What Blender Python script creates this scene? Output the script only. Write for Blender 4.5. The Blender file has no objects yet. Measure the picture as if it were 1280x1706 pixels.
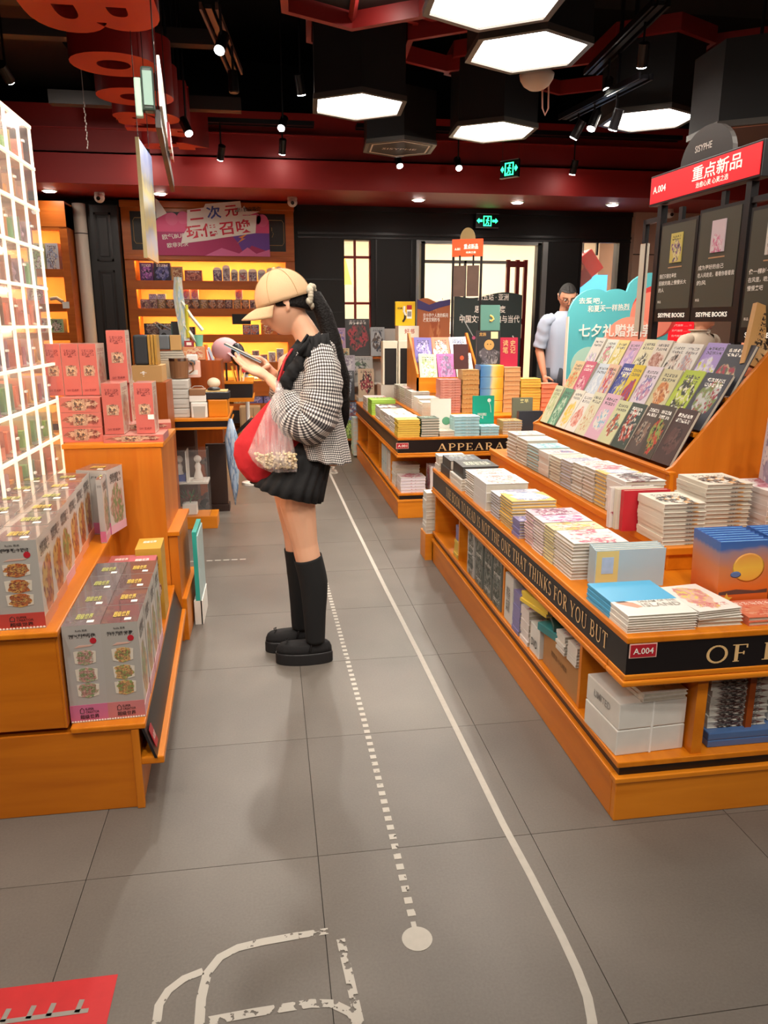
import bpy, bmesh, math, random
from mathutils import Vector, Matrix, Euler
random.seed(7)
R = math.radians
C = bpy.context.scene.collection
sc = bpy.context.scene

# ---------------------------------------------------------------- camera, world, exposure
H = 1.4
cam_d = bpy.data.cameras.new('camera'); cam = bpy.data.objects.new('camera', cam_d); C.objects.link(cam)
cam.location = (0, 0, H)
cam.rotation_euler = (R(90 - 14.1), 0, R(-8.6))
cam_d.sensor_fit = 'VERTICAL'; cam_d.sensor_height = 36.0; cam_d.lens = 36.0 * 1245 / 1706
cam_d.clip_start = 0.02; cam_d.clip_end = 100
sc.camera = cam
w = bpy.data.worlds.new('world'); sc.world = w; w.use_nodes = True
w.node_tree.nodes['Background'].inputs[0].default_value = (1.0, 0.86, 0.70, 1)
w.node_tree.nodes['Background'].inputs[1].default_value = 0.55
sc.view_settings.view_transform = 'Standard'; sc.view_settings.look = 'None'
sc.view_settings.exposure = 1.24; sc.view_settings.gamma = 1.0
sc.view_settings.use_curve_mapping = False
PANEL_E = 6.0      # strength of the lit hexagon ceiling panels
SPOT_W = 40.0      # watts of each track spotlight

# ---------------------------------------------------------------- materials
def lin(h):
    h = h.lstrip('#'); o = []
    for i in (0, 2, 4):
        c = int(h[i:i+2], 16) / 255
        o.append(c / 12.92 if c <= 0.04045 else ((c + 0.055) / 1.055) ** 2.4)
    return (o[0], o[1], o[2], 1)
_m = {}
def mat(name, col='#808080', rough=0.5, metal=0.0, emit=None, es=0.0, alpha=1.0, coat=0.0, trans=0.0, var=0.0, vs=6.0, bump=0.0, bs=80.0):
    if name in _m: return _m[name]
    m = bpy.data.materials.new(name); m.use_nodes = True; nt = m.node_tree
    b = nt.nodes['Principled BSDF']
    b.inputs['Base Color'].default_value = lin(col); b.inputs['Roughness'].default_value = rough
    b.inputs['Metallic'].default_value = metal; b.inputs['Alpha'].default_value = alpha
    b.inputs['Coat Weight'].default_value = coat; b.inputs['Transmission Weight'].default_value = trans
    if emit:
        b.inputs['Emission Color'].default_value = lin(emit); b.inputs['Emission Strength'].default_value = es
    if var > 0 or bump > 0:
        tc = nt.nodes.new('ShaderNodeTexCoord')
        n = nt.nodes.new('ShaderNodeTexNoise'); n.inputs['Scale'].default_value = vs; n.inputs['Detail'].default_value = 5
        nt.links.new(tc.outputs['Object'], n.inputs['Vector'])
        if var > 0:
            mx = nt.nodes.new('ShaderNodeMixRGB'); mx.blend_type = 'MULTIPLY'; mx.inputs[0].default_value = 1
            mr = nt.nodes.new('ShaderNodeMapRange'); mr.inputs[3].default_value = 1 - var; mr.inputs[4].default_value = 1 + var
            nt.links.new(n.outputs['Fac'], mr.inputs[0]); mx.inputs[1].default_value = lin(col)
            nt.links.new(mr.outputs[0], mx.inputs[2]); nt.links.new(mx.outputs[0], b.inputs['Base Color'])
        if bump > 0:
            n2 = nt.nodes.new('ShaderNodeTexNoise'); n2.inputs['Scale'].default_value = bs; n2.inputs['Detail'].default_value = 4
            nt.links.new(tc.outputs['Object'], n2.inputs['Vector'])
            bp = nt.nodes.new('ShaderNodeBump'); bp.inputs['Strength'].default_value = bump; bp.inputs['Distance'].default_value = 0.01
            nt.links.new(n2.outputs['Fac'], bp.inputs['Height']); nt.links.new(bp.outputs[0], b.inputs['Normal'])
    _m[name] = m; return m

def wood(name, c1, c2, axis='Y', rough=0.36):
    if name in _m: return _m[name]
    m = bpy.data.materials.new(name); m.use_nodes = True; nt = m.node_tree; b = nt.nodes['Principled BSDF']
    tc = nt.nodes.new('ShaderNodeTexCoord'); mp = nt.nodes.new('ShaderNodeMapping')
    s = {'X': (0.8, 9, 9), 'Y': (9, 0.8, 9), 'Z': (9, 9, 0.8)}[axis]
    mp.inputs['Scale'].default_value = s
    n = nt.nodes.new('ShaderNodeTexNoise'); n.inputs['Scale'].default_value = 1.8; n.inputs['Detail'].default_value = 7; n.inputs['Distortion'].default_value = 0.7
    r = nt.nodes.new('ShaderNodeValToRGB'); r.color_ramp.elements[0].position = 0.3; r.color_ramp.elements[1].position = 0.72
    r.color_ramp.elements[0].color = lin(c2); r.color_ramp.elements[1].color = lin(c1)
    nt.links.new(tc.outputs['Object'], mp.inputs[0]); nt.links.new(mp.outputs[0], n.inputs['Vector'])
    nt.links.new(n.outputs['Fac'], r.inputs[0]); nt.links.new(r.outputs[0], b.inputs['Base Color'])
    b.inputs['Roughness'].default_value = rough; b.inputs['Coat Weight'].default_value = 0.08; b.inputs['Coat Roughness'].default_value = 0.3; b.inputs['Specular IOR Level'].default_value = 0.3
    _m[name] = m; return m

WOOD = wood('wood_orange_long', '#da8018', '#c26a0c', 'Y')
WOODX = wood('wood_orange_cross', '#e28a22', '#cc7414', 'X')
WOODZ = wood('wood_orange_upright', '#d07a1c', '#b8640f', 'Z')
BLACK = mat('black_paint', '#100d0d', 0.45)
DKMETAL = mat('dark_metal', '#17151a', 0.4, 0.3)
WHITE = mat('white_plastic', '#e9e4dc', 0.4)
PAPER = mat('paper_edge', '#c4baaa', 0.8, var=0.10, vs=60)
GOLD = mat('gold_lettering', '#e3bb83', 0.4)
WINK = mat('white_print', '#efe9e0', 0.6)
BINK = mat('black_print', '#1d1a1c', 0.6)
CHROME = mat('chrome', '#b9b6b2', 0.2, 1.0)

# cover art: one node group, instanced with different colours
def make_art_group():
    g = bpy.data.node_groups.new('CoverArt', 'ShaderNodeTree')
    I = g.interface
    for nm, t in (('U', 'NodeSocketFloat'), ('V', 'NodeSocketFloat'), ('Base', 'NodeSocketColor'), ('C1', 'NodeSocketColor'),
                  ('C2', 'NodeSocketColor'), ('C3', 'NodeSocketColor'), ('Ink', 'NodeSocketColor'), ('Seed', 'NodeSocketFloat'),
                  ('Blob', 'NodeSocketFloat'), ('BlobV', 'NodeSocketFloat'), ('TitleV', 'NodeSocketFloat'), ('TitleH', 'NodeSocketFloat')):
        I.new_socket(nm, in_out='INPUT', socket_type=t)
    I.new_socket('Color', in_out='OUTPUT', socket_type='NodeSocketColor')
    N = g.nodes; L = g.links
    gi = N.new('NodeGroupInput'); go = N.new('NodeGroupOutput')
    def M(op, a, b=None, clamp=False):
        n = N.new('ShaderNodeMath'); n.operation = op; n.use_clamp = clamp
        for i, v in enumerate((a, b)):
            if v is None: continue
            if isinstance(v, (int, float)): n.inputs[i].default_value = v
            else: L.new(v, n.inputs[i])
        return n.outputs[0]
    def MX(f, a, b):
        n = N.new('ShaderNodeMixRGB'); L.new(f, n.inputs[0]); L.new(a, n.inputs[1]); L.new(b, n.inputs[2]); return n.outputs[0]
    cb = N.new('ShaderNodeCombineXYZ'); L.new(gi.outputs['U'], cb.inputs[0]); L.new(gi.outputs['V'], cb.inputs[1]); L.new(gi.outputs['Seed'], cb.inputs[2])
    def noise(scale, detail=3, off=0.0):
        n = N.new('ShaderNodeTexNoise'); n.inputs['Scale'].default_value = scale; n.inputs['Detail'].default_value = detail
        v = cb.outputs[0]
        if off:
            a = N.new('ShaderNodeVectorMath'); a.operation = 'ADD'; L.new(v, a.inputs[0]); a.inputs[1].default_value = (off, off, off); v = a.outputs[0]
        L.new(v, n.inputs['Vector']); return n.outputs['Fac']
    n1 = noise(5); n2 = noise(11, 2, 7.3); n3 = noise(3, 2, 3.1)
    f1 = M('MULTIPLY', M('SUBTRACT', n1, 0.44), 9, True)
    f2 = M('MULTIPLY', M('SUBTRACT', n2, 0.53), 14, True)
    art = MX(f2, MX(f1, gi.outputs['C1'], gi.outputs['C2']), gi.outputs['C3'])
    dx = M('DIVIDE', M('SUBTRACT', gi.outputs['U'], 0.5), 0.40)
    dy = M('DIVIDE', M('SUBTRACT', gi.outputs['V'], gi.outputs['BlobV']), M('MAXIMUM', gi.outputs['Blob'], 0.01))
    d = M('ADD', M('SQRT', M('ADD', M('MULTIPLY', dx, dx), M('MULTIPLY', dy, dy))), M('MULTIPLY', M('SUBTRACT', n3, 0.5), 1.3))
    mask = M('MULTIPLY', M('SUBTRACT', 1.0, d), 12, True)
    mask = M('MULTIPLY', mask, M('GREATER_THAN', gi.outputs['Blob'], 0.02))
    col = MX(mask, gi.outputs['Base'], art)
    # title glyphs: noise thresholded inside rows of a rectangle
    tv = M('ABSOLUTE', M('SUBTRACT', gi.outputs['V'], gi.outputs['TitleV']))
    tu = M('ABSOLUTE', M('SUBTRACT', gi.outputs['U'], 0.5))
    rect = M('MULTIPLY', M('LESS_THAN', tv, gi.outputs['TitleH']), M('LESS_THAN', tu, 0.36))
    rows = M('GREATER_THAN', M('FRACT', M('MULTIPLY', gi.outputs['V'], 11)), 0.28)
    cols = M('GREATER_THAN', M('FRACT', M('MULTIPLY', gi.outputs['U'], 7)), 0.2)
    gl = M('GREATER_THAN', noise(34, 1, 1.7), 0.49)
    t = M('MULTIPLY', M('MULTIPLY', rect, rows), M('MULTIPLY', cols, gl))
    L.new(MX(t, col, gi.outputs['Ink']), go.inputs['Color'])
    return g
ART = make_art_group()
def art(name, base, c1, c2, c3, ink='#2a2326', blob=0.3, bv=0.42, tv=0.8, th=0.09, axes='XY', rough=0.5, seed=None, coat=0.10):
    if name in _m: return _m[name]
    m = bpy.data.materials.new(name); m.use_nodes = True; nt = m.node_tree; b = nt.nodes['Principled BSDF']
    tc = nt.nodes.new('ShaderNodeTexCoord'); s = nt.nodes.new('ShaderNodeSeparateXYZ'); nt.links.new(tc.outputs['Generated'], s.inputs[0])
    g = nt.nodes.new('ShaderNodeGroup'); g.node_tree = ART
    nt.links.new(s.outputs['XYZ'.index(axes[0])], g.inputs['U']); nt.links.new(s.outputs['XYZ'.index(axes[1])], g.inputs['V'])
    for k, v in (('Base', base), ('C1', c1), ('C2', c2), ('C3', c3), ('Ink', ink)): q_ = lin(v); f_ = 0.80 if k != 'Ink' else 1.0; g.inputs[k].default_value = (q_[0]*f_, q_[1]*f_, q_[2]*f_, 1)
    g.inputs['Seed'].default_value = random.uniform(0, 40) if seed is None else seed
    g.inputs['Blob'].default_value = blob; g.inputs['BlobV'].default_value = bv
    g.inputs['TitleV'].default_value = tv; g.inputs['TitleH'].default_value = th
    nt.links.new(g.outputs[0], b.inputs['Base Color']); b.inputs['Roughness'].default_value = rough
    b.inputs['Coat Weight'].default_value = coat; b.inputs['Coat Roughness'].default_value = 0.12
    _m[name] = m; return m

# ---------------------------------------------------------------- mesh building
class MB:
    def __init__(s): s.v = []; s.f = []; s.mi = []; s.uv = None
    def add(s, vs, fs, mi=0):
        o = len(s.v); s.v += [tuple(p) for p in vs]
        for f in fs: s.f.append(tuple(i + o for i in f)); s.mi.append(mi)
    def box(s, x0, x1, y0, y1, z0, z1, mi=0, fm=None):
        # faces: bottom, top, front(-y), right(+x), back(+y), left(-x)
        vs = [(x0,y0,z0),(x1,y0,z0),(x1,y1,z0),(x0,y1,z0),(x0,y0,z1),(x1,y0,z1),(x1,y1,z1),(x0,y1,z1)]
        fs = [(0,3,2,1),(4,5,6,7),(0,1,5,4),(1,2,6,5),(2,3,7,6),(3,0,4,7)]
        o = len(s.v); s.v += vs
        for k, f in enumerate(fs): s.f.append(tuple(i + o for i in f)); s.mi.append(fm[k] if fm else mi)
        return s
    def prism(s, pts, a, b, axis='Z', mi=0):
        n = len(pts)
        def P(p, t):
            return {'Z': (p[0], p[1], t), 'Y': (p[0], t, p[1]), 'X': (t, p[0], p[1])}[axis]
        s.add([P(p, a) for p in pts] + [P(p, b) for p in pts],
              [tuple(range(n-1, -1, -1)), tuple(range(n, 2*n))] + [(i, (i+1) % n, n+(i+1) % n, n+i) for i in range(n)], mi)
        return s
    def tube(s, pts, rad, n=10, mi=0, cap=True, flat=None):
        pts = [Vector(p) for p in pts]; k = len(pts)
        if isinstance(rad, (int, float)): rad = [rad] * k
        o = len(s.v); up = None
        for i, p in enumerate(pts):
            d = (pts[min(i+1, k-1)] - pts[max(i-1, 0)]).normalized()
            if up is None:
                up = Vector((0, 0, 1)) if abs(d.z) < 0.9 else Vector((0, 1, 0))
            a = d.cross(up).normalized(); b = a.cross(d).normalized(); up = b
            r = rad[i]; ra, rb = (r if isinstance(r, tuple) else (r, r))
            for j in range(n):
                t = 2*math.pi*j/n; s.v.append(tuple(p + a*math.cos(t)*ra + b*math.sin(t)*rb))
        for i in range(k-1):
            for j in range(n):
                s.f.append((o+i*n+j, o+i*n+(j+1) % n, o+(i+1)*n+(j+1) % n, o+(i+1)*n+j)); s.mi.append(mi)
        if cap:
            s.f.append(tuple(o+j for j in range(n-1, -1, -1))); s.mi.append(mi)
            s.f.append(tuple(o+(k-1)*n+j for j in range(n))); s.mi.append(mi)
        return s
    def ring(s, rings, mi=0, close=True, cap0=False, cap1=False):
        n = len(rings[0]); o = len(s.v)
        for r in rings: s.v += [tuple(p) for p in r]
        for i in range(len(rings)-1):
            for j in range(n if close else n-1):
                s.f.append((o+i*n+j, o+i*n+(j+1) % n, o+(i+1)*n+(j+1) % n, o+(i+1)*n+j)); s.mi.append(mi)
        if cap0: s.f.append(tuple(o+j for j in range(n-1, -1, -1))); s.mi.append(mi)
        if cap1: s.f.append(tuple(o+(len(rings)-1)*n+j for j in range(n))); s.mi.append(mi)
        return s
    def lathe(s, prof, c=(0,0,0), n=16, mi=0, ax='Z'):
        rings = []
        for r, h in prof:
            rr = []
            for j in range(n):
                t = 2*math.pi*j/n; x, y = r*math.cos(t), r*math.sin(t)
                p = {'Z': (x, y, h), 'Y': (x, h, y), 'X': (h, x, y)}[ax]
                rr.append((c[0]+p[0], c[1]+p[1], c[2]+p[2]))
            rings.append(rr)
        return s.ring(rings, mi, True, True, True)
    def ball(s, c, r, n=10, m=6, mi=0):
        if isinstance(r, (int, float)): r = (r, r, r)
        rings = []
        for i in range(m+1):
            t = math.pi*i/m; q = max(math.sin(t), 0.02)
            rings.append([(c[0]+r[0]*q*math.cos(2*math.pi*j/n), c[1]+r[1]*q*math.sin(2*math.pi*j/n), c[2]-r[2]*math.cos(t)) for j in range(n)])
        return s.ring(rings, mi, True, True, True)
    def mesh(s, name, mats, smooth=False):
        me = bpy.data.meshes.new(name); me.from_pydata(s.v, [], s.f)
        for m in (mats if isinstance(mats, (list, tuple)) else [mats]): me.materials.append(m)
        if any(s.mi): me.polygons.foreach_set('material_index', s.mi)
        if smooth: me.polygons.foreach_set('use_smooth', [True]*len(s.f))
        bm = bmesh.new(); bm.from_mesh(me); bmesh.ops.recalc_face_normals(bm, faces=bm.faces); bm.to_mesh(me); bm.free()
        me.update(); return me
    def out(s, name, mats, parent=None, smooth=False, bevel=0, M=None):
        o = bpy.data.objects.new(name, s.mesh(name, mats, smooth)); C.objects.link(o)
        if parent: o.parent = parent
        if M is not None: o.matrix_basis = M
        if bevel:
            b = o.modifiers.new('bevel', 'BEVEL'); b.width = bevel; b.segments = 2; b.limit_method = 'ANGLE'
        return o
def B(*a): return MB().box(*a)
def tag(o, label=None, cat=None, group=None, kind=None):
    if label and len(label.split()) > 16: print('LONG', len(label.split()), label)
    if label: o['label'] = label
    if cat: o['category'] = cat
    if group: o['group'] = group
    if kind: o['kind'] = kind
    return o
def grad(name, stops, axis='X', rough=0.35, noise=0.35, const=False):
    if name in _m: return _m[name]
    m = bpy.data.materials.new(name); m.use_nodes = True; nt = m.node_tree; b = nt.nodes['Principled BSDF']; b.inputs['Roughness'].default_value = rough
    tc = nt.nodes.new('ShaderNodeTexCoord'); s = nt.nodes.new('ShaderNodeSeparateXYZ'); r = nt.nodes.new('ShaderNodeValToRGB'); n = nt.nodes.new('ShaderNodeTexNoise'); n.inputs['Scale'].default_value = 9
    nt.links.new(tc.outputs['Generated'], s.inputs[0]); nt.links.new(tc.outputs['Object'], n.inputs['Vector'])
    a = nt.nodes.new('ShaderNodeMath'); a.operation = 'MULTIPLY_ADD'; a.inputs[1].default_value = noise; nt.links.new(n.outputs['Fac'], a.inputs[0]); nt.links.new(s.outputs['XYZ'.index(axis)], a.inputs[2])
    c = nt.nodes.new('ShaderNodeMath'); c.operation = 'SUBTRACT'; c.inputs[1].default_value = noise*0.5; nt.links.new(a.outputs[0], c.inputs[0]); nt.links.new(c.outputs[0], r.inputs[0])
    e = r.color_ramp.elements
    if const: r.color_ramp.interpolation = 'CONSTANT'
    while len(e) < len(stops): e.new(0.5)
    for i, (p, h) in enumerate(stops): e[i].position = p; e[i].color = lin(h)
    nt.links.new(r.outputs[0], b.inputs['Base Color']); _m[name] = m; return m
def thing(name, label, cat, loc=(0,0,0), rz=0, group=None, M=None):
    o = bpy.data.objects.new(name, None); C.objects.link(o); o.empty_display_size = 0.05
    if M is not None: o.matrix_basis = M
    else: o.location = loc; o.rotation_euler = (0, 0, rz)
    return tag(o, label, cat, group)
def frame(o, ex, ey):
    ex = Vector(ex).normalized(); ey = Vector(ey); ey = (ey - ex*ey.dot(ex)).normalized(); ez = ex.cross(ey)
    M = Matrix((ex, ey, ez)).transposed().to_4x4(); M.translation = Vector(o); return M
def inst(me, name, parent=None, M=None, loc=None):
    o = bpy.data.objects.new(name, me); C.objects.link(o)
    if parent: o.parent = parent
    if M is not None: o.matrix_basis = M
    if loc is not None: o.location = loc
    return o
def struct(o): o['kind'] = 'structure'; return o

# ---------------------------------------------------------------- lettering
_tx = {}
def textmesh(body, bold=0.0):
    k = (body, bold)
    if k in _tx: return _tx[k]
    c = bpy.data.curves.new('t', 'FONT'); c.body = body; c.offset = bold; c.resolution_u = 2; c.extrude = 0.0
    o = bpy.data.objects.new('t', c); C.objects.link(o)
    dg = bpy.context.evaluated_depsgraph_get(); dg.update()
    me = bpy.data.meshes.new_from_object(o.evaluated_get(dg)); C.objects.unlink(o); bpy.data.objects.remove(o)
    xs = [v.co.x for v in me.vertices]; ys = [v.co.y for v in me.vertices]
    x0, x1, y0, y1 = min(xs), max(xs), min(ys), max(ys)
    for v in me.vertices: v.co.x = (v.co.x-(x0+x1)/2)/(x1-x0); v.co.y = (v.co.y-(y0+y1)/2)/(y1-y0)
    _tx[k] = me; return me
def text(body, o, ex, ey, wd, ht, m, parent=None, bold=0.012, name='lettering', lift=0.0012, skew=0.0):
    """flat lettering centred on o, ex = reading direction, ey = up, in parent space"""
    bold = min(bold, 0.022 if ht > 0.09 else 0.014); src = textmesh(body, bold); key = (body, bold, m.name)
    if key not in _tx:
        me = src.copy(); me.materials.clear(); me.materials.append(m); _tx[key] = me
    ex = Vector(ex).normalized(); ey = Vector(ey).normalized(); n = ex.cross(ey)
    M = frame(Vector(o) + n*lift, ex, ey)
    if skew: M = M @ Matrix(((1, skew, 0, 0), (0, 1, 0, 0), (0, 0, 1, 0), (0, 0, 0, 1)))
    M = M @ Matrix.Diagonal((wd, ht, 1, 1))
    ob = bpy.data.objects.new(name, _tx[key]); C.objects.link(ob)
    if parent: ob.parent = parent
    # matrix_basis cannot hold skew, so bake into a mesh copy only then
    if skew:
        me = _tx[key].copy(); me.transform(M); ob.data = me
    else: ob.matrix_basis = M
    return ob
# roman capitals with serifs, drawn from strokes (unit height, width per letter)
def _arc(cx, cy, rx, ry, a0, a1, n=10): return [(cx+rx*math.cos(R(a0+(a1-a0)*i/n)), cy+ry*math.sin(R(a0+(a1-a0)*i/n))) for i in range(n+1)]
T_, t_ = 0.13, 0.055
SER = {
 'A': (0.78, [((0.10,0,0.38,1),t_),((0.38,1,0.68,0),T_),((0.2,0.36,0.58,0.36),t_)], [(0.10,0),(0.68,0)]),
 'B': (0.66, [((0.16,0,0.16,1),T_),(_arc(0.28,0.75,0.24,0.24,90,-90),0.1),(_arc(0.28,0.26,0.3,0.26,90,-90),0.11),((0.16,0.97,0.3,0.97),t_),((0.16,0.5,0.3,0.5),t_),((0.16,0.03,0.3,0.03),t_)], [(0.12,0),(0.12,1)]),
 'C': (0.72, [(_arc(0.38,0.5,0.3,0.48,50,310,16),0.1),((0.6,0.72,0.6,0.98),t_)], []),
 'D': (0.78, [((0.16,0,0.16,1),T_),(_arc(0.28,0.5,0.38,0.48,90,-90,14),0.11),((0.16,0.97,0.3,0.97),t_),((0.16,0.03,0.3,0.03),t_)], [(0.12,0),(0.12,1)]),
 'E': (0.62, [((0.16,0,0.16,1),T_),((0.16,0.97,0.54,0.97),t_),((0.16,0.5,0.44,0.5),t_),((0.16,0.03,0.56,0.03),t_),((0.53,1,0.53,0.8),t_),((0.55,0,0.55,0.22),t_),((0.43,0.4,0.43,0.6),t_)], [(0.12,0),(0.12,1)]),
 'F': (0.58, [((0.16,0,0.16,1),T_),((0.16,0.97,0.52,0.97),t_),((0.16,0.5,0.42,0.5),t_),((0.51,1,0.51,0.78),t_),((0.41,0.4,0.41,0.6),t_)], [(0.16,0),(0.12,1)]),
 'H': (0.80, [((0.17,0,0.17,1),T_),((0.63,0,0.63,1),T_),((0.17,0.5,0.63,0.5),t_)], [(0.17,0),(0.17,1),(0.63,0),(0.63,1)]),
 'I': (0.38, [((0.19,0,0.19,1),T_)], [(0.19,0),(0.19,1)]),
 'K': (0.76, [((0.17,0,0.17,1),T_),((0.2,0.42,0.6,1),t_),((0.32,0.58,0.66,0),T_)], [(0.17,0),(0.17,1),(0.6,1),(0.66,0)]),
 'L': (0.60, [((0.16,0,0.16,1),T_),((0.16,0.03,0.54,0.03),t_),((0.53,0,0.53,0.25),t_)], [(0.16,1),(0.12,0)]),
 'M': (0.94, [((0.14,0,0.16,1),t_),((0.16,1,0.47,0.04),T_),((0.47,0.04,0.78,1),t_),((0.78,0,0.78,1),T_)], [(0.14,0),(0.78,0),(0.14,1),(0.8,1)]),
 'N': (0.82, [((0.15,0,0.15,1),t_),((0.15,1,0.66,0),T_),((0.66,0,0.66,1),t_)], [(0.15,0),(0.12,1),(0.66,1)]),
 'O': (0.82, [(_arc(0.41,0.5,0.32,0.48,0,360,20),0.1)], []),
 'P': (0.62, [((0.16,0,0.16,1),T_),(_arc(0.28,0.72,0.27,0.26,90,-90),0.1),((0.16,0.97,0.3,0.97),t_),((0.16,0.46,0.3,0.46),t_)], [(0.16,0),(0.12,1)]),
 'R': (0.72, [((0.16,0,0.16,1),T_),(_arc(0.28,0.74,0.25,0.24,90,-90),0.1),((0.16,0.97,0.3,0.97),t_),((0.16,0.5,0.3,0.5),t_),((0.32,0.5,0.62,0),T_)], [(0.16,0),(0.12,1),(0.63,0)]),
 'S': (0.56, [(_arc(0.28,0.74,0.18,0.23,30,260,12)+_arc(0.28,0.26,0.2,0.24,80,-150,12),0.1)], []),
 'T': (0.70, [((0.35,0,0.35,1),T_),((0.05,0.97,0.65,0.97),t_),((0.06,1,0.06,0.78),t_),((0.64,1,0.64,0.78),t_)], [(0.35,0)]),
 'U': (0.80, [((0.16,1,0.16,0.3),T_),(_arc(0.4,0.3,0.24,0.28,180,360,12),0.08),((0.64,1,0.64,0.3),t_)], [(0.16,1),(0.64,1)]),
 'Y': (0.74, [((0.37,0,0.37,0.45),T_),((0.08,1,0.37,0.42),T_),((0.66,1,0.37,0.42),t_)], [(0.37,0),(0.08,1),(0.66,1)]),
 'W': (1.0, [((0.06,1,0.3,0),T_),((0.3,0,0.5,0.9),t_),((0.5,0.9,0.72,0),T_),((0.72,0,0.94,1),t_)], [(0.06,1),(0.94,1)]),
}
def serif_text(s, o, ex, ey, total, ht, m, parent, name='lettering'):
    mb = MB(); x = 0
    def seg(ax, ay, bx, by, w2, z):
        d = Vector((bx-ax, by-ay)); 
        if d.length < 1e-6: return
        d.normalize(); nx, ny = -d.y*w2/2, d.x*w2/2
        mb.add([(ax+nx, ay+ny, z), (ax-nx, ay-ny, z), (bx-nx, by-ny, z), (bx+nx, by+ny, z)], [(0,1,2,3)])
    for ch in s:
        if ch == ' ': x += 0.38; continue
        wd, strokes, ser = SER[ch]
        for k, (st, tk) in enumerate(strokes):
            if isinstance(st, tuple): seg(x+st[0], st[1], x+st[2], st[3], tk, 0.001*k)
            else:
                for i in range(len(st)-1):
                    seg(x+st[i][0], st[i][1], x+st[i+1][0], st[i+1][1], tk, 0.001*k)
        for (sx, sy) in ser: seg(x+sx-0.11, sy+(0.025 if sy < .5 else -0.025), x+sx+0.11, sy+(0.025 if sy < .5 else -0.025), 0.05, 0.008)
        x += wd + 0.10
    kx = total / x
    for i, v in enumerate(mb.v): mb.v[i] = ((v[0]-x/2)*kx, (v[1]-0.5)*ht, v[2]*0.02)
    n = Vector(ex).normalized().cross(Vector(ey).normalized())
    me = bpy.data.meshes.new(name); me.from_pydata(mb.v, [], mb.f); me.materials.append(m)
    ob = bpy.data.objects.new(name, me); C.objects.link(ob); ob.parent = parent
    ob.matrix_basis = frame(Vector(o)+n*0.0015, ex, ey); return ob

# ---------------------------------------------------------------- books
_far = MB(); _farm = []
def far_pile(n, x, y, z, size, cm, pm):
    for m in (cm, pm):
        if m not in _farm: _farm.append(m)
    a, b = _farm.index(cm), _farm.index(pm)
    for i in range(n):
        jx, jy = random.uniform(-.003,.003), random.uniform(-.003,.003); z0 = z+i*size[2]; c = 0.0016
        _far.box(x+jx, x+jx+size[0], y+jy, y+jy+size[1], z0+size[2]-c, z0+size[2], a); _far.box(x+jx, x+jx+size[0], y+jy, y+jy+size[1], z0, z0+c, a); _far.box(x+jx+.001, x+jx+size[0]-.002, y+jy+.002, y+jy+size[1]-.002, z0+c, z0+size[2]-c, b)
_bk = {}
def book_meshes(wd, ht, th, cm, pm=None, spine=None):
    k = (wd, ht, th, cm.name, pm.name if pm else '')
    if k in _bk: return _bk[k]
    c = min(0.0018, th*0.12)
    mb = MB(); mb.box(0, wd, 0, ht, 0, c); mb.box(0, wd, 0, ht, th-c, th); mb.box(0, c*1.2, 0, ht, c, th-c)
    pg = B(c*1.2, wd-0.0035, 0.0028, ht-0.0028, c, th-c)
    _bk[k] = (mb.mesh('book_cover', cm), pg.mesh('page_block', pm or PAPER)); return _bk[k]
def book(M, size, cm, label, group=None, pages=True, pm=None, name='book', cat='book'):
    a, b = book_meshes(size[0], size[1], size[2], cm, pm)
    o = inst(a, name, None, M); tag(o, label, cat, group)
    if pages: inst(b, 'page_block', o)
    return o
ORD = ['topmost', 'second', 'third', 'fourth', 'fifth', 'sixth', 'seventh', 'eighth', 'ninth', 'tenth', 'eleventh', 'twelfth', 'thirteenth', 'fourteenth']
def stack(n, x, y, z, size, cm, desc, where, group, rz=0.0, jit=0.003, pm=None, mats=None, name='book', cat='book', flip=False):
    """n books lying flat; (x, y) = near left corner; size = (width across, depth away from the aisle end, thickness)"""
    out = []
    for i in range(n):
        k = n-1-i
        lab = f"{desc}, " + ('topmost ' if k == 0 else 'bottom one ' if (i == 0 and n > 1) else f"{ORD[k]} from top ") + where
        jx, jy, jr = random.uniform(-jit, jit), random.uniform(-jit, jit), R(random.uniform(-1, 1))*jit/0.003*0.6
        M = Matrix.Translation((x+jx, y+jy, z+i*size[2])) @ Matrix.Rotation(rz+jr, 4, 'Z')
        if flip:   # spine turned away
            M = M @ Matrix.Translation((size[0], size[1], 0)) @ Matrix.Rotation(math.pi, 4, 'Z')
        out.append(book(M, size, (mats[k % len(mats)] if mats else cm), lab, group, pm=pm, name=name, cat=cat))
    return out
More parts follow.
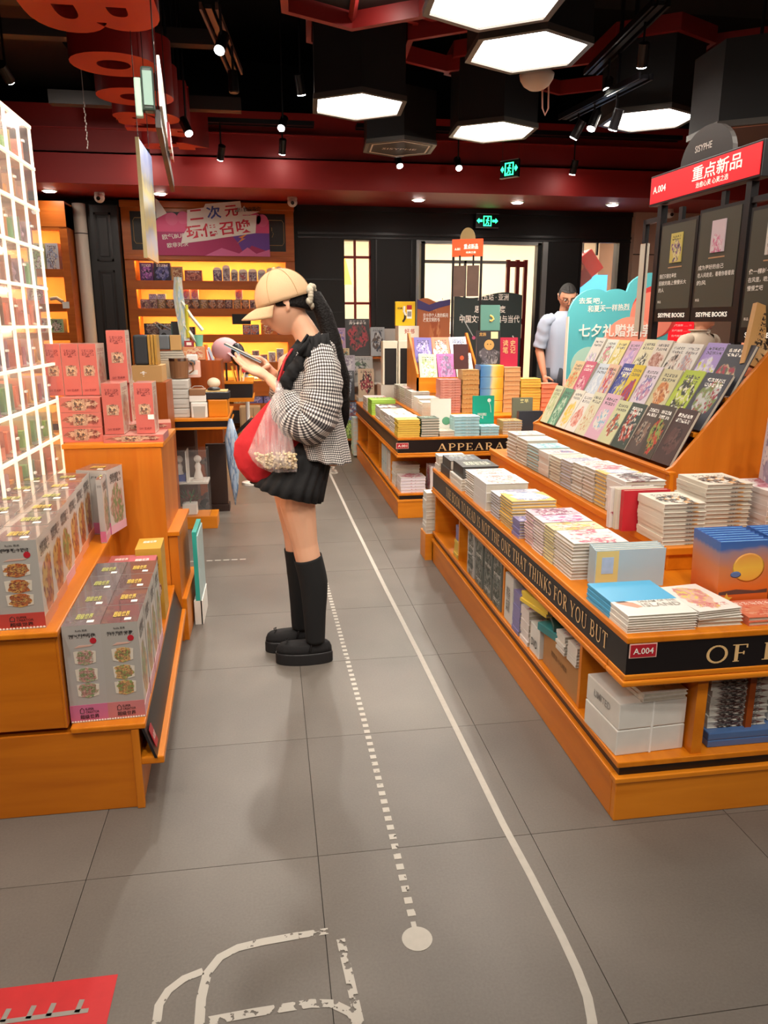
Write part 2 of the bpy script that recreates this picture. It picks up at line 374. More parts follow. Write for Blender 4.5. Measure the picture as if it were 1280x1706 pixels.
# ================================================================ SETTING
DKRED = mat('crimson_paint', '#9c1a17', 0.55)
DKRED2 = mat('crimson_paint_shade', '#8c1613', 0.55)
WALLBLK = mat('black_wall_paint', '#1a1614', 0.5, var=0.1, vs=2)
CEIL = mat('black_ceiling', '#0b0a0b', 0.8)
def floor_mat():
    m = bpy.data.materials.new('grey_floor_tile'); m.use_nodes = True; nt = m.node_tree; b = nt.nodes['Principled BSDF']
    tc = nt.nodes.new('ShaderNodeTexCoord'); gm = nt.nodes.new('ShaderNodeNewGeometry'); oi = nt.nodes.new('ShaderNodeObjectInfo')
    n = nt.nodes.new('ShaderNodeTexNoise'); n.inputs['Scale'].default_value = 2.2; n.inputs['Detail'].default_value = 6
    n2 = nt.nodes.new('ShaderNodeTexNoise'); n2.inputs['Scale'].default_value = 160; n2.inputs['Detail'].default_value = 2
    nt.links.new(gm.outputs['Position'], n.inputs['Vector']); nt.links.new(gm.outputs['Position'], n2.inputs['Vector'])
    a = nt.nodes.new('ShaderNodeMath'); a.operation = 'MULTIPLY_ADD'; a.inputs[1].default_value = 0.55; nt.links.new(n.outputs['Fac'], a.inputs[0])
    m2 = nt.nodes.new('ShaderNodeMath'); m2.operation = 'MULTIPLY'; m2.inputs[1].default_value = 0.3; nt.links.new(n2.outputs['Fac'], m2.inputs[0]); nt.links.new(m2.outputs[0], a.inputs[2])
    a2 = nt.nodes.new('ShaderNodeMath'); a2.operation = 'MULTIPLY_ADD'; a2.inputs[1].default_value = 0.10; nt.links.new(oi.outputs['Random'], a2.inputs[0]); nt.links.new(a.outputs[0], a2.inputs[2])
    r = nt.nodes.new('ShaderNodeValToRGB'); r.color_ramp.elements[0].color = lin('#5a534d'); r.color_ramp.elements[1].color = lin('#766e66')
    r.color_ramp.elements[0].position = 0.25; r.color_ramp.elements[1].position = 0.7
    nt.links.new(a2.outputs[0], r.inputs[0]); nt.links.new(r.outputs[0], b.inputs['Base Color'])
    b.inputs['Roughness'].default_value = 0.42; return m
FLOOR = floor_mat()
fl = B(-4.2, 6.6, -3.0, 15.0, -0.1, -0.004).out('floor', mat('floor_grout', '#3d3834', 0.9)); struct(fl)
TP = 0.602
tile_me = B(0.001, TP-0.001, 0.001, 0.599, -0.02, 0.0).mesh('floor_tile', FLOOR)
struct(B(-4.2, 6.6, 10.7, 15.0, -0.05, 0.001).out('floor_mall', mat('mall_floor','#b8ab9a',0.3)))
for i in range(-6, 9):
    for j in range(-2, 17):
        x, y = 0.083 + TP*i, 1.747 + 0.6*(j-2)
        inst(tile_me, 'floor_tile', fl, loc=(x, y, 0))
struct(B(-4.2, 6.6, -3.0, 15.0, 4.4, 4.5).out('ceiling', CEIL))
struct(B(-4.3, -4.2, -3.0, 10.3, 0, 4.4).out('wall_left', mat('left_wall_brown', '#5a2c16', 0.6)))
struct(B(6.6, 6.7, -3.0, 15.0, 0, 4.4).out('wall_right', mat('right_wall_brown', '#8d6a55', 0.7)))
struct(B(-4.2, 6.6, -3.1, -3.0, 0, 4.4).out('wall_front', mat('rear_wall_warm', '#9b7a63', 0.7)))

# back wall with openings (y = 10)
bw = MB()
def wseg(x0, x1, z0, z1): bw.box(x0, x1, 10.0, 10.18, z0, z1)
wseg(-4.2, 1.0, 0, 2.86); wseg(1.0, 1.345, 0, 0.75); wseg(1.345, 1.93, 0, 2.86); wseg(1.0, 1.345, 2.44, 2.86)
wseg(1.93, 3.69, 2.45, 2.86); wseg(3.69, 4.15, 0, 2.86); wseg(4.15, 4.77, 2.49, 2.86); wseg(4.15, 4.77, 0, 1.2); wseg(4.77, 4.86, 0, 2.86)
wall = struct(bw.out('wall_back', WALLBLK))
# applied rails and panels on the black wall
tr = MB()
tr.box(0.42, 4.86, 9.975, 10.0, 2.78, 2.84); tr.box(0.42, 4.86, 9.98, 10.0, 2.50, 2.53); tr.box(0.42, 4.86, 9.985, 10.0, 2.455, 2.475)
tr.box(1.40, 1.42, 9.985, 10.0, 0, 2.45); tr.box(1.86, 1.88, 9.985, 10.0, 0, 2.45)
for z in (0.9, 1.55, 1.95): tr.box(0.42, 0.98, 9.985, 10.0, z, z+0.015)
struct(tr.out('trim_1', mat('black_gloss_rail', '#241d1b', 0.3)))
SIL = mat('door_silver', '#a9aaa8', 0.35, 0.6)
df = MB(); df.box(1.93, 1.97, 9.97, 10.2, 0, 2.45); df.box(2.0, 2.05, 10.0, 10.12, 0, 2.44, 1); df.box(3.57, 3.62, 10.0, 10.12, 0, 2.44, 1)
df.box(3.63, 3.70, 9.97, 10.2, 0, 2.45); df.box(1.97, 3.63, 10.0, 10.1, 2.41, 2.45)
door = struct(df.out('door_1', [SIL, BLACK]))
B(1.925, 1.965, 9.9, 9.93, 0.9, 1.3).out('door_handle', SIL, door)
REDF = mat('red_window_frame', '#a3241c', 0.4)
wf = MB()
wf.box(1.125, 1.155, 10.04, 10.08, 0.75, 2.44)
for z in (1.15, 1.65, 2.22): wf.box(1.0, 1.345, 10.03, 10.09, z, z+0.03)
wf.box(1.325, 1.345, 10.03, 10.09, 0.75, 2.44)
win = struct(wf.out('window_1', REDF))
GLASS = mat('clear_glass', '#ffffff', 0.02, alpha=0.12)
k = 0
for (a, b) in ((1.0, 1.125), (1.155, 1.325)):
    for (c, d) in ((0.75, 1.15), (1.18, 1.65), (1.68, 2.22), (2.25, 2.44)):
        B(a, b, 10.055, 10.062, c, d).out('pane', GLASS, win)
w2 = MB(); w2.box(4.15, 4.18, 9.98, 10.16, 1.2, 2.49); w2.box(4.70, 4.77, 9.98, 10.16, 1.2, 2.49); w2.box(4.18, 4.70, 10.0, 10.1, 2.46, 2.49); w2.box(4.4, 4.42, 10.02, 10.06, 2.3, 2.49)
win2 = struct(w2.out('window_2', BLACK)); B(4.18, 4.70, 10.06, 10.067, 1.2, 2.46).out('pane', GLASS, win2)
# brown wall at the right of the black one
rw = MB(); rw.box(4.86, 6.6, 9.9, 10.18, 0, 2.9); rw.box(4.86, 6.6, 9.892, 9.9, 2.30, 2.31, 1)
struct(rw.out('wall_back_side', [mat('brown_stone', '#dcb8a0', 0.6, var=0.12, vs=3), BLACK]))
# stepped crimson soffit
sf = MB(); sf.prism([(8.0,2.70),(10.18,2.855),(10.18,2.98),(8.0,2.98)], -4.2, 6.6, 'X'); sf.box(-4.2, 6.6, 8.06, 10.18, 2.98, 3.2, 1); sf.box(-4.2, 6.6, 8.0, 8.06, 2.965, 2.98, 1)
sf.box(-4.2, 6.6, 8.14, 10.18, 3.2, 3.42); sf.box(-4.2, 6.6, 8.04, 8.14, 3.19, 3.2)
struct(sf.out('trim_2', [DKRED, DKRED2]))
struct(B(-4.2, 6.6, 10.0, 10.18, 3.42, 4.4).out('wall_back_upper', CEIL))
# bright mall corridor beyond the openings
MALLW = mat('mall_cream_wall', '#f2e2c4', 0.7)
ml = MB(); ml.box(-4.2, 6.6, 14.9, 15.0, 0, 4.4)
struct(ml.out('wall_mall', MALLW))
struct(B(-4.2, 6.6, 10.18, 15, 3.25, 3.3).out('ceiling_mall', mat('mall_ceiling_white', '#f4efe6', 0.8)))
for x in (0.2, 2.0, 3.8, 5.4):
    o = B(-0.5, 0.5, -1.7, 1.7, -0.02, 0.0).out('ceiling_light', mat('mall_light', '#ffffff', emit='#fff2dc', es=4.5)); o.location = (x, 12.4, 3.245)
    tag(o, 'long lit ceiling panel in the bright corridor beyond the doors, overhead', 'light', 'corridor ceiling panels beyond the doors')

# ---------------------------------------------------------------- painted floor markings
PAINT = mat('worn_white_paint', '#b5aea4', 0.6, var=0.12, vs=40)
def worn(name, col, thr):
    m = bpy.data.materials.new(name); m.use_nodes = True; nt = m.node_tree; b = nt.nodes['Principled BSDF']
    b.inputs['Base Color'].default_value = lin(col); b.inputs['Roughness'].default_value = 0.6
    gm = nt.nodes.new('ShaderNodeNewGeometry'); n = nt.nodes.new('ShaderNodeTexNoise'); n.inputs['Scale'].default_value = 42; n.inputs['Detail'].default_value = 5
    nt.links.new(gm.outputs['Position'], n.inputs['Vector'])
    g = nt.nodes.new('ShaderNodeMath'); g.operation = 'GREATER_THAN'; g.inputs[1].default_value = thr
    nt.links.new(n.outputs['Fac'], g.inputs[0]); nt.links.new(g.outputs[0], b.inputs['Alpha']); return m
WORN = worn('flaking_white_paint', '#b8b1a7', 0.47); WORN2 = worn('lightly_worn_paint', '#b8b1a7', 0.36)
def stripe(mb, pts, wd, z=0.0012):
    k = len(pts); L_, R_ = [], []
    for i, p in enumerate(pts):
        a = Vector(pts[max(i-1, 0)]); b = Vector(pts[min(i+1, k-1)]); d = (b-a).normalized(); n = Vector((-d.y, d.x))*wd/2
        L_.append((p[0]+n.x, p[1]+n.y, z)); R_.append((p[0]-n.x, p[1]-n.y, z))
    mb.add(L_+R_, [(i, k+i, k+i+1, i+1) for i in range(k-1)])
mb = MB(); stripe(mb, [(0.585,1.10),(0.612,1.165),(0.626,1.22),(0.632,1.29),(0.633,1.387),(0.629,1.587),(0.62,1.8),(0.614,2.269),(0.604,2.962),(0.585,3.819),(0.562,5.331),(0.545,7.067)], 0.021)
tag(mb.out('painted_line', PAINT), 'solid white line painted down the aisle floor, rounded at its near end', 'floor marking')
ds = thing('dotted_line', 'dotted white line painted on the aisle floor, ending in a white disc', 'floor marking', (0.295, 1.43, 0))
y = 1.50; dash = B(-0.010, 0.010, 0, 0.021, 0, 0.0012).mesh('dash', WORN2)
while y < 4.1:
    x = 0.296 - max(0, (y-2.4))*0.016; inst(dash, 'dash', ds, loc=(x-0.295, y-1.43, 0)); y += 0.0405
MB().lathe([(0.036, 0), (0.036, 0.0012)], (0, 0, 0), 28).out('end_disc', PAINT, ds)
B(-0.006, 0.006, 0.03, 0.052, 0, 0.0011).out('disc_stem', PAINT, ds)
mk = thing('mug_outline', 'worn white outline of a mug painted on the near floor', 'floor marking', (0, 1.3, 0))
m1 = MB(); stripe(m1, [(0.02,0.181),(-0.061,0.175),(-0.12,0.166),(-0.16,0.145),(-0.185,0.105),(-0.193,0.04),(-0.19,-0.08)], 0.021); m1.out('mug_side', WORN2, mk)
m1 = MB(); stripe(m1, [(0.09,0.184),(0.02,0.181)], 0.019); m1.out('mug_rim', WORN, mk)
m1 = MB(); stripe(m1, [(-0.195,0.112),(-0.235,0.098),(-0.265,0.072),(-0.28,0.038),(-0.279,-0.006),(-0.26,-0.05)], 0.019); m1.out('mug_handle', WORN2, mk)
m1 = MB(); stripe(m1, [(0.117,0.155),(0.127,0.04),(0.137,-0.09)], 0.020, 0.0018); m1.out('mug_edge', WORN, mk)
m1 = MB(); stripe(m1, [(-0.18,-0.016),(-0.085,-0.010),(0.04,-0.006),(0.085,-0.014),(0.12,-0.04),(0.136,-0.08)], 0.021); m1.out('mug_base', WORN, mk)
REDP = mat('red_floor_paint', '#c02025', 0.55, var=0.12, vs=30)
rp = B(-0.95, -0.381, 1.26, 1.432, 0, 0.001).out('red_floor_sign', REDP); tag(rp, 'red rectangle with grey markings painted on the floor at lower left', 'floor marking')
m1 = MB(); stripe(m1, [(-0.62,1.345),(-0.425,1.347)], 0.011, 0.0018)
for x in (-0.595, -0.545, -0.505, -0.448): stripe(m1, [(x,1.345),(x+0.004,1.376)], 0.011, 0.0018)
m1.out('grey_marks', mat('grey_mark', '#8f8880', 0.6), rp)
m1 = MB(); x = -0.57
while x < -0.2: stripe(m1, [(x, 4.46), (x+0.035, 4.459)], 0.018); x += 0.05
tag(m1.out('faint_dashes', WORN2), 'faint dashed white line crossing the floor behind the left display', 'floor marking')
tx = thing('floor_lettering', 'white lettering painted on the floor at the far end of the solid line', 'floor marking', (0.553, 7.45, 0.001))
text('READER', (0,0,0), (0.02,-1,0), (1,0.02,0), 0.85, 0.13, PAINT, tx, 0.02)

# ---------------------------------------------------------------- ceiling: hexagon fittings
PAN = mat('lit_panel', '#ffffff', emit='#fff6ea', es=PANEL_E)
HEXF = mat('hex_frame_grey', '#55504c', 0.4, 0.4)
HEXB = mat('hex_body_black', '#141214', 0.6)
REDB = mat('red_ceiling_beam', '#8c1c1a', 0.5)
A0 = R(27)
def hexpts(r, a0=A0): return [(r*math.cos(a0+R(60)*i), r*math.sin(a0+R(60)*i)) for i in range(6)]
def hexring(mb, r0, r1, z0, z1, mi=0):
    p, q = hexpts(r0), hexpts(r1)
    for i in range(6):
        j = (i+1) % 6
        mb.add([(*p[i],z0),(*p[j],z0),(*q[j],z0),(*q[i],z0),(*p[i],z1),(*p[j],z1),(*q[j],z1),(*q[i],z1)],
               [(0,3,2,1),(4,5,6,7),(0,1,5,4),(1,2,6,5),(2,3,7,6),(3,0,4,7)], mi)
def make_hex(label, r, z, lit=True, top=3.38):
    t = thing('hexagon_light' if lit else 'hexagon_box', label, 'ceiling light' if lit else 'ceiling box')
    mb = MB(); hexring(mb, r*0.90, r, 0, 0.035); mb.out('light_frame', HEXF, t)
    if lit: MB().prism(hexpts(r*0.90), 0.012, 0.03).out('lit_panel', PAN, t)
    mb = MB(); hexring(mb, r*0.92, r*0.97, 0.035, top-z); mb.prism(hexpts(r*0.9), 0.05, 0.07); mb.out('hanging_body', HEXB, t)
    MB().tube([(0,0,0.06),(0,0,4.4-z)], 0.012, 6).out('drop_rod', HEXB, t)
    t.location = (0, 0, z); return t
def copy_tree(o, parent=None):
    c = o.copy(); C.objects.link(c)
    if parent: c.parent = parent; c.matrix_parent_inverse = Matrix()
    for ch in list(o.children): copy_tree(ch, c)
    return c
hx = make_hex('nearest lit hexagonal ceiling panel, cut by the top edge of the picture', 0.375, 2.9); hx.location = (1.14, 3.965, 2.9)
G = 'lit hexagonal ceiling panels'; hx['group'] = G
for (x, y, lab) in ((1.525, 4.605, 'second lit hexagonal ceiling panel, just behind the nearest one'),
                    (0.70, 5.84, 'leftmost lit hexagonal ceiling panel, on a black hanging box'),
                    (1.855, 6.40, 'farthest lit hexagonal ceiling panel, above the small hanging exit sign'),
                    (2.925, 5.87, 'rightmost lit hexagonal ceiling panel, behind the ceiling spotlights')):
    c = copy_tree(hx); c.location = (x, y, 2.9); c['label'] = lab
k = 0
for (x, y) in ((-1.9, 0.9), (2.9, 1.3), (4.3, 3.2), (-2.6, 2.6), (3.5, 2.2), (-1.0, 2.3), (4.9, 5.6), (-2.4, 5.2)):  # unseen panels added for overall brightness
    c = copy_tree(hx); c.location = (x, y, 2.9); c['label'] = 'added unseen lit hexagonal panel brightening the near sales floor'; c['group'] = 'added hexagonal panels beyond the frame'
d6 = make_hex('dark hexagonal ceiling box with a white outline and faint lettering', 0.35, 2.88, False, 3.3); d6.location = (1.19, 6.98, 2.88)
mb = MB(); hexring(mb, 0.275, 0.29, -0.002, 0.001); mb.out('white_outline', WINK, d6)
MB().prism(hexpts(0.33), 0.002, 0.012).out('bottom_plate', mat('plate_dark', '#2a2624', 0.5), d6)
text('SISYPHE', (0,0,0.0), (1,0,0), (0,-1,0), 0.3, 0.06, WINK, d6, 0.01)
d7 = make_hex('dark brown hexagonal ceiling box behind the red shelf sign', 0.38, 2.62, False, 3.1); d7.location = (3.06, 4.75, 2.55)
mb = MB(); hexring(mb, 0.325, 0.34, -0.002, 0.001); mb.out('white_outline', mat('pinkish_outline', '#c9a08f', 0.5), d7)
MB().prism(hexpts(0.37), 0.002, 0.012).out('bottom_plate', mat('plate_brown', '#5a4640', 0.5), d7)
# red honeycomb beams
for (x, y, z, r, lab, rib) in ((0.50, 4.22, 2.98, 0.44, 'large open red hexagonal beam ring near the top edge, with one rib', 1),
                    (0.72, 5.86, 3.38, 0.44, 'red beam ring around the top of the leftmost hanging hexagon', 0),
                    (1.42, 5.9, 3.30, 0.44, 'red beam ring between the leftmost and farthest hexagons', 0),
                    (1.87, 6.42, 3.38, 0.44, 'red beam ring around the farthest hanging hexagon', 0),
                    (2.93, 5.9, 3.38, 0.44, 'red beam ring around the rightmost hanging hexagon', 0),
                    (2.62, 6.62, 3.38, 0.44, 'red beam ring between the farthest and rightmost hexagons', 0),
                    (3.75, 6.0, 3.38, 0.44, 'red beam ring right of the rightmost hanging hexagon', 0),
                    (1.15, 5.15, 3.38, 0.44, 'red beam ring behind the second lit hexagonal panel', 0)):
    mb = MB(); hexring(mb, r*0.90, r, 0, 0.11)
    t = thing('red_beam_ring', lab, 'ceiling beam', (x, y, z), group='red honeycomb ceiling beams'); mb.out('ring', REDB, t)
    if rib:
        p = hexpts(r*0.92); a = Vector((*p[1], 0.05)); MB().tube([(0,0,0.05), a], 0.022, 4).out('rib', REDB, t)
        q = MB(); q.prism(hexpts(r*0.9), 0.085, 0.095); q.out('mesh_infill', mat('mesh_black', '#1b1614', 0.7), t)
# dark ducts and rails in the open ceiling
dm = mat('dark_duct', '#1e1b1c', 0.6, 0.2)
duct = thing('air_duct', 'dark air duct running across the open black ceiling', 'duct', (0, 0, 3.7))
B(-4.2, 6.6, 6.6, 7.1, 0.4, 0.70).out('duct_body', dm, duct)
duct = thing('air_duct', 'dark air duct running away above the left shelf tower', 'duct', (-1.9, 0, 3.6))
B(-0.35, 0.35, 2.5, 9.5, 0.0, 0.35).out('duct_body', dm, duct)
for i, (x, y, z, L_) in enumerate(((-1.5,5.3,3.25,1.1),(-1.05,6.2,3.35,1.5),(-0.9,6.9,3.1,1.5),(0.25,5.3,3.45,0.5),(2.9,4.6,3.6,1.2))):
    o = B(-L_/2, L_/2, -0.05, 0.05, 0, 0.10).out('ceiling_rail', mat('rail_brown', '#2d2422', 0.5)); o.location = (x, y, z)
    tag(o, ['brown ceiling rail nearest the left shelf tower','brown ceiling rail crossing behind the first red letter','brown ceiling rail crossing behind the second red letter','short brown ceiling rail left of the red hexagon ring','dark ceiling rail at upper right above the spotlights'][i], 'ceiling rail')
m1 = MB()
for k in range(16): m1.ball((0.004*math.sin(k*2), 0, -0.02*k), (0.006, 0.006, 0.011), 6, 4)
m1.tube([(0,0,0),(0,0,1.45)], 0.003, 5); o = m1.out('hanging_chain', mat('chain_grey', '#8b7d78', 0.4)); o.location = (-1.25, 6.2, 2.95); tag(o, 'short thin chain hanging from the ceiling left of the red letters', 'chain')

# track rails and spotlights
SPM = mat('spot_black', '#121114', 0.35); BULB = mat('spot_bulb', '#ffffff', emit='#fff6ea', es=40)
RAILM = mat('track_rail_wood', '#5b3c30', 0.5)
def rail(p0, p1, lab, m=SPM):
    d = Vector(p1)-Vector(p0); t = thing('track_rail', lab, 'track rail', p0, math.atan2(d.y, d.x))
    B(0, d.length, -0.055, -0.04, 0, 0.04).out('rail_side', m, t); B(0, d.length, 0.04, 0.055, 0, 0.04).out('rail_side', m, t)
    B(0, d.length, -0.018, 0.018, 0.005, 0.03).out('rail_channel', SPM, t)
    B(d.length*0.3, d.length*0.3+0.02, -0.01, 0.01, 0.04, 4.4-p0[2]).out('drop_rod', SPM, t)
rail((-0.28,5.15,3.22), (-0.17,6.35,3.22), 'wooden edged track rail hanging left of centre with two spotlights', RAILM)
rail((2.34,4.65,3.2), (2.45,5.9,3.2), 'dark track rail at upper right carrying two bright spotlights')
rail((2.50,5.10,2.95), (2.36,6.15,2.95), 'dark track rail behind the right hand spotlight pair')
rail((-1.25,7.72,3.2), (0.5,7.72,3.2), 'track rail along the crimson soffit at the left')
rail((0.9,7.72,3.2), (4.2,7.72,3.2), 'track rail along the crimson soffit at the right')
def spot(x, y, z, aim, lab, on=True, watts=1.0, up=0.16):
    rail_ = (up not in (0.4, 0.3, 0.37) and z < 3.05)
    t = thing('track_spotlight', lab, 'spotlight', (x, y, z), group='black track spotlights')
    d = (Vector(aim)-Vector((x, y, z))).normalized()
    MB().tube([-d*0.07, d*0.06], 0.034, 14).out('lamp_head', SPM, t, smooth=False)
    MB().tube([d*0.0605, d*0.066], 0.029, 14).out('bulb', BULB if on else mat('spot_off', '#3a3632', 0.4), t)
    MB().tube([(0,0,0.02), (0.0,0,((2.97-z) if (z < 2.9 and x > 2.3) else (3.225-z)) if rail_ else 4.4-z)], 0.008, 6).out('stem', SPM, t)
    if on and watts > 0:
        l = bpy.data.lights.new('spot_lamp', 'SPOT'); l.energy = SPOT_W*watts; l.color = (1.0, 0.92, 0.80); l.spot_size = R(95); l.spot_blend = 0.9; l.shadow_soft_size = 0.05
        lo = bpy.data.objects.new('spot_lamp', l); C.objects.link(lo); lo.location = Vector((x, y, z)) + d*0.09
        lo.rotation_euler = d.to_track_quat('-Z', 'Y').to_euler()
spot(-0.21,5.08,3.02,(-0.9,3.2,0.5),'angled black spotlight hanging below the wooden track rail',True,1.0,0.22)
spot(-0.17,5.75,3.0,(-0.1,5.7,0),'unlit black spotlight behind the angled one on the wooden rail',False)
spot(-0.56,6.4,2.86,(0.4,5.2,0.5),'black spotlight tilted right beside the red letters',True,0.8,0.4)
spot(-0.37,7.72,2.95,(-0.9,9.4,0.9),'small black spotlight at the far left against the crimson soffit',True,0,0.25)
spot(-1.05,7.72,2.96,(-1.2,9.4,0.8),'small lit spotlight behind the hanging blue banner',True,0,0.25)
spot(0.2,7.72,3.02,(0.0,9.2,0.4),'small lit spotlight beside the dark hexagonal box, lower of two',True,0,0.2)
spot(0.19,7.0,3.05,(-0.6,5.0,0.8),'small black spotlight above the lower one left of the dark box',True,0.8,0.3)
spot(1.31,7.72,2.93,(1.6,6.4,0.9),'bright round spotlight just below the dark hexagonal box',True,1.0,0.27)
spot(1.90,7.72,2.92,(1.9,5.9,0.9),'bright round spotlight between the dark box and the hanging exit sign',True,1.0,0.28)
spot(3.09,7.72,2.92,(2.9,8.6,0.3),'black spotlight tilted down right of the hanging exit sign',True,0,0.28)
spot(2.37,4.90,3.02,(2.8,6.0,1.2),'brightest ceiling spotlight at upper right, highest of its group',True,0.9,0.22)
spot(2.44,5.55,3.03,(1.4,3.6,0.6),'bright spotlight below the brightest one at upper right',True,0.8,0.31)
spot(2.43,5.735,2.85,(1.5,5.3,0.7),'small lit spotlight left of the rightmost hexagonal panel',True,1.0,0.2)
spot(2.47,5.45,2.79,(2.2,6.4,0.7),'lit spotlight touching the left edge of the rightmost hexagonal panel',True,1.0,0.2)
spot(2.40,5.96,2.84,(1.5,6.9,0.7),'lowest black spotlight of the upper right group',True,0.8,0.2)
spot(-1.62,5.7,2.98,(-1.2,9,1.2),'black spotlight above the top of the lit shelf tower',True,0.6,0.3)
for (x, y, a) in ((0.7,0.2,(1.5,2.4,0.6)),(1.9,0.5,(2.0,2.8,0.8)),(-0.3,0.6,(-0.6,2.6,0.5)),(-1.2,0.9,(-1.0,2.6,0.9)),(0.5,1.6,(0.1,3.1,0.9)),(2.4,2.6,(1.6,3.6,0.8)),(-0.2,2.6,(-0.7,3.8,0.9)),(0.9,-1.4,(1.7,1.8,0.1)),(-0.6,-1.2,(-1.0,2.0,0.2)),(0.6,4.3,(0.6,5.6,0.2)),(0.3,6.1,(0.8,7.4,0.2))):  # extra spots added to brighten the table fronts and aisle
    spot(x, y, 3.1, a, 'added black spotlight brightening the table fronts and the aisle')
# recessed downlights and cameras on the soffit
for (x, lab) in ((-2.2,'recessed downlight at the far left of the soffit'),(-1.08,'recessed downlight over the lit wooden shelf unit'),(1.72,'recessed downlight above the left side of the black wall'),(2.87,'recessed downlight above the green exit sign'),(4.02,'recessed downlight at the right end of the soffit')):
    t = thing('downlight', lab, 'downlight', (x, 8.8, 2.757), group='recessed soffit downlights')
    MB().lathe([(0.075, -0.012), (0.085, 0.0)], (0,0,0), 18).out('trim_ring', WHITE, t); MB().lathe([(0.055, -0.018), (0.055, -0.013)], (0,0,0), 16).out('lamp', BULB, t)
def cctv(x, y, z, lab):
    t = thing('security_camera', lab, 'security camera', (x, y, z), group='white ceiling cameras')
    MB().lathe([(0.05,0),(0.055,-0.02),(0.05,-0.04)], (0,0,0), 14).out('base', WHITE, t, smooth=True)
    MB().ball((0.0,-0.02,-0.06), (0.055,0.06,0.05), 12, 8).out('camera_body', WHITE, t, smooth=True)
    MB().tube([(-0.0,-0.07,-0.07),(-0.0,-0.085,-0.075)], 0.02, 10).out('lens', BLACK, t)
cctv(-1.72, 8.9, 2.764, 'white ceiling camera above the black panelled pillar'); cctv(0.32, 8.9, 2.764, 'white ceiling camera above the right end of the wooden shelf unit')
cctv(5.0, 9.3, 2.79, 'white ceiling camera beside the red shelf sign')
# dome detector with dangling wires under second panel
t = thing('ceiling_dome', 'white half dome with a loose wire hanging below a lit hexagonal panel', 'dome', (1.82, 5.28, 3.0))
MB().lathe([(0.012,-0.095),(0.05,-0.088),(0.085,-0.065),(0.108,-0.03),(0.115,0.0),(0.10,0.012)], n=24).out('dome', mat('dome_white', '#cbbcae', 0.5), t, smooth=True)
MB().tube([(0.04,0,-0.05),(0.05,0,-0.2),(0.07,0,-0.24),(0.09,0,-0.2),(0.085,0,-0.04)], 0.006, 6).out('wire', mat('wire_pink', '#c98d7d', 0.5), t)
MB().tube([(0,0,0.05),(0,0,1.3)], 0.012, 6).out('drop_rod', SPM, t)

# ---------------------------------------------------------------- red letters overhead, lying face down
LETR = mat('red_letter_face', '#d5361f', 0.45); LETS = mat('red_letter_side', '#8c1512', 0.5)
def letter(ch, x0, x1, y0, y1, z, hgt, lab):
    c = bpy.data.curves.new('l', 'FONT'); c.body = ch; c.offset = 0.045; c.extrude = 0.5; c.resolution_u = 6
    o = bpy.data.objects.new('l', c); C.objects.link(o); dg = bpy.context.evaluated_depsgraph_get(); dg.update()
    me = bpy.data.meshes.new_from_object(o.evaluated_get(dg)); bpy.data.objects.remove(o)
    V = me.vertices; xs = [v.co.x for v in V]; ys = [v.co.y for v in V]; a, b, c_, d = min(xs), max(xs), min(ys), max(ys)
    for v in V:   # reading direction away from the camera, letter tops to the right, seen from below
        u = (v.co.x-a)/(b-a); t = (v.co.y-c_)/(d-c_); w_ = 0 if v.co.z > 0 else 1
        v.co = Vector(((t-0.5)*(x1-x0), (u-0.5)*(y1-y0), w_*hgt))
    me.materials.clear(); me.materials.append(LETR); me.materials.append(LETS)
    for p in me.polygons: p.material_index = 0 if abs(p.normal.z) > 0.7 else 1
    o = bpy.data.objects.new('red_letter', me); C.objects.link(o); o.location = ((x0+x1)/2, (y0+y1)/2, z)
    tag(o, lab, 'letter', 'red letters hanging from the ceiling')
    MB().tube([(0.05*(x1-x0),0.42*(y1-y0)*0,hgt*0.9),(0.05*(x1-x0),0,4.4-z)], 0.01, 6).out('drop_rod', SPM, o) if ch not in 'oB' else MB().tube([((x1-x0)*0.44,0,hgt*0.9),((x1-x0)*0.44,0,4.4-z)], 0.01, 6).out('drop_rod', SPM, o)
    me.update()
    return o
letter('B', -1.13, -0.48, 4.10, 4.66, 2.9, 0.35, 'large red letter B hanging face down overhead, nearest of its row')
letter('o', -1.10, -0.60, 4.93, 5.38, 2.9, 0.35, 'red letter o hanging face down just behind the B')
letter('o', -1.09, -0.58, 5.60, 6.03, 2.9, 0.35, 'red letter o behind the first o, second round letter')
letter('a', -1.08, -0.60, 6.20, 6.58, 2.9, 0.35, 'small red letter overhead behind the second o')
letter('r', -1.05, -0.56, 6.65, 6.92, 2.9, 0.35, 'thin red letter overhead, second from the far end of the row')
letter('t', -1.02, -0.45, 7.12, 7.40, 2.9, 0.35, 'farthest red letter overhead, touching the crimson soffit')

# hanging boards seen edge on
HB = grad('iridescent_board', [(0,'#e8c890'),(0.2,'#c8c8d8'),(0.32,'#f0dc98'),(0.5,'#d8dcd8'),(0.62,'#efe0a0'),(0.75,'#a8b0c8'),(1.0,'#4c68b0')], 'Z')
t = thing('hanging_banner', 'tall narrow blue and pale yellow hanging banner seen almost edge on', 'banner', (-0.66, 4.79, 1.765))
B(-0.008, 0.008, -0.235, 0.235, 0, 0.61).out('board', HB, t); B(-0.01,0.01,-0.243,-0.235,-0.005,0.615).out('edge', mat('gold_edge','#c9b884',0.5), t)
for s in (-0.2, 0.2): MB().tube([(0,s,0.61),(0,s,2.63)], 0.002, 5).out('cord', BLACK, t)
t = thing('hanging_sign', 'hanging sign seen edge on with a green picture and red white lettering', 'sign', (-0.50, 4.42, 2.10), R(4.7))
B(-0.010, 0.014, -0.80, 0.86, 0.12, 0.19).out('black_rail', mat('rail_dark_brown','#2a1e1a',0.5), t)
SG = mat('sign_green', '#2c3c34', 0.4)
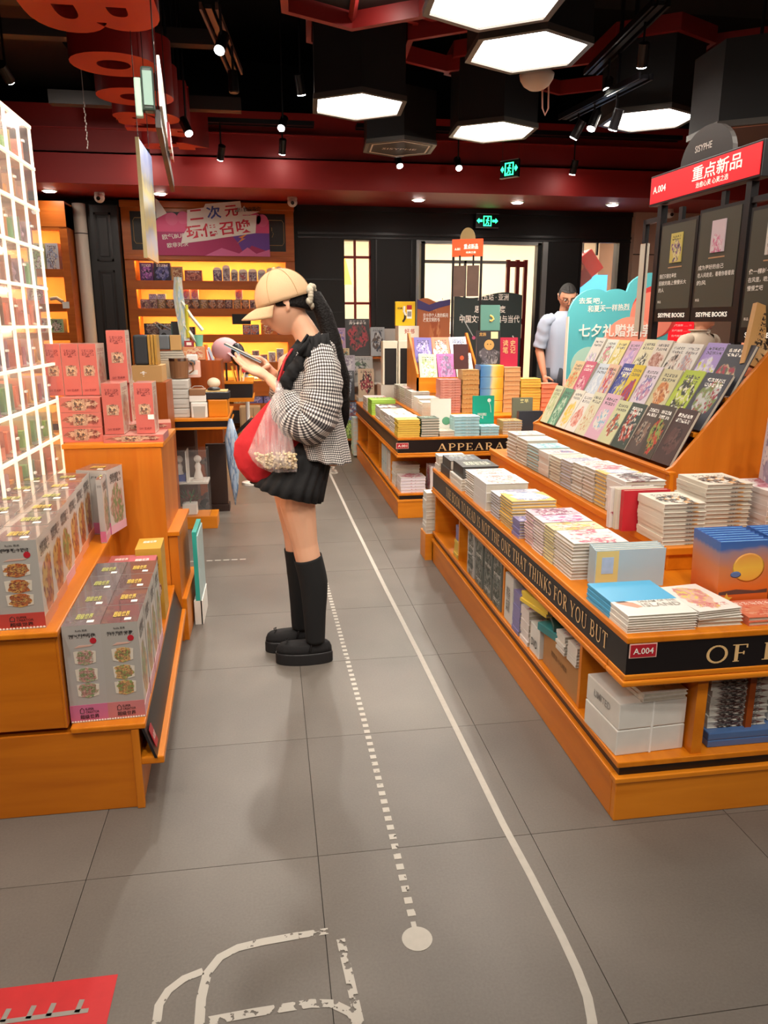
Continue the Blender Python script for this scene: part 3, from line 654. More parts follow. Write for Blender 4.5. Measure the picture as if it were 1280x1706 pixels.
B(-0.055, -0.004, -0.86, -0.80, 0.17, 0.34).out('green_picture', SG, t, bevel=0.010); B(-0.085,-0.055,-0.84,-0.80,0.15,0.30).out('pale_backing', mat('pale_green','#a9c4b4',0.5), t, bevel=0.006)
B(-0.047, -0.010, -0.866, -0.86, 0.19, 0.32).out('picture_face', mat('pic_grey','#7fa094',0.4), t)
MB().prism([(-0.82,0.20),(-0.80,0.40),(-0.5,0.38),(-0.1,0.24),(-0.1,0.17),(-0.6,0.17)], 0.012, 0.024, 'X').out('white_letter_edge', WHITE, t)
RDL = mat('signal_red','#c9202c',0.4)
for i in range(5): B(0.024, 0.036, -0.30+i*0.1, -0.23+i*0.1, 0.15+0.004*i, 0.26-0.012*i).out('red_letter_edge', RDL if i % 2 == 0 else WHITE, t)
for s in (-0.7, 0.7): MB().tube([(0,s,0.18),(0,s,2.3)], 0.003, 5).out('cord', BLACK, t)

# exit signs
GRN = mat('exit_green', '#25d07a', emit='#2af08a', es=2.2); EXD = mat('exit_dark', '#08140c', 0.3)
def exit_sign(x, y, z, wd, ht, lab, rz=0):
    t = thing('exit_sign', lab, 'exit sign', (x, y, z), rz, 'green exit signs')
    B(-wd/2, wd/2, 0, 0.03, 0, ht).out('housing', EXD, t)
    f = MB(); k = ht
    f.box(-k*.3,k*.3,-.004,0,k*.14,k*.20); f.box(-k*.3,-k*.24,-.004,0,k*.14,k*.84); f.box(k*.24,k*.3,-.004,0,k*.14,k*.84); f.box(-k*.3,k*.3,-.004,0,k*.78,k*.84)
    f.out('door_symbol', GRN, t)
    r = MB(); r.ball((k*.04,-.004,k*.68),(k*.06,.003,k*.06),8,5); r.tube([(k*.02,-.004,k*.6),(-k*.04,-.004,k*.42)],k*.05,6)
    for a in (((-k*.04,-.004,k*.42),(k*.10,-.004,k*.34),(k*.06,-.004,k*.22)),((-k*.04,-.004,k*.42),(-k*.08,-.004,k*.28),(-k*.18,-.004,k*.24)),((0,-.004,k*.58),(k*.14,-.004,k*.5)),((0,-.004,k*.58),(-k*.12,-.004,k*.54))): r.tube(a, k*.028, 6)
    r.out('running_figure', GRN, t)
    for s in (-1, 1):
        MB().prism([(s*k*.38,k*.42),(s*wd*.36,k*.42),(s*wd*.36,k*.32),(s*wd*.47,k*.5),(s*wd*.36,k*.68),(s*wd*.36,k*.58),(s*k*.38,k*.58)], -.004, 0, 'Y').out('arrow', GRN, t)
    B(-wd/2, wd/2, -0.003, 0, ht*0.96, ht).out('silver_edge', SIL, t); B(-wd/2, wd/2, -0.003, 0, 0, ht*0.04).out('silver_edge', SIL, t)
    return t
exit_sign(2.84, 9.9, 2.60, 0.30, 0.175, 'green lit exit sign fixed on the black wall above the doors')
e2 = exit_sign(2.32, 7.4, 2.75, 0.20, 0.16, 'small green lit exit sign hanging on two cords from the ceiling', R(-50))
for s in (-0.09, 0.09): MB().tube([(s,0.015,0.15),(s,0.015,1.6)], 0.004, 5).out('cord', mat('cord_red','#6b2a22',0.5), e2)
# ================================================================ BOOK TABLES
STRIP = mat('black_fascia', '#151012', 0.35)
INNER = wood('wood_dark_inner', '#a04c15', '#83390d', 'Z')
REDBADGE = mat('red_badge', '#b01f2c', 0.4)
def badge(s, x, y, z, wd, ht, parent, ex=(1,0,0)):
    n = MB(); n.box(-wd/2, wd/2, -ht/2, ht/2, 0, 0.002); n.box(-wd/2-.003, wd/2+.003, -ht/2-.003, ht/2+.003, -0.001, 0.001, 1)
    o = n.out('number_badge', [REDBADGE, mat('badge_rim', '#e6b9ae', 0.5)], parent, M=frame((x, y, z), ex, (0,0,1))); tag(o, 'red number badge')
    text(s, (0,0,0.002), (1,0,0), (0,1,0), wd*0.8, ht*0.5, WINK, o, 0.02)
def book_table(label, x0, y0, x1, y1, dz, divs_left, divs_front, seam=True):
    t = thing('book_table', label, 'display table', (x0, y0, 0)); Lx, Ly = x1-x0, y1-y0
    def b(nm, m, *a, bv=0.003): return B(*a).out(nm, m, t, bevel=bv)
    b('plinth_front', WOODX, 0, Lx, 0, 0.025, 0, 0.125+dz*0); b('plinth_side', WOOD, 0, 0.025, 0.025, Ly, 0, 0.125); b('plinth_back', WOODX, 0, Lx, Ly-0.025, Ly, 0, 0.125)
    b('plinth_lip', WOODX, -0.006, Lx, -0.006, 0.03, 0.125, 0.142); b('plinth_lip', WOOD, -0.006, 0.03, 0.03, Ly, 0.125, 0.142)
    B(0.012, Lx, 0.012, Ly-0.01, 0.142, 0.172).out('kick_strip', STRIP, t)
    b('bottom_shelf', WOOD, 0, Lx, 0, Ly, 0.172, 0.19)
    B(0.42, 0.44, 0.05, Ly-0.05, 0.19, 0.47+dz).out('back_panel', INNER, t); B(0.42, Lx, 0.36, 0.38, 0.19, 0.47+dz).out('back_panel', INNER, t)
    for y in divs_left: b('divider', WOODX, 0.012, 0.42, y-0.009, y+0.009, 0.19, 0.43+dz, bv=0)
    for x in divs_front: b('divider', WOOD, x-0.016, x+0.016, 0.012, 0.36, 0.19, 0.43+dz, bv=0)
    b('divider', WOODX, 0.012, 0.42, Ly-0.03, Ly-0.01, 0.19, 0.43+dz, bv=0)
    # moulding, black fascia, top board
    b('lower_moulding', WOODX, -0.012, Lx, -0.012, 0.1, 0.43+dz, 0.447+dz, bv=0.005); b('lower_moulding', WOOD, -0.012, 0.1, 0.1, Ly, 0.43+dz, 0.447+dz, bv=0.005)
    b('lower_moulding', WOODX, -0.006, Lx, -0.006, 0.1, 0.447+dz, 0.464+dz, bv=0.004); b('lower_moulding', WOOD, -0.006, 0.1, 0.1, Ly, 0.447+dz, 0.464+dz, bv=0.004)
    B(-0.002, Lx, -0.002, 0.02, 0.464+dz, 0.556+dz).out('fascia', STRIP, t); B(-0.002, 0.02, 0.02, Ly, 0.464+dz, 0.556+dz).out('fascia', STRIP, t)
    b('table_top', WOOD, -0.006, Lx, -0.006, Ly, 0.556+dz, 0.575+dz, bv=0.004)
    return t
# ---- near right table (A.004)
TX, TY = 0.94, 1.766
tr_ = book_table('large stepped wooden book table in the right foreground with black lettered fascia', TX, TY, 3.10, 4.26, 0, (0.32, 1.13, 1.9), (0.245, 0.95))
def tb(nm, m, *a, bv=0.003): return B(*[v-(TX if i < 2 else TY if i < 4 else 0) for i, v in enumerate(a)]).out(nm, m, tr_, bevel=bv)
tb('upper_step', WOOD, 1.33, 3.10, 2.28, 4.40, 0.575, 0.632); tb('upper_step_trim', WOODX, 1.32, 3.10, 2.268, 2.30, 0.632, 0.66, bv=0.004)
tb('upper_step_trim', WOOD, 1.318, 1.345, 2.30, 4.40, 0.632, 0.66, bv=0.004); tb('upper_step_top', WOOD, 1.345, 3.10, 2.30, 4.40, 0.640, 0.656)
serif_text('THE BOOK TO READ IS NOT THE ONE THAT THINKS FOR YOU BUT', (-0.002, 1.13, 0.510), (0,-1,0), (0,0,1), 2.04, 0.050, GOLD, tr_)
serif_text('OF LIFE', (0.43, -0.002, 0.508), (1,0,0), (0,0,1), 0.40, 0.052, GOLD, tr_)
serif_text('THINKS', (1.15, -0.002, 0.508), (1,0,0), (0,0,1), 0.36, 0.052, GOLD, tr_)
badge('A.004', 0.043, -0.004, 0.535, 0.074, 0.036, tr_)
# sloping rack on the upper step
rk = thing('book_rack', 'sloping wooden book rack standing on the near right table', 'book rack', (2.05, 3.6, 0.66))
def rb(nm, m, *a, bv=0.002): return B(*[v-(2.05 if i < 2 else 3.6 if i < 4 else 0.66) for i, v in enumerate(a)]).out(nm, m, rk, bevel=bv)
rb('front_lip', WOOD, 1.622, 1.640, 2.82, 4.47, 0.66, 0.80); rb('lip_cap', WOOD, 1.616, 1.650, 2.82, 4.47, 0.795, 0.807)
for yy in (2.87, 4.47):
    pp = [(-0.43,0.0),(-0.43,0.15),(-0.40,0.165),(-0.01,0.645),(0.01,0.645),(0.40,0.165),(0.43,0.0)]
    MB().prism([(a, z) for a, z in pp], yy-3.6-0.02, yy-3.6, 'Y').out('end_board', WOODZ if yy > 3 else wood('wood_upright_spotlit', '#d17a24', '#c06818', 'Z'), rk, bevel=0.002)  # near board's wood lightened to stand in for direct spotlight
MB().prism([(-0.40,0.0),(-0.40,0.115),(-0.01,0.52),(0.01,0.52),(0.40,0.115),(0.40,0.0)], -0.745, 0.86, 'Y').out('sloped_backing', INNER, rk)

# covers for every stack
CV = {}
def cv(k, *a, **kw): CV[k] = art('cover_'+k, *a, **kw); return CV[k]
cv('skyblue', '#5eb4dd', '#f0ece6', '#e8e0dc', '#e9b6a0', ink='#55504c', blob=0.0, bv=0.2, tv=0.25, th=0.12)
cv('flower', '#f2ece4', '#e7b9a8', '#d98a84', '#e6cf6a', ink='#b54c4c', blob=0.42, bv=0.5, tv=0.2, th=0.05)
cv('redfig', '#f0eae6', '#efe7e2', '#c9647a', '#e9dcd6', ink='#b8405c', blob=0.6, bv=0.5, tv=0.85, th=0.05)
cv('yellowfig', '#e6d9a2', '#e8c44e', '#efe6da', '#c77b6a', ink='#7a4c40', blob=0.6, bv=0.5)
cv('magenta', '#f1dfe4', '#d3569a', '#f5eef0', '#e79ac0', ink='#a03c78', blob=0.65, bv=0.5)
cv('plum', '#e9c3cf', '#a03f68', '#6f2b4b', '#f0d9de', ink='#f2e9ea', blob=0.7, bv=0.5)
cv('violet', '#8f86b8', '#6c64a6', '#b9b2d2', '#d7d2e6', ink='#3e3a6c', blob=0.6, bv=0.5)
cv('orange', '#f0c25a', '#e7e2ee', '#9fb6dc', '#f2efe6', ink='#6a5a88', blob=0.55, bv=0.45)
cv('lilacw', '#cfcbd8', '#a9a6c2', '#e6e2e6', '#8b86a8', ink='#5a5670', blob=0.5)
cv('whitepink', '#f0ebe6', '#e8c6bd', '#f3efeb', '#c98a80', ink='#8c5a56', blob=0.5)
cv('white', '#ece7dd', '#d8d4cc', '#efece6', '#b9c4c6', ink='#6e6a66', blob=0.35)
cv('greybox', '#3b3d3f', '#50545a', '#7b8a90', '#25282a', ink='#cfd4b8', blob=0.5)
cv('darkbox', '#2b2e2e', '#3c4a3a', '#59664a', '#1c1e20', ink='#d8d6c0', blob=0.3, tv=0.5, th=0.2)
cv('sunset', '#d06a2c', '#3f64a0', '#e6a23c', '#b8502c', ink='#f0d9a8', blob=0.55, bv=0.72, tv=2)
cv('comicblk', '#e9e6e2', '#2c2a30', '#d9d3cf', '#7a2c34', ink='#18161a', blob=0.6)
cv('shrink', '#ece4d4', '#e6a75e', '#3d3a3a', '#efe8dc', ink='#1f1d1f', blob=0.35, bv=0.35, tv=0.7, th=0.14)
cv('coral', '#e57958', '#e98a66', '#d9624a', '#f0a98c', ink='#f6e7dc', blob=0.3)
cv('rosewhite', '#efe4e0', '#d98c9c', '#f0eceb', '#b64c5c', ink='#9c3c4c', blob=0.5)
cv('bluespine', '#e8e2da', '#4f6fae', '#e9e6e0', '#c64b4b', ink='#3a5694', blob=0.3)
cv('yellow', '#e7c64a', '#efdc86', '#d9ac2c', '#f3e9b0', ink='#8a6a1c', blob=0.3)
cv('dkgreen', '#274a3c', '#3c6a58', '#1f3a30', '#8fb09c', ink='#d9d2b8', blob=0.25)
cv('ltblue', '#b9dfe4', '#8fc8d4', '#e6f0ee', '#5fb0c4', ink='#3c7c8c', blob=0.6)
cv('redpat', '#c77d72', '#b85a54', '#e0a89a', '#8f3d3c', ink='#f0d9cc', blob=0.7)
cv('kraft', '#c9a266', '#b0854a', '#e0c48c', '#8a6232', ink='#5a3c1c', blob=0.7)
cv('bluegold', '#4f86b8', '#e9b54a', '#e0d7b0', '#2f629c', ink='#f0e6c8', blob=0.5)
cv('beige', '#d9b58a', '#caa070', '#e6cca6', '#b98a5c', ink='#7a5230', blob=0.2)
cv('cream', '#e6dfcc', '#d6cdb6', '#efe9da', '#b9b098', ink='#5c564c', blob=0.25)
cv('lime', '#9fd04a', '#b9e06a', '#86ba34', '#d9efa6', ink='#3c6a1c', blob=0.25)
YEL = mat('yellow_pages', '#dcb552', 0.8, var=0.12, vs=50)
GREY = mat('grey_pages', '#b8b0a2', 0.7, var=0.15, vs=70)
BLUEE = mat('pale_blue_pages', '#a9d2dc', 0.7, var=0.15, vs=50)
LIMEE = mat('lime_pages', '#a6cf5a', 0.7); KRE = mat('kraft_pages', '#b48a52', 0.8, var=0.2, vs=60); PKE = mat('rose_pages', '#c48a7c', 0.8, var=0.2, vs=60)
DKP = mat('dark_pages', '#4a4644', 0.6)

Z1 = 0.575
stk_ = stack(7, 0.947, 1.79, Z1, (0.205, 0.27, 0.0072), grad('cover_skyblue2', [(0,'#e4e0d8'),(0.40,'#4fa8d4'),(1,'#64b8dc')], 'Y', noise=0.0, const=True), 'sky blue and white magazine', 'at the near corner of the right table', 'sky blue magazines', jit=0.0022, name='magazine', cat='magazine')
text('ISLAND', (0.135, 0.070, 0.0073), (1,0,0), (0,1,0), 0.115, 0.026, mat('soft_grey_print','#a09a92',0.6), stk_[-1], 0.004); text('DREAM OF THE', (0.135, 0.098, 0.0073), (1,0,0), (0,1,0), 0.115, 0.016, mat('soft_grey_print','#a09a92',0.6), stk_[-1], 0.004)
MB().prism([(0.01,0.10),(0.03,0.108),(0.06,0.095),(0.075,0.06),(0.055,0.055),(0.03,0.075)], 0.0073, 0.0076).out('hand_picture', mat('hand_pic','#c8957c',0.5), stk_[-1]); MB().prism([(0.012,0.108),(0.04,0.109),(0.05,0.100),(0.02,0.098)], 0.0074, 0.0078).out('hair_picture', mat('hair_pic','#4a3a34',0.5), stk_[-1])
stack(2, 1.165, 1.80, Z1, (0.135, 0.20, 0.012), CV['white'], 'thick white book', 'under the red flower booklets', 'white books under the flower booklets')
stack(4, 1.160, 1.795, Z1+0.024, (0.14, 0.205, 0.0062), CV['flower'], 'white booklet with red flower cover', 'beside the sky blue magazines', 'red flower booklets', rz=R(6), name='booklet')
PB = art('cover_picturebook', '#bcd3e0', '#e9e6e4', '#dfe4e8', '#a9c2d4', ink='#8c9cb0', blob=0.0, tv=2, th=0)
for i in range(4):
    M = frame((1.005+i*0.004, 2.16+i*0.02, Z1), (1,0,0), (0,0,1))
    book(M, (0.238, 0.128, 0.018), PB if i else PB, ['frontmost pale blue picture book with yellow square, standing on its long edge','second pale blue picture book standing behind the frontmost','third pale blue picture book in the standing set','rearmost pale blue picture book of the standing set'][i], 'standing picture books')
o = bpy.data.objects['book'] if False else None
pb = tag(B(0,0.075,-0.0008,0,0.003,0.125).out('yellow_panel', mat('soft_yellow', '#d9c27c', 0.5)), None)
front_pb = [ob for ob in C.objects if ob.get('label', '').startswith('frontmost pale blue picture')][0]
pb.parent = front_pb; pb.matrix_basis = frame((0.003, 0.0, 0.0182), (1,0,0), (0,0,1)) @ Matrix.Rotation(R(90), 4, 'X') if False else Matrix(((1,0,0,0.003),(0,0,1,0.0),(0,-1,0,0.0182),(0,0,0,1)))
q = B(0.018,0.058,-0.0016,-0.0008,0.05,0.105).out('blue_picture', mat('soft_blue_pic', '#a9bcd9', 0.5, var=0.2, vs=40), front_pb); q.matrix_basis = pb.matrix_basis.copy()
yy = 2.235
for (k, n, d, t, w_, desc, nm) in (('redfig',11,0.17,0.0115,0.19,'white paperback with red figure cover','behind the standing picture books'),
                             ('yellowfig',11,0.10,0.0115,0.19,'pale yellow paperback with figures','between the red figure and magenta paperbacks'),
                             ('magenta',11,0.11,0.0115,0.19,'magenta and white paperback','between the yellow figure and plum paperbacks'),
                             ('plum',11,0.10,0.0115,0.19,'plum and pink paperback','behind the magenta paperbacks')):
    stack(n, 0.966, yy, Z1, (w_, d-0.006, t), CV[k], desc, nm, nm+' stack', name='paperback', flip=True); yy += d
stack(6, 0.955, 2.735, Z1, (0.08, 0.085, 0.012), CV['violet'], 'small violet paperback', 'beside the orange covered books', 'small violet paperbacks')
stack(10, 0.958, 2.845, Z1, (0.19, 0.16, 0.0125), CV['orange'], 'book with orange and blue cover', 'behind the violet paperbacks', 'orange and blue books', flip=True)
stack(8, 0.962, 3.03, Z1, (0.21, 0.13, 0.013), CV['lilacw'], 'grey lilac softcover book', 'behind the orange and blue books', 'grey lilac books', flip=True)
stack(3, 0.95, 3.19, Z1, (0.20, 0.21, 0.042), CV['whitepink'], 'thick white boxed volume with pink picture', 'behind the grey lilac books', 'thick white volumes')
stack(10, 0.955, 3.43, Z1, (0.20, 0.15, 0.012), CV['whitepink'], 'white book with faded pink cover', 'in front of the black boxed sets', 'faded pink books', flip=True)
stack(1, 0.955, 3.64, Z1+0.058, (0.19, 0.21, 0.062), CV['darkbox'], 'black boxed set with small white title', 'on grey packs on the right table', 'black boxed sets', pm=DKP, name='boxed_set')
stack(4, 0.945, 3.62, Z1, (0.20, 0.24, 0.0145), CV['white'], 'white book', 'under the black boxed set', 'white books under the boxed set')
stack(2, 0.96, 3.93, Z1, (0.18, 0.2, 0.05), CV['greybox'], 'grey wrapped boxed set', 'at the far end of the right table', 'grey wrapped sets', pm=GREY, name='boxed_set')
stack(5, 0.95, 4.15, Z1, (0.16, 0.10, 0.018), CV['white'], 'plain white wrapped book', 'at the far left corner of the right table', 'plain white wrapped books')
SUNC = grad('cover_sunset2', [(0,'#c8501c'),(0.3,'#d86c28'),(0.6,'#c87c50'),(0.84,'#9c8088'),(0.9,'#4868a8'),(1.0,'#3c64ac')], 'Y')
# sunset covered books standing in a row against the step
for j, xx in enumerate((1.302, 1.482)):
    for i in range(7):
        M = frame((xx+0.002*i, 1.955+i*0.024, Z1), (1,0,0), (0,0.06,1))
        lab = (('frontmost' if i == 0 else ORD[i]) + ' standing book with orange sunset cover, ' + ('left row before the step' if j == 0 else 'right row before the step'))
        bk = book(M, (0.165, 0.20, 0.021), SUNC, lab, 'sunset covered books', pm=mat('sky_blue_edge', '#7fb4dc', 0.6), name='wrapped_book')
        if i == 0:
            MB().ball((0.095,0.118,0.0212), (0.052,0.045,0.0006), 24, 6).out('sun_picture', grad('sun_gold', [(0,'#e8a040'),(0.5,'#e8b848'),(1,'#d89048')], 'Y'), bk, True)
            MB().ball((0.055,0.098,0.0216), (0.018,0.010,0.0005), 12, 4).out('cloud_picture', mat('dusk_blue','#5c70a0',0.5), bk, True)
            MB().prism([(0.004,0.045),(0.06,0.052),(0.12,0.046),(0.162,0.05),(0.162,0.038),(0.004,0.036)], 0.0210, 0.0214).out('hill_picture', mat('dusk_brown','#5c3c34',0.5), bk)
            q = MB().prism([(0.0+0.02*math.cos(R(90+a*36))*(1 if a % 2 == 0 else 0.45), 0.02*math.sin(R(90+a*36))*(1 if a % 2 == 0 else 0.45)) for a in range(10)], 0.0, 0.0006).out('star_picture', mat('star_gold','#e8b040',0.5), bk); q.location = (0.03,0.022,0.0215)
stack(2, 1.31, 1.79, Z1, (0.155, 0.13, 0.012), CV['coral'], 'thin coral orange book', 'lying in front of the sunset row', 'thin coral books')
# --- upper step
Z2 = 0.66
stack(10, 1.315, 2.30, Z2, (0.155, 0.185, 0.0145), CV['shrink'], 'shrink wrapped book with orange and black cover', 'nearest on the upper step', 'near shrink wrapped books', pm=GREY, name='wrapped_book')
stack(12, 1.525, 2.40, Z2, (0.18, 0.20, 0.0155), CV['shrink'], 'wrapped book with orange and black cover', 'against the rack end board', 'tall wrapped books by the rack', pm=GREY, name='wrapped_book')
stack(9, 1.735, 2.35, Z2, (0.21, 0.22, 0.0185), CV['rosewhite'], 'pale pink magazine thick wrapped', 'below the standing wrapped volumes', 'pale pink wrapped magazines', pm=GREY, name='magazine', cat='magazine')
REDC = art('cover_red', '#cf1f30', '#c21a2a', '#d93040', '#e05a60', ink='#f0c0c0', blob=0.0, tv=2)
for i, (cm, lab) in enumerate(((REDC, 'bright red hardback standing behind the near wrapped stack'), (CV['cream'], 'cream hardback standing behind the bright red one'), (CV['rosewhite'], 'pale rose hardback standing behind the cream one'))):
    book(frame((1.262+i*-0.012, 2.515+i*0.028, Z2), (1,0,0), (0,0.02,1)), (0.18, 0.152, 0.024), cm, lab, 'standing hardbacks on the upper step')
yy = 2.66
for (k, n, d, t, pm, desc, nm) in (
        ('comicblk',9,0.17,0.0165,None,'comic with black spine and grey cover','behind the bright red hardback'),
        ('orange',9,0.11,0.0160,None,'paperback with yellow and lilac cover','behind the black spined comics'),
        ('rosewhite',9,0.12,0.0155,None,'white paperback with rose title','behind the yellow lilac paperbacks'),
        ('whitepink',9,0.12,0.0150,None,'white paperback with peach picture','behind the rose titled paperbacks'),
        ('lilacw',9,0.13,0.0140,None,'pale violet paperback','behind the peach picture paperbacks'),
        ('cream',8,0.14,0.0150,None,'cream paperback','in the middle of the upper step'),
        ('bluespine',8,0.15,0.0150,None,'white magazine with blue and red spine','behind the cream paperbacks'),
        ('ltblue',8,0.17,0.0155,None,'white book with pale blue top','behind the blue spined magazines'),
        ('white',8,0.18,0.017,None,'plain white book','behind the pale blue topped books'),
        ('whitepink',7,0.17,0.020,None,'thick white book','at the far end of the upper step')):
    stack(n, 1.348, yy, Z2, (0.17, d-0.008, t), CV[k], desc, nm, nm+' stack', pm=pm, name='comic' if k == 'comicblk' else 'magazine' if k == 'bluespine' else 'paperback' if 'paperback' in desc else 'book', flip=(k not in ('bluespine','comicblk'))); yy += d+0.004
# standing wrapped volumes at right, on the pink magazines
for i in range(4):
    book(frame((1.80+i*0.075, 2.43+0.03*(i % 2), Z2+9*0.0185), (0.35,1,0), (0.03,0,1)), (0.16, 0.235, 0.035), CV['lilacw' if i != 1 else 'cream'], ['leftmost tall wrapped volume standing against the rack end','second tall wrapped volume standing against the rack end','third tall wrapped volume standing against the rack end','rightmost tall wrapped volume standing against the rack end'][i], 'tall wrapped volumes by the rack end')
TANC = art('cover_tan', '#d8a364', '#c98f50', '#e0b47c', '#3a2c20', ink='#3a2c24', blob=0.25, bv=0.3, tv=0.6, th=0.28)
book(frame((1.95, 2.93, 1.24), (1,0.1,-0.30), (0.42,0.25,1)), (0.24, 0.26, 0.025), TANC, 'large tan book with black brush lettering leaning at the top right', None)

# rack rows, face out towards the aisle
EX, EY, EN = Vector((0,-1,0)), Vector((0.45,0,0.893)), Vector((-0.893,0,0.45))
for xx_, zz_ in ((1.775, 0.957), (1.905, 1.102)): rb('row_ledge', WOOD, xx_-0.02, xx_+0.035, 2.90, 4.44, zz_-0.02, zz_)
rows = [
 (0, [(0.13,'#dfe3b8','#cfd8a0','#e9e8c8','#b9c890','pale yellow green'),(0.13,'#5f9c7c','#8fbf9c','#cfe0c4','#3f7a5c','green'),(0.14,'#f0ead8','#f0c83c','#f3d978','#e8dccb','white with yellow pear'),(0.14,'#f1ece2','#e8a08c','#f0d0c0','#d97a6c','white with peach flowers'),(0.14,'#e9e4c4','#e6dcb4','#efe6cc','#d8a07c','pale beige'),(0.17,'#e8b8cc','#eec6d4','#f0e8dc','#8fc4dc','pink and pale'),(0.15,'#d8d8a8','#3f7a70','#c0583c','#e8e0c0','sage green with figures'),(0.15,'#3d4a40','#c0402c','#2c3c44','#dad4c0','dark green with red haired figure'),(0.13,'#57463f','#8a6a58','#3c302c','#a89c8c','brown comic'),(0.13,'#4d4238','#c04030','#8fa04c','#2c2824','dark comic with red hair'),(0.16,'#4a302c','#5f3c36','#3a2422','#6b4a42','dark maroon')]),
 (1, [(0.14,'#f0d0a0','#e8a868','#c8dca0','#e0603c','peach with rocket'),(0.15,'#d8607c','#e88ca0','#f0c8cc','#c04868','rose pink'),(0.16,'#d4dfe9','#e2e8ee','#c8d4e4','#eef0f2','pale blue'),(0.13,'#f0c8a8','#e04030','#f0dcc8','#b8a0c8','peach with red oval'),(0.15,'#2f3c94','#e8d438','#4450a8','#f0e8a0','deep blue with yellow star'),(0.12,'#e8c828','#9c4c8c','#c03c3c','#5c4890','yellow with purple figure'),(0.16,'#e8d8e4','#8078b4','#d89cb4','#f0e8ec','lilac and white'),(0.17,'#d8d0a4','#d88848','#f0d8b0','#a85c34','cream with orange haired figure'),(0.17,'#b8cc3c','#c4d048','#38382c','#e8e4c8','lime green and black'),(0.19,'#3c3c48','#c8c8c4','#7c8c4c','#a0303c','dark slate with figures')]),
 (2, [(0.15,'#e6ded2','#c0a8cc','#e8e0e4','#b0c4a8','white lilac'),(0.15,'#e9eade','#d87888','#a8c890','#f0efe8','white with green plant'),(0.14,'#f0e090','#f0e8b8','#e0c850','#f6f2e0','yellow and white'),(0.14,'#e0b0cc','#c8a4d8','#e8c8dc','#b094cc','pink violet'),(0.16,'#e9e0b8','#e6dcb0','#38342c','#efe8cc','cream with small dark bird'),(0.15,'#e9dccc','#c08878','#e8c8b8','#a0604c','white with pink girl'),(0.14,'#ece6da','#38302c','#d8c0b0','#e8e0d4','white with black lettering'),(0.14,'#eae4dc','#b0a8b0','#e0d4cc','#c87c70','plain white'),(0.17,'#b098d8','#c4b0e0','#e8e4f0','#d8d840','lilac'),(0.20,'#45454f','#b83c50','#d8c8a0','#6c6c60','dark grey with masked figures')]),
]
RN = ['bottom row','middle row','top row']
for r, items in rows:
    y = 4.455; base = Vector((1.668+0.122*r, 0, 0.812+0.147*r)); hgt = (0.245, 0.250, 0.228)[r]
    tot = sum(i[0] for i in items); kf = 1.572/tot
    for i, (w_, b_, c1, c2, c3, nm) in enumerate(items):
        w_ *= kf
        cm = art(f'rack_{r}_{i}', b_, c1, c2, c3, ink='#f0ece4' if lin(b_)[1] < 0.2 else '#39343a', blob=random.choice((0.25,0.35,0.42)), bv=random.choice((0.35,0.42,0.5)), tv=0.82, th=0.09, rough=0.65, coat=0.0)
        tl = random.uniform(-0.01, 0.01); th = random.choice((0.012,0.016,0.02))
        book(frame(base + Vector((0, y, 0)) + EN*(0.002), EX, EY+Vector((0.05*random.uniform(-1,1),tl,0))), (w_-0.006, hgt+random.uniform(-0.012,0.012), th), cm,
             f'{nm} covered book face out, {RN[r]} of the sloping rack', 'face out books on the rack')
        y -= w_
# ---- sign frame over the rack ridge
FRM = mat('sign_frame_black', '#161214', 0.4)
sgx = 2.05
sg = thing('shelf_sign', 'red illuminated shelf sign with white characters on black posts over the rack', 'sign', (sgx, 3.5, 1.2), R(3))
for y in (-0.345, 0.345): B(-0.018, 0.018, y-0.018, y+0.018, 0.02, 0.79).out('post', FRM, sg)
B(-0.03, 0.03, -0.43, 0.43, 0.795, 0.94).out('sign_box', FRM, sg, bevel=0.003)
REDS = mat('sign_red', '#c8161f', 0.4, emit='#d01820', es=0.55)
B(-0.033, -0.03, -0.42, 0.42, 0.805, 0.93).out('red_panel', REDS, sg)
SWH = mat('sign_white', '#f3e6d6', 0.5, emit='#f3e6d6', es=0.35)
text('A.004', (-0.034, 0.335, 0.868), (0,-1,0), (0,0,1), 0.115, 0.034, SWH, sg, 0.03)
text('重点新品', (-0.034, -0.125, 0.885), (0,-1,0), (0,0,1), 0.36, 0.066, SWH, sg, 0.03)
text('治愈心灵 心灵之选', (-0.034, -0.10, 0.832), (0,-1,0), (0,0,1), 0.24, 0.026, SWH, sg, 0.03)
MB().prism([(0.20*math.cos(R(a)), 0.94+0.15*math.sin(R(a))) for a in range(0, 181, 12)], -0.012, 0.012, 'X').out('arched_top', mat('arch_grey','#3a3432',0.5), sg)
text('SISYPHE', (-0.0125, 0.02, 1.0), (0,-1,0), (0,0,1), 0.13, 0.03, WINK, sg, 0.012)
B(-0.012,0.012,0.36,0.50,0.715,0.74).out('side_arm', FRM, sg); B(-0.012,0.012,0.48,0.505,0.62,0.74).out('side_arm_drop', FRM, sg)
B(-0.01,0.01,0.46,0.52,0.16,0.62).out('hanging_strip', mat('strip_pale','#c9c1b0',0.5), sg); B(-0.012,-0.008,0.455,0.465,0.12,0.62).out('strip_edge', FRM, sg)
B(-0.012,0.012,-0.95,-0.36,0.70,0.725).out('side_arm', FRM, sg)
BRD = mat('board_olive', '#4b473a', 0.6)
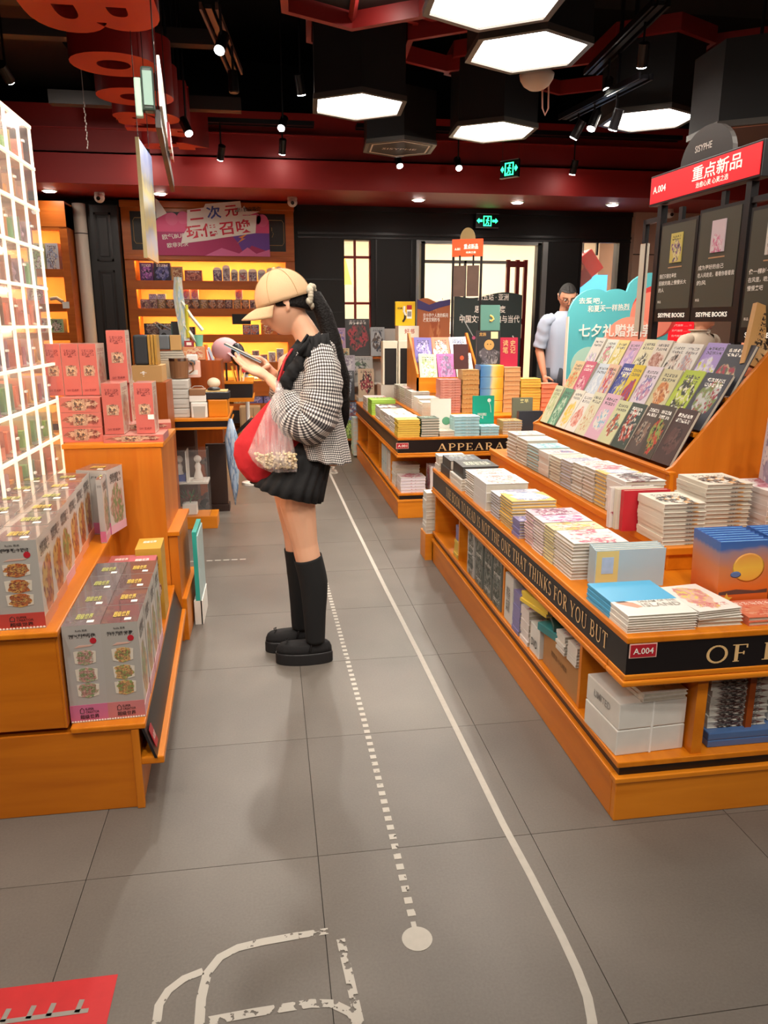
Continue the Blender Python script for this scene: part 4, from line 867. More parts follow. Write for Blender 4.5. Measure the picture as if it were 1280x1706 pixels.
def board(y0, y1, z0, z1, cm, lab, lines, px, book_w):
    z0 += 0.022
    t = thing('hanging_board', lab, 'notice board', (sgx, 3.5, 1.2), R(3), 'dark recommendation boards')
    B(-0.012, 0.0, y0, y1, z0, z1).out('board_frame', FRM, t); B(-0.014, -0.012, y0+0.015, y1-0.015, z0+0.065, z1-0.015).out('board_face', BRD, t)
    yc = (y0+y1)/2
    for hx_ in (yc,): B(-0.01, 0.01, hx_-0.015, hx_+0.015, z1, z1+0.06).out('hanger', FRM, t)
    B(-0.018, -0.014, yc-book_w/2+px, yc+book_w/2+px, z1-0.20, z1-0.06).out('pictured_book', cm, t)
    text('SISYPHE BOOKS', (-0.0125, yc, z0+0.033), (0,-1,0), (0,0,1), (y1-y0)*0.74, 0.022, SWH, t, 0.02)
    text('————————', (-0.0145, yc, z1-0.222), (0,-1,0), (0,0,1), 0.12, 0.006, mat('tan_print','#b98c66',0.5), t, 0.01)
    zz = z1-0.262
    for s, wd in lines:
        text(s, (-0.0145, y1-0.03-wd/2, zz), (0,-1,0), (0,0,1), wd, 0.022, WINK, t, 0.02); zz -= 0.034
    text('新品', (-0.0145, y1-0.045, z0+0.10), (0,-1,0), (0,0,1), 0.03, 0.013, WINK, t, 0.015)
board(0.005, 0.325, 0.19, 0.70, art('board_book_1', '#d9c86a', '#8c5c8c', '#e8dc9c', '#4c4c6c', blob=0.35, axes='YZ', tv=0.85), 'far dark board with a small yellow book picture, under the red sign', [('我们只是在寻找',0.15),('回家的路上慢慢长大',0.24),('的人',0.05)], 0.0, 0.10)
board(-0.325, -0.005, 0.19, 0.72, art('board_book_2', '#e8d4dc', '#e8a8c0', '#f0e4e8', '#e06c9c', blob=0.4, bv=0.15, axes='YZ', tv=2), 'near dark board with a pink and white book picture, under the red sign', [('成为更好的自己',0.19),('在人间走走，看看你看看我',0.27),('的风',0.07)], 0.0, 0.10)
board(-0.72, -0.375, 0.10, 0.68, art('board_book_3', '#e9e2da', '#4c3c38', '#e0d4cc', '#a05c4c', blob=0.5, axes='YZ', tv=2), 'rightmost dark board with a white book picture, cut by the picture edge', [('像一棵树一样活着',0.22),('在风里，晒太阳的日子',0.24),('慢慢来吧',0.10)], 0.0, 0.11)

# ---- goods on the open lower shelf of the near table
ZS = 0.19
WRAP = mat('wrapped_white', '#d9d6d0', 0.25, coat=0.6, var=0.08, vs=20)
def pack(x, y, z, w_, d, h, m, label, group=None, rz=0, name='wrapped_pack', cat='pack', bands=0):
    t = thing(name, label, cat, (x, y, z), rz, group)
    B(0, w_, 0, d, 0, h).out('wrapping', m, t, bevel=0.003)
    for k in range(bands): B(w_*(k+1)/(bands+1)-0.003, w_*(k+1)/(bands+1)+0.003, -0.0015, d+0.0015, -0.0008, h+0.0015).out('strap', mat('clear_strap','#eceae6',0.2), t)
    return t
pack(0.948, 1.80, ZS, 0.215, 0.20, 0.080, WRAP, 'lower of two long white wrapped packs on the open shelf corner', 'white wrapped packs', R(3), bands=1)
p = pack(0.950, 1.80, ZS+0.082, 0.212, 0.20, 0.082, WRAP, 'upper of two long white wrapped packs with small grey lettering', 'white wrapped packs', R(3), bands=1)
text('LIMITED', (-0.0005, 0.10, 0.045), (0,-1,0), (0,0,1), 0.10, 0.022, mat('grey_ink','#8c8884',0.6), p, 0.01)
stack(2, 1.02, 1.80, ZS+0.166, (0.14, 0.19, 0.012), CV['white'], 'thin wrapped picture book', 'on the upper white pack', 'thin wrapped books on the white packs', rz=R(4))
CARD = mat('cardboard', '#a8794a', 0.8, var=0.08, vs=8)
c = pack(0.955, 2.10, ZS, 0.22, 0.33, 0.125, CARD, 'brown cardboard carton on the open lower shelf of the near table', None, R(-1), 'cardboard_carton', 'carton')
text('易碎品 小心轻放', (-0.0005, 0.17, 0.075), (0,-1,0), (0,0,1), 0.15, 0.02, mat('carton_ink','#6b4a2c',0.7), c, 0.005)
stack(6, 0.95, 2.11, ZS+0.127, (0.10, 0.075, 0.0115), CV['bluespine'], 'small white and navy book', 'nearer pile on the cardboard carton', 'small navy books nearer pile')
stack(6, 0.945, 2.20, ZS+0.127, (0.10, 0.075, 0.0115), CV['bluespine'], 'small white and navy book', 'farther pile on the cardboard carton', 'small navy books farther pile')
pack(0.965, 2.30, ZS+0.127, 0.16, 0.14, 0.03, mat('teal_wrap','#2f7c80',0.3,coat=0.5,var=0.2,vs=20), 'teal wrapped packet lying on the far end of the cardboard carton', None, R(12))
pack(0.955, 2.33, ZS+0.16, 0.14, 0.17, 0.022, mat('green_wrap','#23473f',0.3,coat=0.5), 'dark green packet on top of the teal packet', None, R(-14))
stack(3, 0.955, 2.40, ZS+0.184, (0.12, 0.19, 0.013), CV['yellow'], 'white and yellow magazine', 'leaning over the dark green packet', 'white yellow magazines on the packets', rz=R(10))
w_ = pack(0.95, 2.445, ZS, 0.16, 0.10, 0.115, WRAP, 'short white paper ream with black lettering beside the carton', None, 0); text('DVD', (-0.0005, 0.05, 0.045), (0,-1,0), (0,0,1), 0.06, 0.03, BINK, w_, 0.01)
stack(8, 0.95, 2.56, ZS, (0.13, 0.09, 0.018), CV['rosewhite'], 'small white and rose box', 'second column from the white carton', 'small white rose boxes near column')
stack(9, 0.948, 2.665, ZS, (0.13, 0.085, 0.019), CV['violet'], 'small white and violet box', 'in the column against the tall white carton', 'small violet boxes far column')
w_ = pack(0.95, 2.765, ZS, 0.26, 0.105, 0.205, mat('white_carton','#cfcac2',0.5), 'tall white carton standing against the shelf divider', None, 0, 'white_carton', 'carton'); text('精装\n典藏', (-0.0005, 0.055, 0.10), (0,-1,0), (0,0,1), 0.05, 0.11, mat('grey_ink','#8c8884',0.6), w_, 0.01)
for i, (y, lab, m) in enumerate(((2.92,'first dark green wrapped bundle beyond the divider','darkbox'),(3.06,'second dark green wrapped bundle beyond the divider','darkbox'),(3.21,'grey wrapped bundle beside the dark green ones','greybox'),(3.36,'pale grey wrapped bundle, farthest of four','white'))):
    for j in range(2):
        pack(0.95, y, ZS+j*0.115, 0.20, 0.125, 0.112, art('bundle_%d_%d' % (i, j), '#70736c' if m != 'white' else '#b9b6b0', '#3d4a40', '#8c9088', '#2c322e', ink='#e6e4dc', blob=0.55, axes='YZ', bv=0.5, tv=0.3, th=0.06), lab + (', lower' if j == 0 else ', upper'), 'wrapped bundles on the open shelf', 0, bands=1)
stack(7, 0.95, 3.67, ZS, (0.12, 0.09, 0.013), CV['yellow'], 'small yellow green book', 'at the far end of the open shelf', 'small yellow green books')
stack(4, 0.96, 3.67, ZS+0.092, (0.12, 0.09, 0.02), CV['violet'], 'small purple book', 'on the yellow green books', 'small purple books')
t = stack(11, 0.905, 4.285, 0.165, (0.19, 0.10, 0.023), CV['white'], 'white magazine', 'piled at the far end of the near table', 'white magazines by the table end', name='magazine', cat='magazine')
pl = tag(B(0.90, 1.3, 4.275, 4.42, 0, 0.165).out('low_plinth', WOODX), 'low wooden block carrying the magazine pile at the table end', 'block')
# right compartment: wrapped patterned volumes on blue folders
for i in range(2): pack(1.235, 1.80, ZS+i*0.024, 0.30, 0.21, 0.023, mat('blue_folder','#4a6a9c',0.35,coat=0.4,var=0.1,vs=10), 'lower blue wrapped folder in the right compartment' if i == 0 else 'upper blue wrapped folder in the right compartment', 'blue wrapped folders')
for i in range(9): book(Matrix.Translation((1.245+random.uniform(-.004,.004), 1.825, ZS+0.048+i*0.0205)), (0.19, 0.17, 0.020), art('strip_spine','#dcd8d0','#6c2c24','#2c2a2c','#e9e4da',ink='#1c1a1c',blob=0.7,axes='XZ',tv=0.5,th=0.5), 'patterned wrapped book, ' + (ORD[8-i] if i < 8 else 'topmost') + ' from the top on the blue folders', 'patterned wrapped books', pm=art('strip_edge','#d6d2ca','#6c2c24','#2c2a2c','#e9e4da',ink='#1c1a1c',blob=0.9,axes='XZ',tv=0.5,th=0.5))
for i in range(3): pack(1.45, 1.84+i*0.0, ZS+0.048+i*0.06, 0.10, 0.18, 0.058, WRAP, ['bottom','middle','top'][i]+' clear wrapped bundle at the right edge of the lower shelf', 'clear wrapped bundles at the edge')

# ================================================================ FAR TABLE (A.001)
SX, SY = 0.905, 5.295
t1 = book_table('second stepped wooden book table beyond the near one, marked A.001', SX, SY, 2.38, 7.95, 0.028, (0.42, 1.05, 1.8), (0.44, 1.2))
badge('A.001', 0.030, -0.004, 0.545, 0.085, 0.036, t1)
serif_text('APPEARANCE', (0.66, -0.002, 0.528), (1,0,0), (0,0,1), 0.74, 0.052, GOLD, t1)
serif_text('THE BOOK TO READ IS NOT THE ONE THAT THINKS FOR YOU BUT', (-0.002, 1.3, 0.535), (0,-1,0), (0,0,1), 2.2, 0.04, mat('dull_gold','#8a6a4c',0.5), t1)
B(0.27, 1.475, 0.50, 2.66, 0.603, 0.675).out('upper_step', WOOD, t1, bevel=0.003); B(0.26, 1.475, 0.49, 2.66, 0.675, 0.692).out('upper_step_top', WOOD, t1, bevel=0.003)
ZA, ZB = 0.604, 0.693
stack(8, 0.905, 5.31, ZA, (0.165, 0.15, 0.0158), CV['yellow'], 'small yellow hardback', 'at the corner of the far table', 'small yellow hardbacks', pm=YEL)
stack(7, 1.075, 5.31, ZA, (0.135, 0.17, 0.019), CV['dkgreen'], 'dark green hardback with white pages', 'beside the yellow hardbacks', 'dark green hardbacks')
stack(2, 1.215, 5.32, ZA, (0.15, 0.16, 0.019), CV['cream'], 'thick white book', 'under the standing white balloon book', 'thick white books on the far table')
WB = mat('white_cover','#e6e2d6',0.4)
o = book(frame((1.185, 5.50, ZA+0.02), (1,0,0), (0,0.08,1)), (0.155, 0.235, 0.018), WB, 'standing white book with a green balloon picture', None)
bl = MB().ball((0,0,0), (0.032,0.03,0.001), 18, 6).out('green_balloon', mat('balloon_green','#5c9c78',0.5), o, smooth=True); bl.location = (0.118, 0.07, 0.0188)
stack(6, 1.325, 5.31, ZA, (0.19, 0.16, 0.0235), CV['ltblue'], 'pale blue box book', 'beside the standing white balloon book', 'pale blue box books', pm=BLUEE, name='boxed_book')
stack(3, 1.525, 5.31, ZA, (0.14, 0.15, 0.022), CV['ltblue'], 'pale green box book', 'under the standing teal book', 'pale green box books', pm=BLUEE, name='boxed_book')
TEAL = mat('teal_cover','#0aa286',0.4)
o = book(frame((1.505, 5.49, ZA+0.05), (1,0,0), (0,0.05,1)), (0.165, 0.225, 0.02), TEAL, 'bright teal green book standing near the table front', None)
text('森林生活笔记\n一步一景', (0.07, 0.075, 0.0205), (1,0,0), (0,1,0), 0.07, 0.045, WINK, o, 0.02)
q = MB().lathe([(0.014,0),(0.014,0.001)], (0.125,0.19,0.0202), 14).out('flower_print', WINK, o)
MB().tube([(0.125,0.175,0.0205),(0.135,0.15,0.0205),(0.14,0.10,0.0205)], 0.0015, 5).out('stem_print', WINK, o)
yy = 5.52
for (k, n, d, t, pm, desc, nm) in (('white',9,0.24,0.0125,GREY,'white wrapped book','behind the yellow hardbacks'),('whitepink',9,0.24,0.012,GREY,'pinkish wrapped book','second pile behind the yellow hardbacks'),
        ('cream',8,0.26,0.013,GREY,'grey white wrapped book','third pile behind the yellow hardbacks'),('comicblk',8,0.28,0.014,GREY,'wrapped book with dark cover','between the white and lime piles')):
    far_pile(n, 0.915, yy, ZA, (0.20, d-0.01, t), CV[k], pm); yy += d+0.01
stack(6, 0.90, 6.70, ZA, (0.22, 0.27, 0.022), CV['lime'], 'lime green boxed book', 'at the aisle side of the far table', 'lime green boxed books', pm=LIMEE, name='boxed_book')
far_pile(7, 0.90, 7.05, ZA, (0.2, 0.3, 0.017), CV['rosewhite'], PAPER)
stack(8, 1.185, 5.81, ZB, (0.17, 0.17, 0.0135), CV['cream'], 'cream page book', 'at the near left corner of the far upper step', 'cream page books')
for (x, y, n, k, t, desc, nm, pm) in ((1.20,6.35,9,'white',0.016,'white wrapped book','left row of the far upper step, nearest',GREY),(1.20,6.68,9,'whitepink',0.0165,'off white wrapped book','left row of the far upper step, second',GREY),(1.20,7.0,9,'cream',0.016,'pale wrapped book','left row of the far upper step, third',GREY)):
    far_pile(n, x, y, ZB, (0.16, 0.27, t), CV[k], pm)
stack(1, 1.20, 6.02, ZB+0.0, (0.17, 0.24, 0.12), CV['white'], 'thick white folder box', 'behind the cream page books', 'thick white folder box')
stack(13, 1.372, 6.0, ZB, (0.175, 0.16, 0.0208), CV['redpat'], 'reddish patterned book', 'beside the gold patterned books', 'reddish patterned books', pm=PKE)
stack(9, 1.555, 6.0, ZB, (0.142, 0.16, 0.0385), CV['kraft'], 'gold patterned thick book', 'between the red and blue piles', 'gold patterned thick books', pm=KRE)
tag(_far.out('far_book_piles', _farm), 'low piles of white wrapped books along the left rows of the far table', 'books', kind='stuff')
BG = grad('blue_gold_edge', [(0.0,'#3c74b0'),(0.4,'#6c9cc0'),(0.55,'#e0cc88'),(0.75,'#ecb43c'),(1.0,'#e89a30')])
for i in range(4): pack(1.705, 6.0, ZB+i*0.096, 0.195, 0.18, 0.094, BG, 'blue and yellow wrapped bundle, ' + ['bottom','third from the top','second from the top','topmost'][i] + ' in its pile', 'blue and yellow bundles')
stack(10, 1.907, 6.0, ZB, (0.14, 0.16, 0.0365), CV['beige'], 'thick beige book', 'right of the blue and yellow bundles', 'thick beige books', pm=mat('beige_pages','#c99a68',0.8,var=0.15,vs=40))
stack(12, 2.053, 6.0, ZB, (0.175, 0.16, 0.0225), CV['yellow'], 'lemon yellow book', 'between the beige and coral piles', 'lemon yellow books', pm=YEL)
stack(6, 2.232, 6.0, ZB, (0.145, 0.16, 0.038), CV['coral'], 'coral orange folder', 'at the right end of the far upper step', 'coral orange folders', pm=mat('coral_pages','#e08a68',0.7))
OL = mat('olive_grey_cover','#6f7664',0.4); NV = mat('navy_grey_cover','#2e3a46',0.35)
o = book(frame((1.855, 5.62, ZB-0.01), (1,0,0), (0,0.05,1)), (0.16, 0.165, 0.03), OL, 'olive grey book with yellow title standing behind a navy book', None)
text('来早', (0.09, 0.14, 0.0305), (1,0,0), (0,1,0), 0.07, 0.03, mat('pale_yellow_print','#efe6a0',0.5), o, 0.02)
book(frame((1.86, 5.50, ZA), (1,0,0), (0,0.05,1)), (0.19, 0.155, 0.05), NV, 'dark navy thick book standing at the right end of the far table', None)
stack(5, 1.70, 5.34, ZA, (0.15, 0.16, 0.02), CV['kraft'], 'tan and white book', 'right of the pale green box books', 'tan and white books', pm=PAPER)
# books standing on the piles
BRN = mat('brown_cover','#4a2c2c',0.4)
o = book(frame((1.50, 6.08, ZB+9*0.0385+0.002), (1,0.2,0), (0,0.12,1)), (0.125, 0.20, 0.02), BRN, 'dark brown book with orange ring standing on the gold pile', None)
MB().lathe([(0.012,0),(0.018,0.0005),(0.018,0.001),(0.012,0.001)], (0.065,0.09,0.0205), 16).out('orange_ring', mat('ring_orange','#c8502c',0.5), o)
BG2 = art('cover_blackgold', '#211d1f', '#3a3336', '#5a5258', '#8c8488', ink='#d0a848', blob=0.32, bv=0.22, tv=2)
o = book(frame((1.69, 6.1, ZB+4*0.096+0.002), (1,0,0), (0,0.1,1)), (0.20, 0.27, 0.025), BG2, 'black book with round gold face standing on the blue bundles', None)
MB().lathe([(0.042,0),(0.042,0.0008)], (0.105,0.155,0.0252), 20).out('gold_disc', mat('print_gold','#b88c4c',0.4), o)
MB().ball((0.092,0.16,0.0262), (0.006,0.004,0.0005), 8, 4).out('eye_print', BINK, o); MB().ball((0.118,0.16,0.0262), (0.006,0.004,0.0005), 8, 4).out('eye_print', BINK, o)
B(0.12,0.18,0.205,0.26,0.025,0.026).out('cream_label', mat('cream_label','#e0c894',0.5), o); text('龙族', (0.05,0.24,0.0255), (1,0,0), (0,1,0), 0.06, 0.03, mat('print_gold','#b88c4c',0.4), o, 0.02)
CR = mat('crimson_cover','#a8203c',0.4)
o = book(frame((1.90, 6.14, ZB+0.355), (1,0,0), (0,0.08,1)), (0.155, 0.245, 0.02), CR, 'crimson book with four gold characters standing on the beige pile', None)
text('读 史\n笔 记', (0.08,0.17,0.0205), (1,0,0), (0,1,0), 0.11, 0.11, mat('print_pale_gold','#d8a06c',0.5), o, 0.012)
o = book(frame((1.745, 6.2, ZB+4*0.096+0.272), (1,0,0), (0,0.1,1)), (0.165, 0.205, 0.02), mat('teal_grey_cover','#4f7a6e',0.4), 'teal grey book balanced on top of the black gold book', None)
MB().tube([(0.08,0.12,0.021),(0.10,0.11,0.021),(0.11,0.09,0.021),(0.09,0.075,0.021),(0.075,0.08,0.021)], 0.008, 6).out('yellow_swirl', mat('swirl','#e0b060',0.5), o)
# small magazine rack on the far table
mr = thing('magazine_rack', 'small sloping wooden magazine rack standing on the far table', 'book rack', (1.54, 6.55, ZB+0.13))
for s in (-0.28, 0.26): MB().prism([(-0.12,0.0),(-0.12,0.16),(0.32,0.50),(0.36,0.50),(0.36,0)], s, s+0.018, 'X').out('side_board', WOODZ, mr)
B(-0.28, 0.27, -0.12, -0.10, 0.0, 0.13).out('front_lip', WOODX, mr); MB().prism([(-0.10,0.0),(-0.10,0.10),(0.33,0.46),(0.35,0.46),(0.35,0.0)], -0.27, 0.27, 'X').out('sloped_backing', INNER, mr)
mg = [('#6c5ca8','#9c8cc8','#c8b4dc','#3c3478','violet'),('#e8825c','#f0b49c','#f2e6dc','#c05c4c','coral and white'),('#cfd0dc','#e6e6ea','#a0a8c8','#8890b0','pale grey blue'),('#d8dca8','#c0d088','#e8e8cc','#8ca060','pale lime'),('#b8509c','#d880b8','#6c6488','#8c3c7c','magenta'),('#d8d4c4','#b8b4a4','#e8e4d8','#c09c8c','pale wrapped')]
for i, (b_, c1, c2, c3, nm) in enumerate(mg):
    r, c_ = divmod(i, 3)
    cm = art('mag_'+nm, b_, c1, c2, c3, blob=0.5)
    book(frame((1.275+c_*0.165+0.02*r, 6.455+0.12*(1-r), ZB+0.24+0.14*(1-r)), (1,0.0,0.03*(c_-1)), (0.06,0.5,0.8)), (0.155, 0.25, 0.006), cm, nm + ' magazine face out on the small far rack', 'magazines on the small far rack', name='magazine', cat='magazine')
# bookends and yellow box behind
for i, (x, lab) in enumerate(((1.10,'left of two white book boxes with black fronts on the far table'),(1.255,'right of two white book boxes with black fronts on the far table'))):
    t = thing('file_box', lab, 'box', (x, 7.35, ZB+0.13), group='black fronted boxes on the far table')
    B(0, 0.145, 0, 0.12, 0, 0.42).out('box_body', mat('box_cream','#d8d0bc',0.5), t, bevel=0.003); B(0.018, 0.135, -0.004, 0, 0.0, 0.35).out('black_front', BLACK, t)
tag(B(1.08, 1.42, 7.33, 7.60, ZB, ZB+0.128).out('white_pile', GREY), 'low grey stack platform under the black fronted boxes', 'box')
t = thing('yellow_book_box', 'bright yellow boxed book standing high behind the far table', 'box', (1.265, 7.6, 1.385))
B(0, 0.20, 0, 0.05, 0, 0.235).out('box_body', mat('box_yellow','#e0b40c',0.4), t, bevel=0.003)
B(0.115,0.165,-0.003,0,0.16,0.20).out('red_label', REDBADGE, t); B(0.115,0.165,-0.003,0,0.07,0.155).out('white_label', WINK, t); B(0.12,0.16,-0.004,-0.003,0.09,0.14).out('label_print', mat('grey_ink','#8c8884',0.6), t)
MB().tube([(0.09,-0.002,0.19),(0.085,-0.002,0.14),(0.105,-0.002,0.10)], 0.012, 6).out('white_figure', WINK, t); MB().tube([(0.1,-0.002,0.12),(0.095,-0.002,0.07),(0.075,-0.002,0.04)], 0.01, 6).out('dark_figure', BINK, t)
text('经典', (0.045,-0.001,0.17), (1,0,0), (0,0,1), 0.05, 0.02, BINK, t, 0.01)
t = thing('display_stand', 'white cardboard display stand below the yellow boxed book', 'stand', (1.28, 7.5, ZB))
B(0, 0.205, 0, 0.2, 0, 0.692).out('stand_body', mat('stand_white','#ddd2c0',0.5), t); text('好书', (0.11,-0.001,0.64), (1,0,0), (0,0,1), 0.10, 0.05, mat('print_red','#b85040',0.5), t, 0.01)
# sign frame of the far table
s2 = thing('shelf_sign', 'small orange red shelf sign on black posts above the far table', 'sign', (1.83, 7.0, 1.1), R(-25))
B(-0.14, 0.14, -0.02, 0.02, 0.90, 1.05).out('sign_box', mat('sign_orange','#c8401c',0.4, emit='#d2441c', es=0.5), s2)
text('A.001', (-0.09,-0.021,0.965), (1,0,0), (0,0,1), 0.05, 0.022, SWH, s2, 0.02); text('重点新品', (0.035,-0.021,0.985), (1,0,0), (0,0,1), 0.13, 0.045, SWH, s2, 0.02); text('经典之选', (0.035,-0.021,0.935), (1,0,0), (0,0,1), 0.09, 0.018, SWH, s2, 0.02)
MB().prism([(0.07*math.cos(R(a)), 1.05+0.10*math.sin(R(a))) for a in range(0, 181, 15)], -0.01, 0.01, 'Y').out('arched_top', mat('arch_brown','#8c7448',0.5), s2)
for x in (-0.13, 0.13): B(x-0.01, x+0.01, -0.01, 0.01, -0.41, 0.90).out('post', FRM, s2)
for i, x in enumerate((-0.065, 0.06)):
    t = thing('hanging_board', ['left','right'][i]+' small dark brown board hanging under the far shelf sign', 'notice board', (1.83, 7.0, 1.1), R(-25), 'small boards under the far sign')
    B(x-0.055, x+0.055, -0.03, -0.02, 0.55, 0.82).out('board_face', mat('board_brown','#5c463c',0.5,var=0.3,vs=12), t); B(x-0.008, x+0.008, -0.027, -0.017, 0.82, 0.91).out('hanger', FRM, t)
# posters behind the far table
def poster(x0, x1, z0, z1, y, m, label, wave=0.03, th=0.02, bulge=0.05):
    n = 14; pts = [(x0, z0), (x1, z0)] + [(x1-(x1-x0)*i/n, z1 + wave*math.sin(3.1*i/n*2) + (bulge if 0 < i < n else 0)*0) for i in range(n+1)]
    t = thing('poster_stand', label, 'poster stand', ((x0+x1)/2, y, 0))
    MB().prism([(a-(x0+x1)/2, z) for a, z in pts], 0, th, 'Y').out('poster_board', m, t)
    B(-0.2, 0.2, 0.05, 0.3, 0, 0.03).out('foot', FRM, t); B(-0.015, 0.015, th, th+0.05, 0.02, z0+0.3).out('back_strut', FRM, t); return t
p = poster(1.957, 2.70, 0.35, 1.70, 7.98, mat('poster_dark_teal','#24302e',0.5,var=0.2,vs=4), 'dark green poster with white characters standing behind the far table', 0.03)
text('第五站 · 亚洲', (0.05,-0.001,1.68), (1,0,0), (0,0,1), 0.34, 0.07, WINK, p, 0.02); text('思想的深度', (0.02,-0.001,1.555), (1,0,0), (0,0,1), 0.34, 0.075, WINK, p, 0.02); text('中国文学的经典与当代', (0.02,-0.001,1.455), (1,0,0), (0,0,1), 0.66, 0.08, WINK, p, 0.02)
MB().tube([(-0.3,-0.002,1.5),(-0.25,-0.002,1.42),(-0.16,-0.002,1.28)], 0.006, 5).out('splash_print', mat('pale_grey_print','#aab4b4',0.5), p)
MB().ball((-0.15,-0.002,1.26),(0.02,0.002,0.02),8,5).out('pink_print', mat('print_pink','#c05c84',0.5), p); MB().tube([(0.28,-0.002,1.28),(0.33,-0.002,1.2)],0.006,5).out('fish_print', WINK, p)
p = poster(1.575, 1.93, 0.35, 1.64, 8.05, art('poster_orange','#b8683c','#c87848','#a85428','#d08c5c',blob=0.6,bv=0.3,axes='XZ',tv=2), 'orange brown desert poster with a purple top edge behind the far table', -0.03)
MB().prism([(-0.178,1.56),(-0.05,1.53),(0.06,1.57),(0.178,1.60),(0.178,1.66),(0.05,1.635),(-0.05,1.60),(-0.178,1.655)], -0.003, 0, 'Y').out('purple_band', mat('purple_band','#3a3068',0.5), p)
text('在十四个人类的瞬间\n改变文明的书', (0.02,-0.001,1.47), (1,0,0), (0,0,1), 0.27, 0.09, WINK, p, 0.015)
# heart poster by the man
HT = mat('heart_teal','#58b4bc',0.5)
hp = thing('poster_stand', 'large teal and coral heart poster with white characters beside the standing man', 'poster stand', (2.85, 6.0, 0), 0)
def scal(x0, x1, z0, lobes):
    p = [(x1, z0), (x0, z0)]
    for (cx, cz, r, a0, a1) in lobes: p += [(cx+r*math.cos(R(a0+(a1-a0)*i/9)), cz+r*math.sin(R(a0+(a1-a0)*i/9))) for i in range(10)]
    return p
MB().prism(scal(-0.42, 0.46, 0.45, [(-0.20,1.46,0.22,180,75),(-0.02,1.50,0.18,120,60),(0.28,1.56,0.25,140,40)])+[(0.46,1.7)], 0, 0.03, 'Y').out('poster_board', HT, hp)
COR = mat('heart_coral','#f08a74',0.5); COR2 = mat('heart_coral_light','#f29c84',0.5); PGR = mat('heart_pale','#a9cfc0',0.5); RD2 = mat('heart_red','#d2403c',0.5)
MB().lathe([(0.21,0),(0.21,0.003)], (0.33,-0.003,1.50), 40, ax='Y').out('coral_disc', RD2, hp); MB().lathe([(0.19,0),(0.19,0.002)], (0.30,-0.005,1.47), 40, ax='Y').out('coral_disc', COR, hp)
MB().lathe([(0.24,0),(0.24,0.002)], (0.12,-0.007,1.22), 40, ax='Y').out('coral_disc', COR2, hp)
MB().prism([(-0.42,0.96),(-0.2,0.90),(0.1,0.8),(0.46,0.7),(0.46,0.45),(-0.42,0.45)], -0.009, 0, 'Y').out('coral_band', COR, hp)
MB().lathe([(0.16,0),(0.16,0.002)], (-0.22,-0.004,1.06), 30, ax='Y').out('pale_disc', PGR, hp)
B(-0.426,-0.418,-0.012,0.032,0.45,1.46).out('white_edge', WINK, hp)
text('去爱吧，', (-0.24,-0.001,1.585), (1,0.0,0), (0,0,1), 0.20, 0.05, WINK, hp, 0.012); text('和夏天一样热烈', (-0.08,-0.001,1.53), (1,0,0.05), (-0.05,0,1), 0.36, 0.055, WINK, hp, 0.012)
text('七夕礼赠推荐', (-0.02,-0.010,1.35), (1,0,0), (0,0,1), 0.62, 0.105, WINK, hp, 0.02)
B(-0.2, 0.2, 0.05, 0.3, 0, 0.03).out('foot', FRM, hp); B(-0.02, 0.02, 0.03, 0.06, 0.03, 0.8).out('back_strut', FRM, hp)
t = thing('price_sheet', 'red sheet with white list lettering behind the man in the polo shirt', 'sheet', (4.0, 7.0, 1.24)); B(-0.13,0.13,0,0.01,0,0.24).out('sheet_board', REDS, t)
for i in range(4): text('热卖推荐 ....... 19', (0,-0.001,0.20-0.05*i), (1,0,0), (0,0,1), 0.2, 0.02, WINK, t, 0.01)
B(-0.01,0.01,0.01,0.03,-1.24,0.1).out('pole', FRM, t)
# lower shelf goods of the far table
stack(5, 0.93, 5.32, ZS, (0.19, 0.17, 0.0225), CV['rosewhite'], 'white and red spined book', 'at the corner of the far lower shelf', 'lower shelf corner books', pm=mat('lilac_white_edge','#d8ccd4',0.6))
for i in range(5): book(frame((1.13+i*0.026+0.024, 5.33, ZS), (0,1,0), (0,0,1)), (0.15, 0.19, 0.022), CV['rosewhite'], ['leftmost','second','third','fourth','rightmost'][i]+' upright white book beside the corner pile, far lower shelf', 'upright white books on the far lower shelf', pm=mat('lilac_white_edge','#d8ccd4',0.6))
for i, y in enumerate((5.53, 5.72)): stack(7, 0.925, y, ZS, (0.19, 0.17, 0.024+0.006*i), CV['white'], 'white boxed book', ['second','third'][i]+' pile from the corner, far lower shelf', 'boxed books pile %s' % 'AB'[i])
for i in range(6): book(frame((0.925, 6.0+i*0.05, ZS), (1,0,0), (0,0,1)), (0.18, 0.23, 0.04), CV['ltblue' if i % 2 else 'white'], ORD[i].replace('topmost','nearest')+' upright pale blue set book, far lower shelf', 'upright pale blue set books')
stack(9, 0.87, 7.96, 0.02, (0.2, 0.2, 0.045), CV['ltblue'], 'pale blue wrapped pack', 'piled at the far end of the far table', 'pale blue packs by the far table end', name='wrapped_pack', cat='pack')
NTH = 'first second third fourth fifth sixth seventh eighth ninth tenth eleventh twelfth thirteenth fourteenth fifteenth sixteenth seventeenth eighteenth'.split()
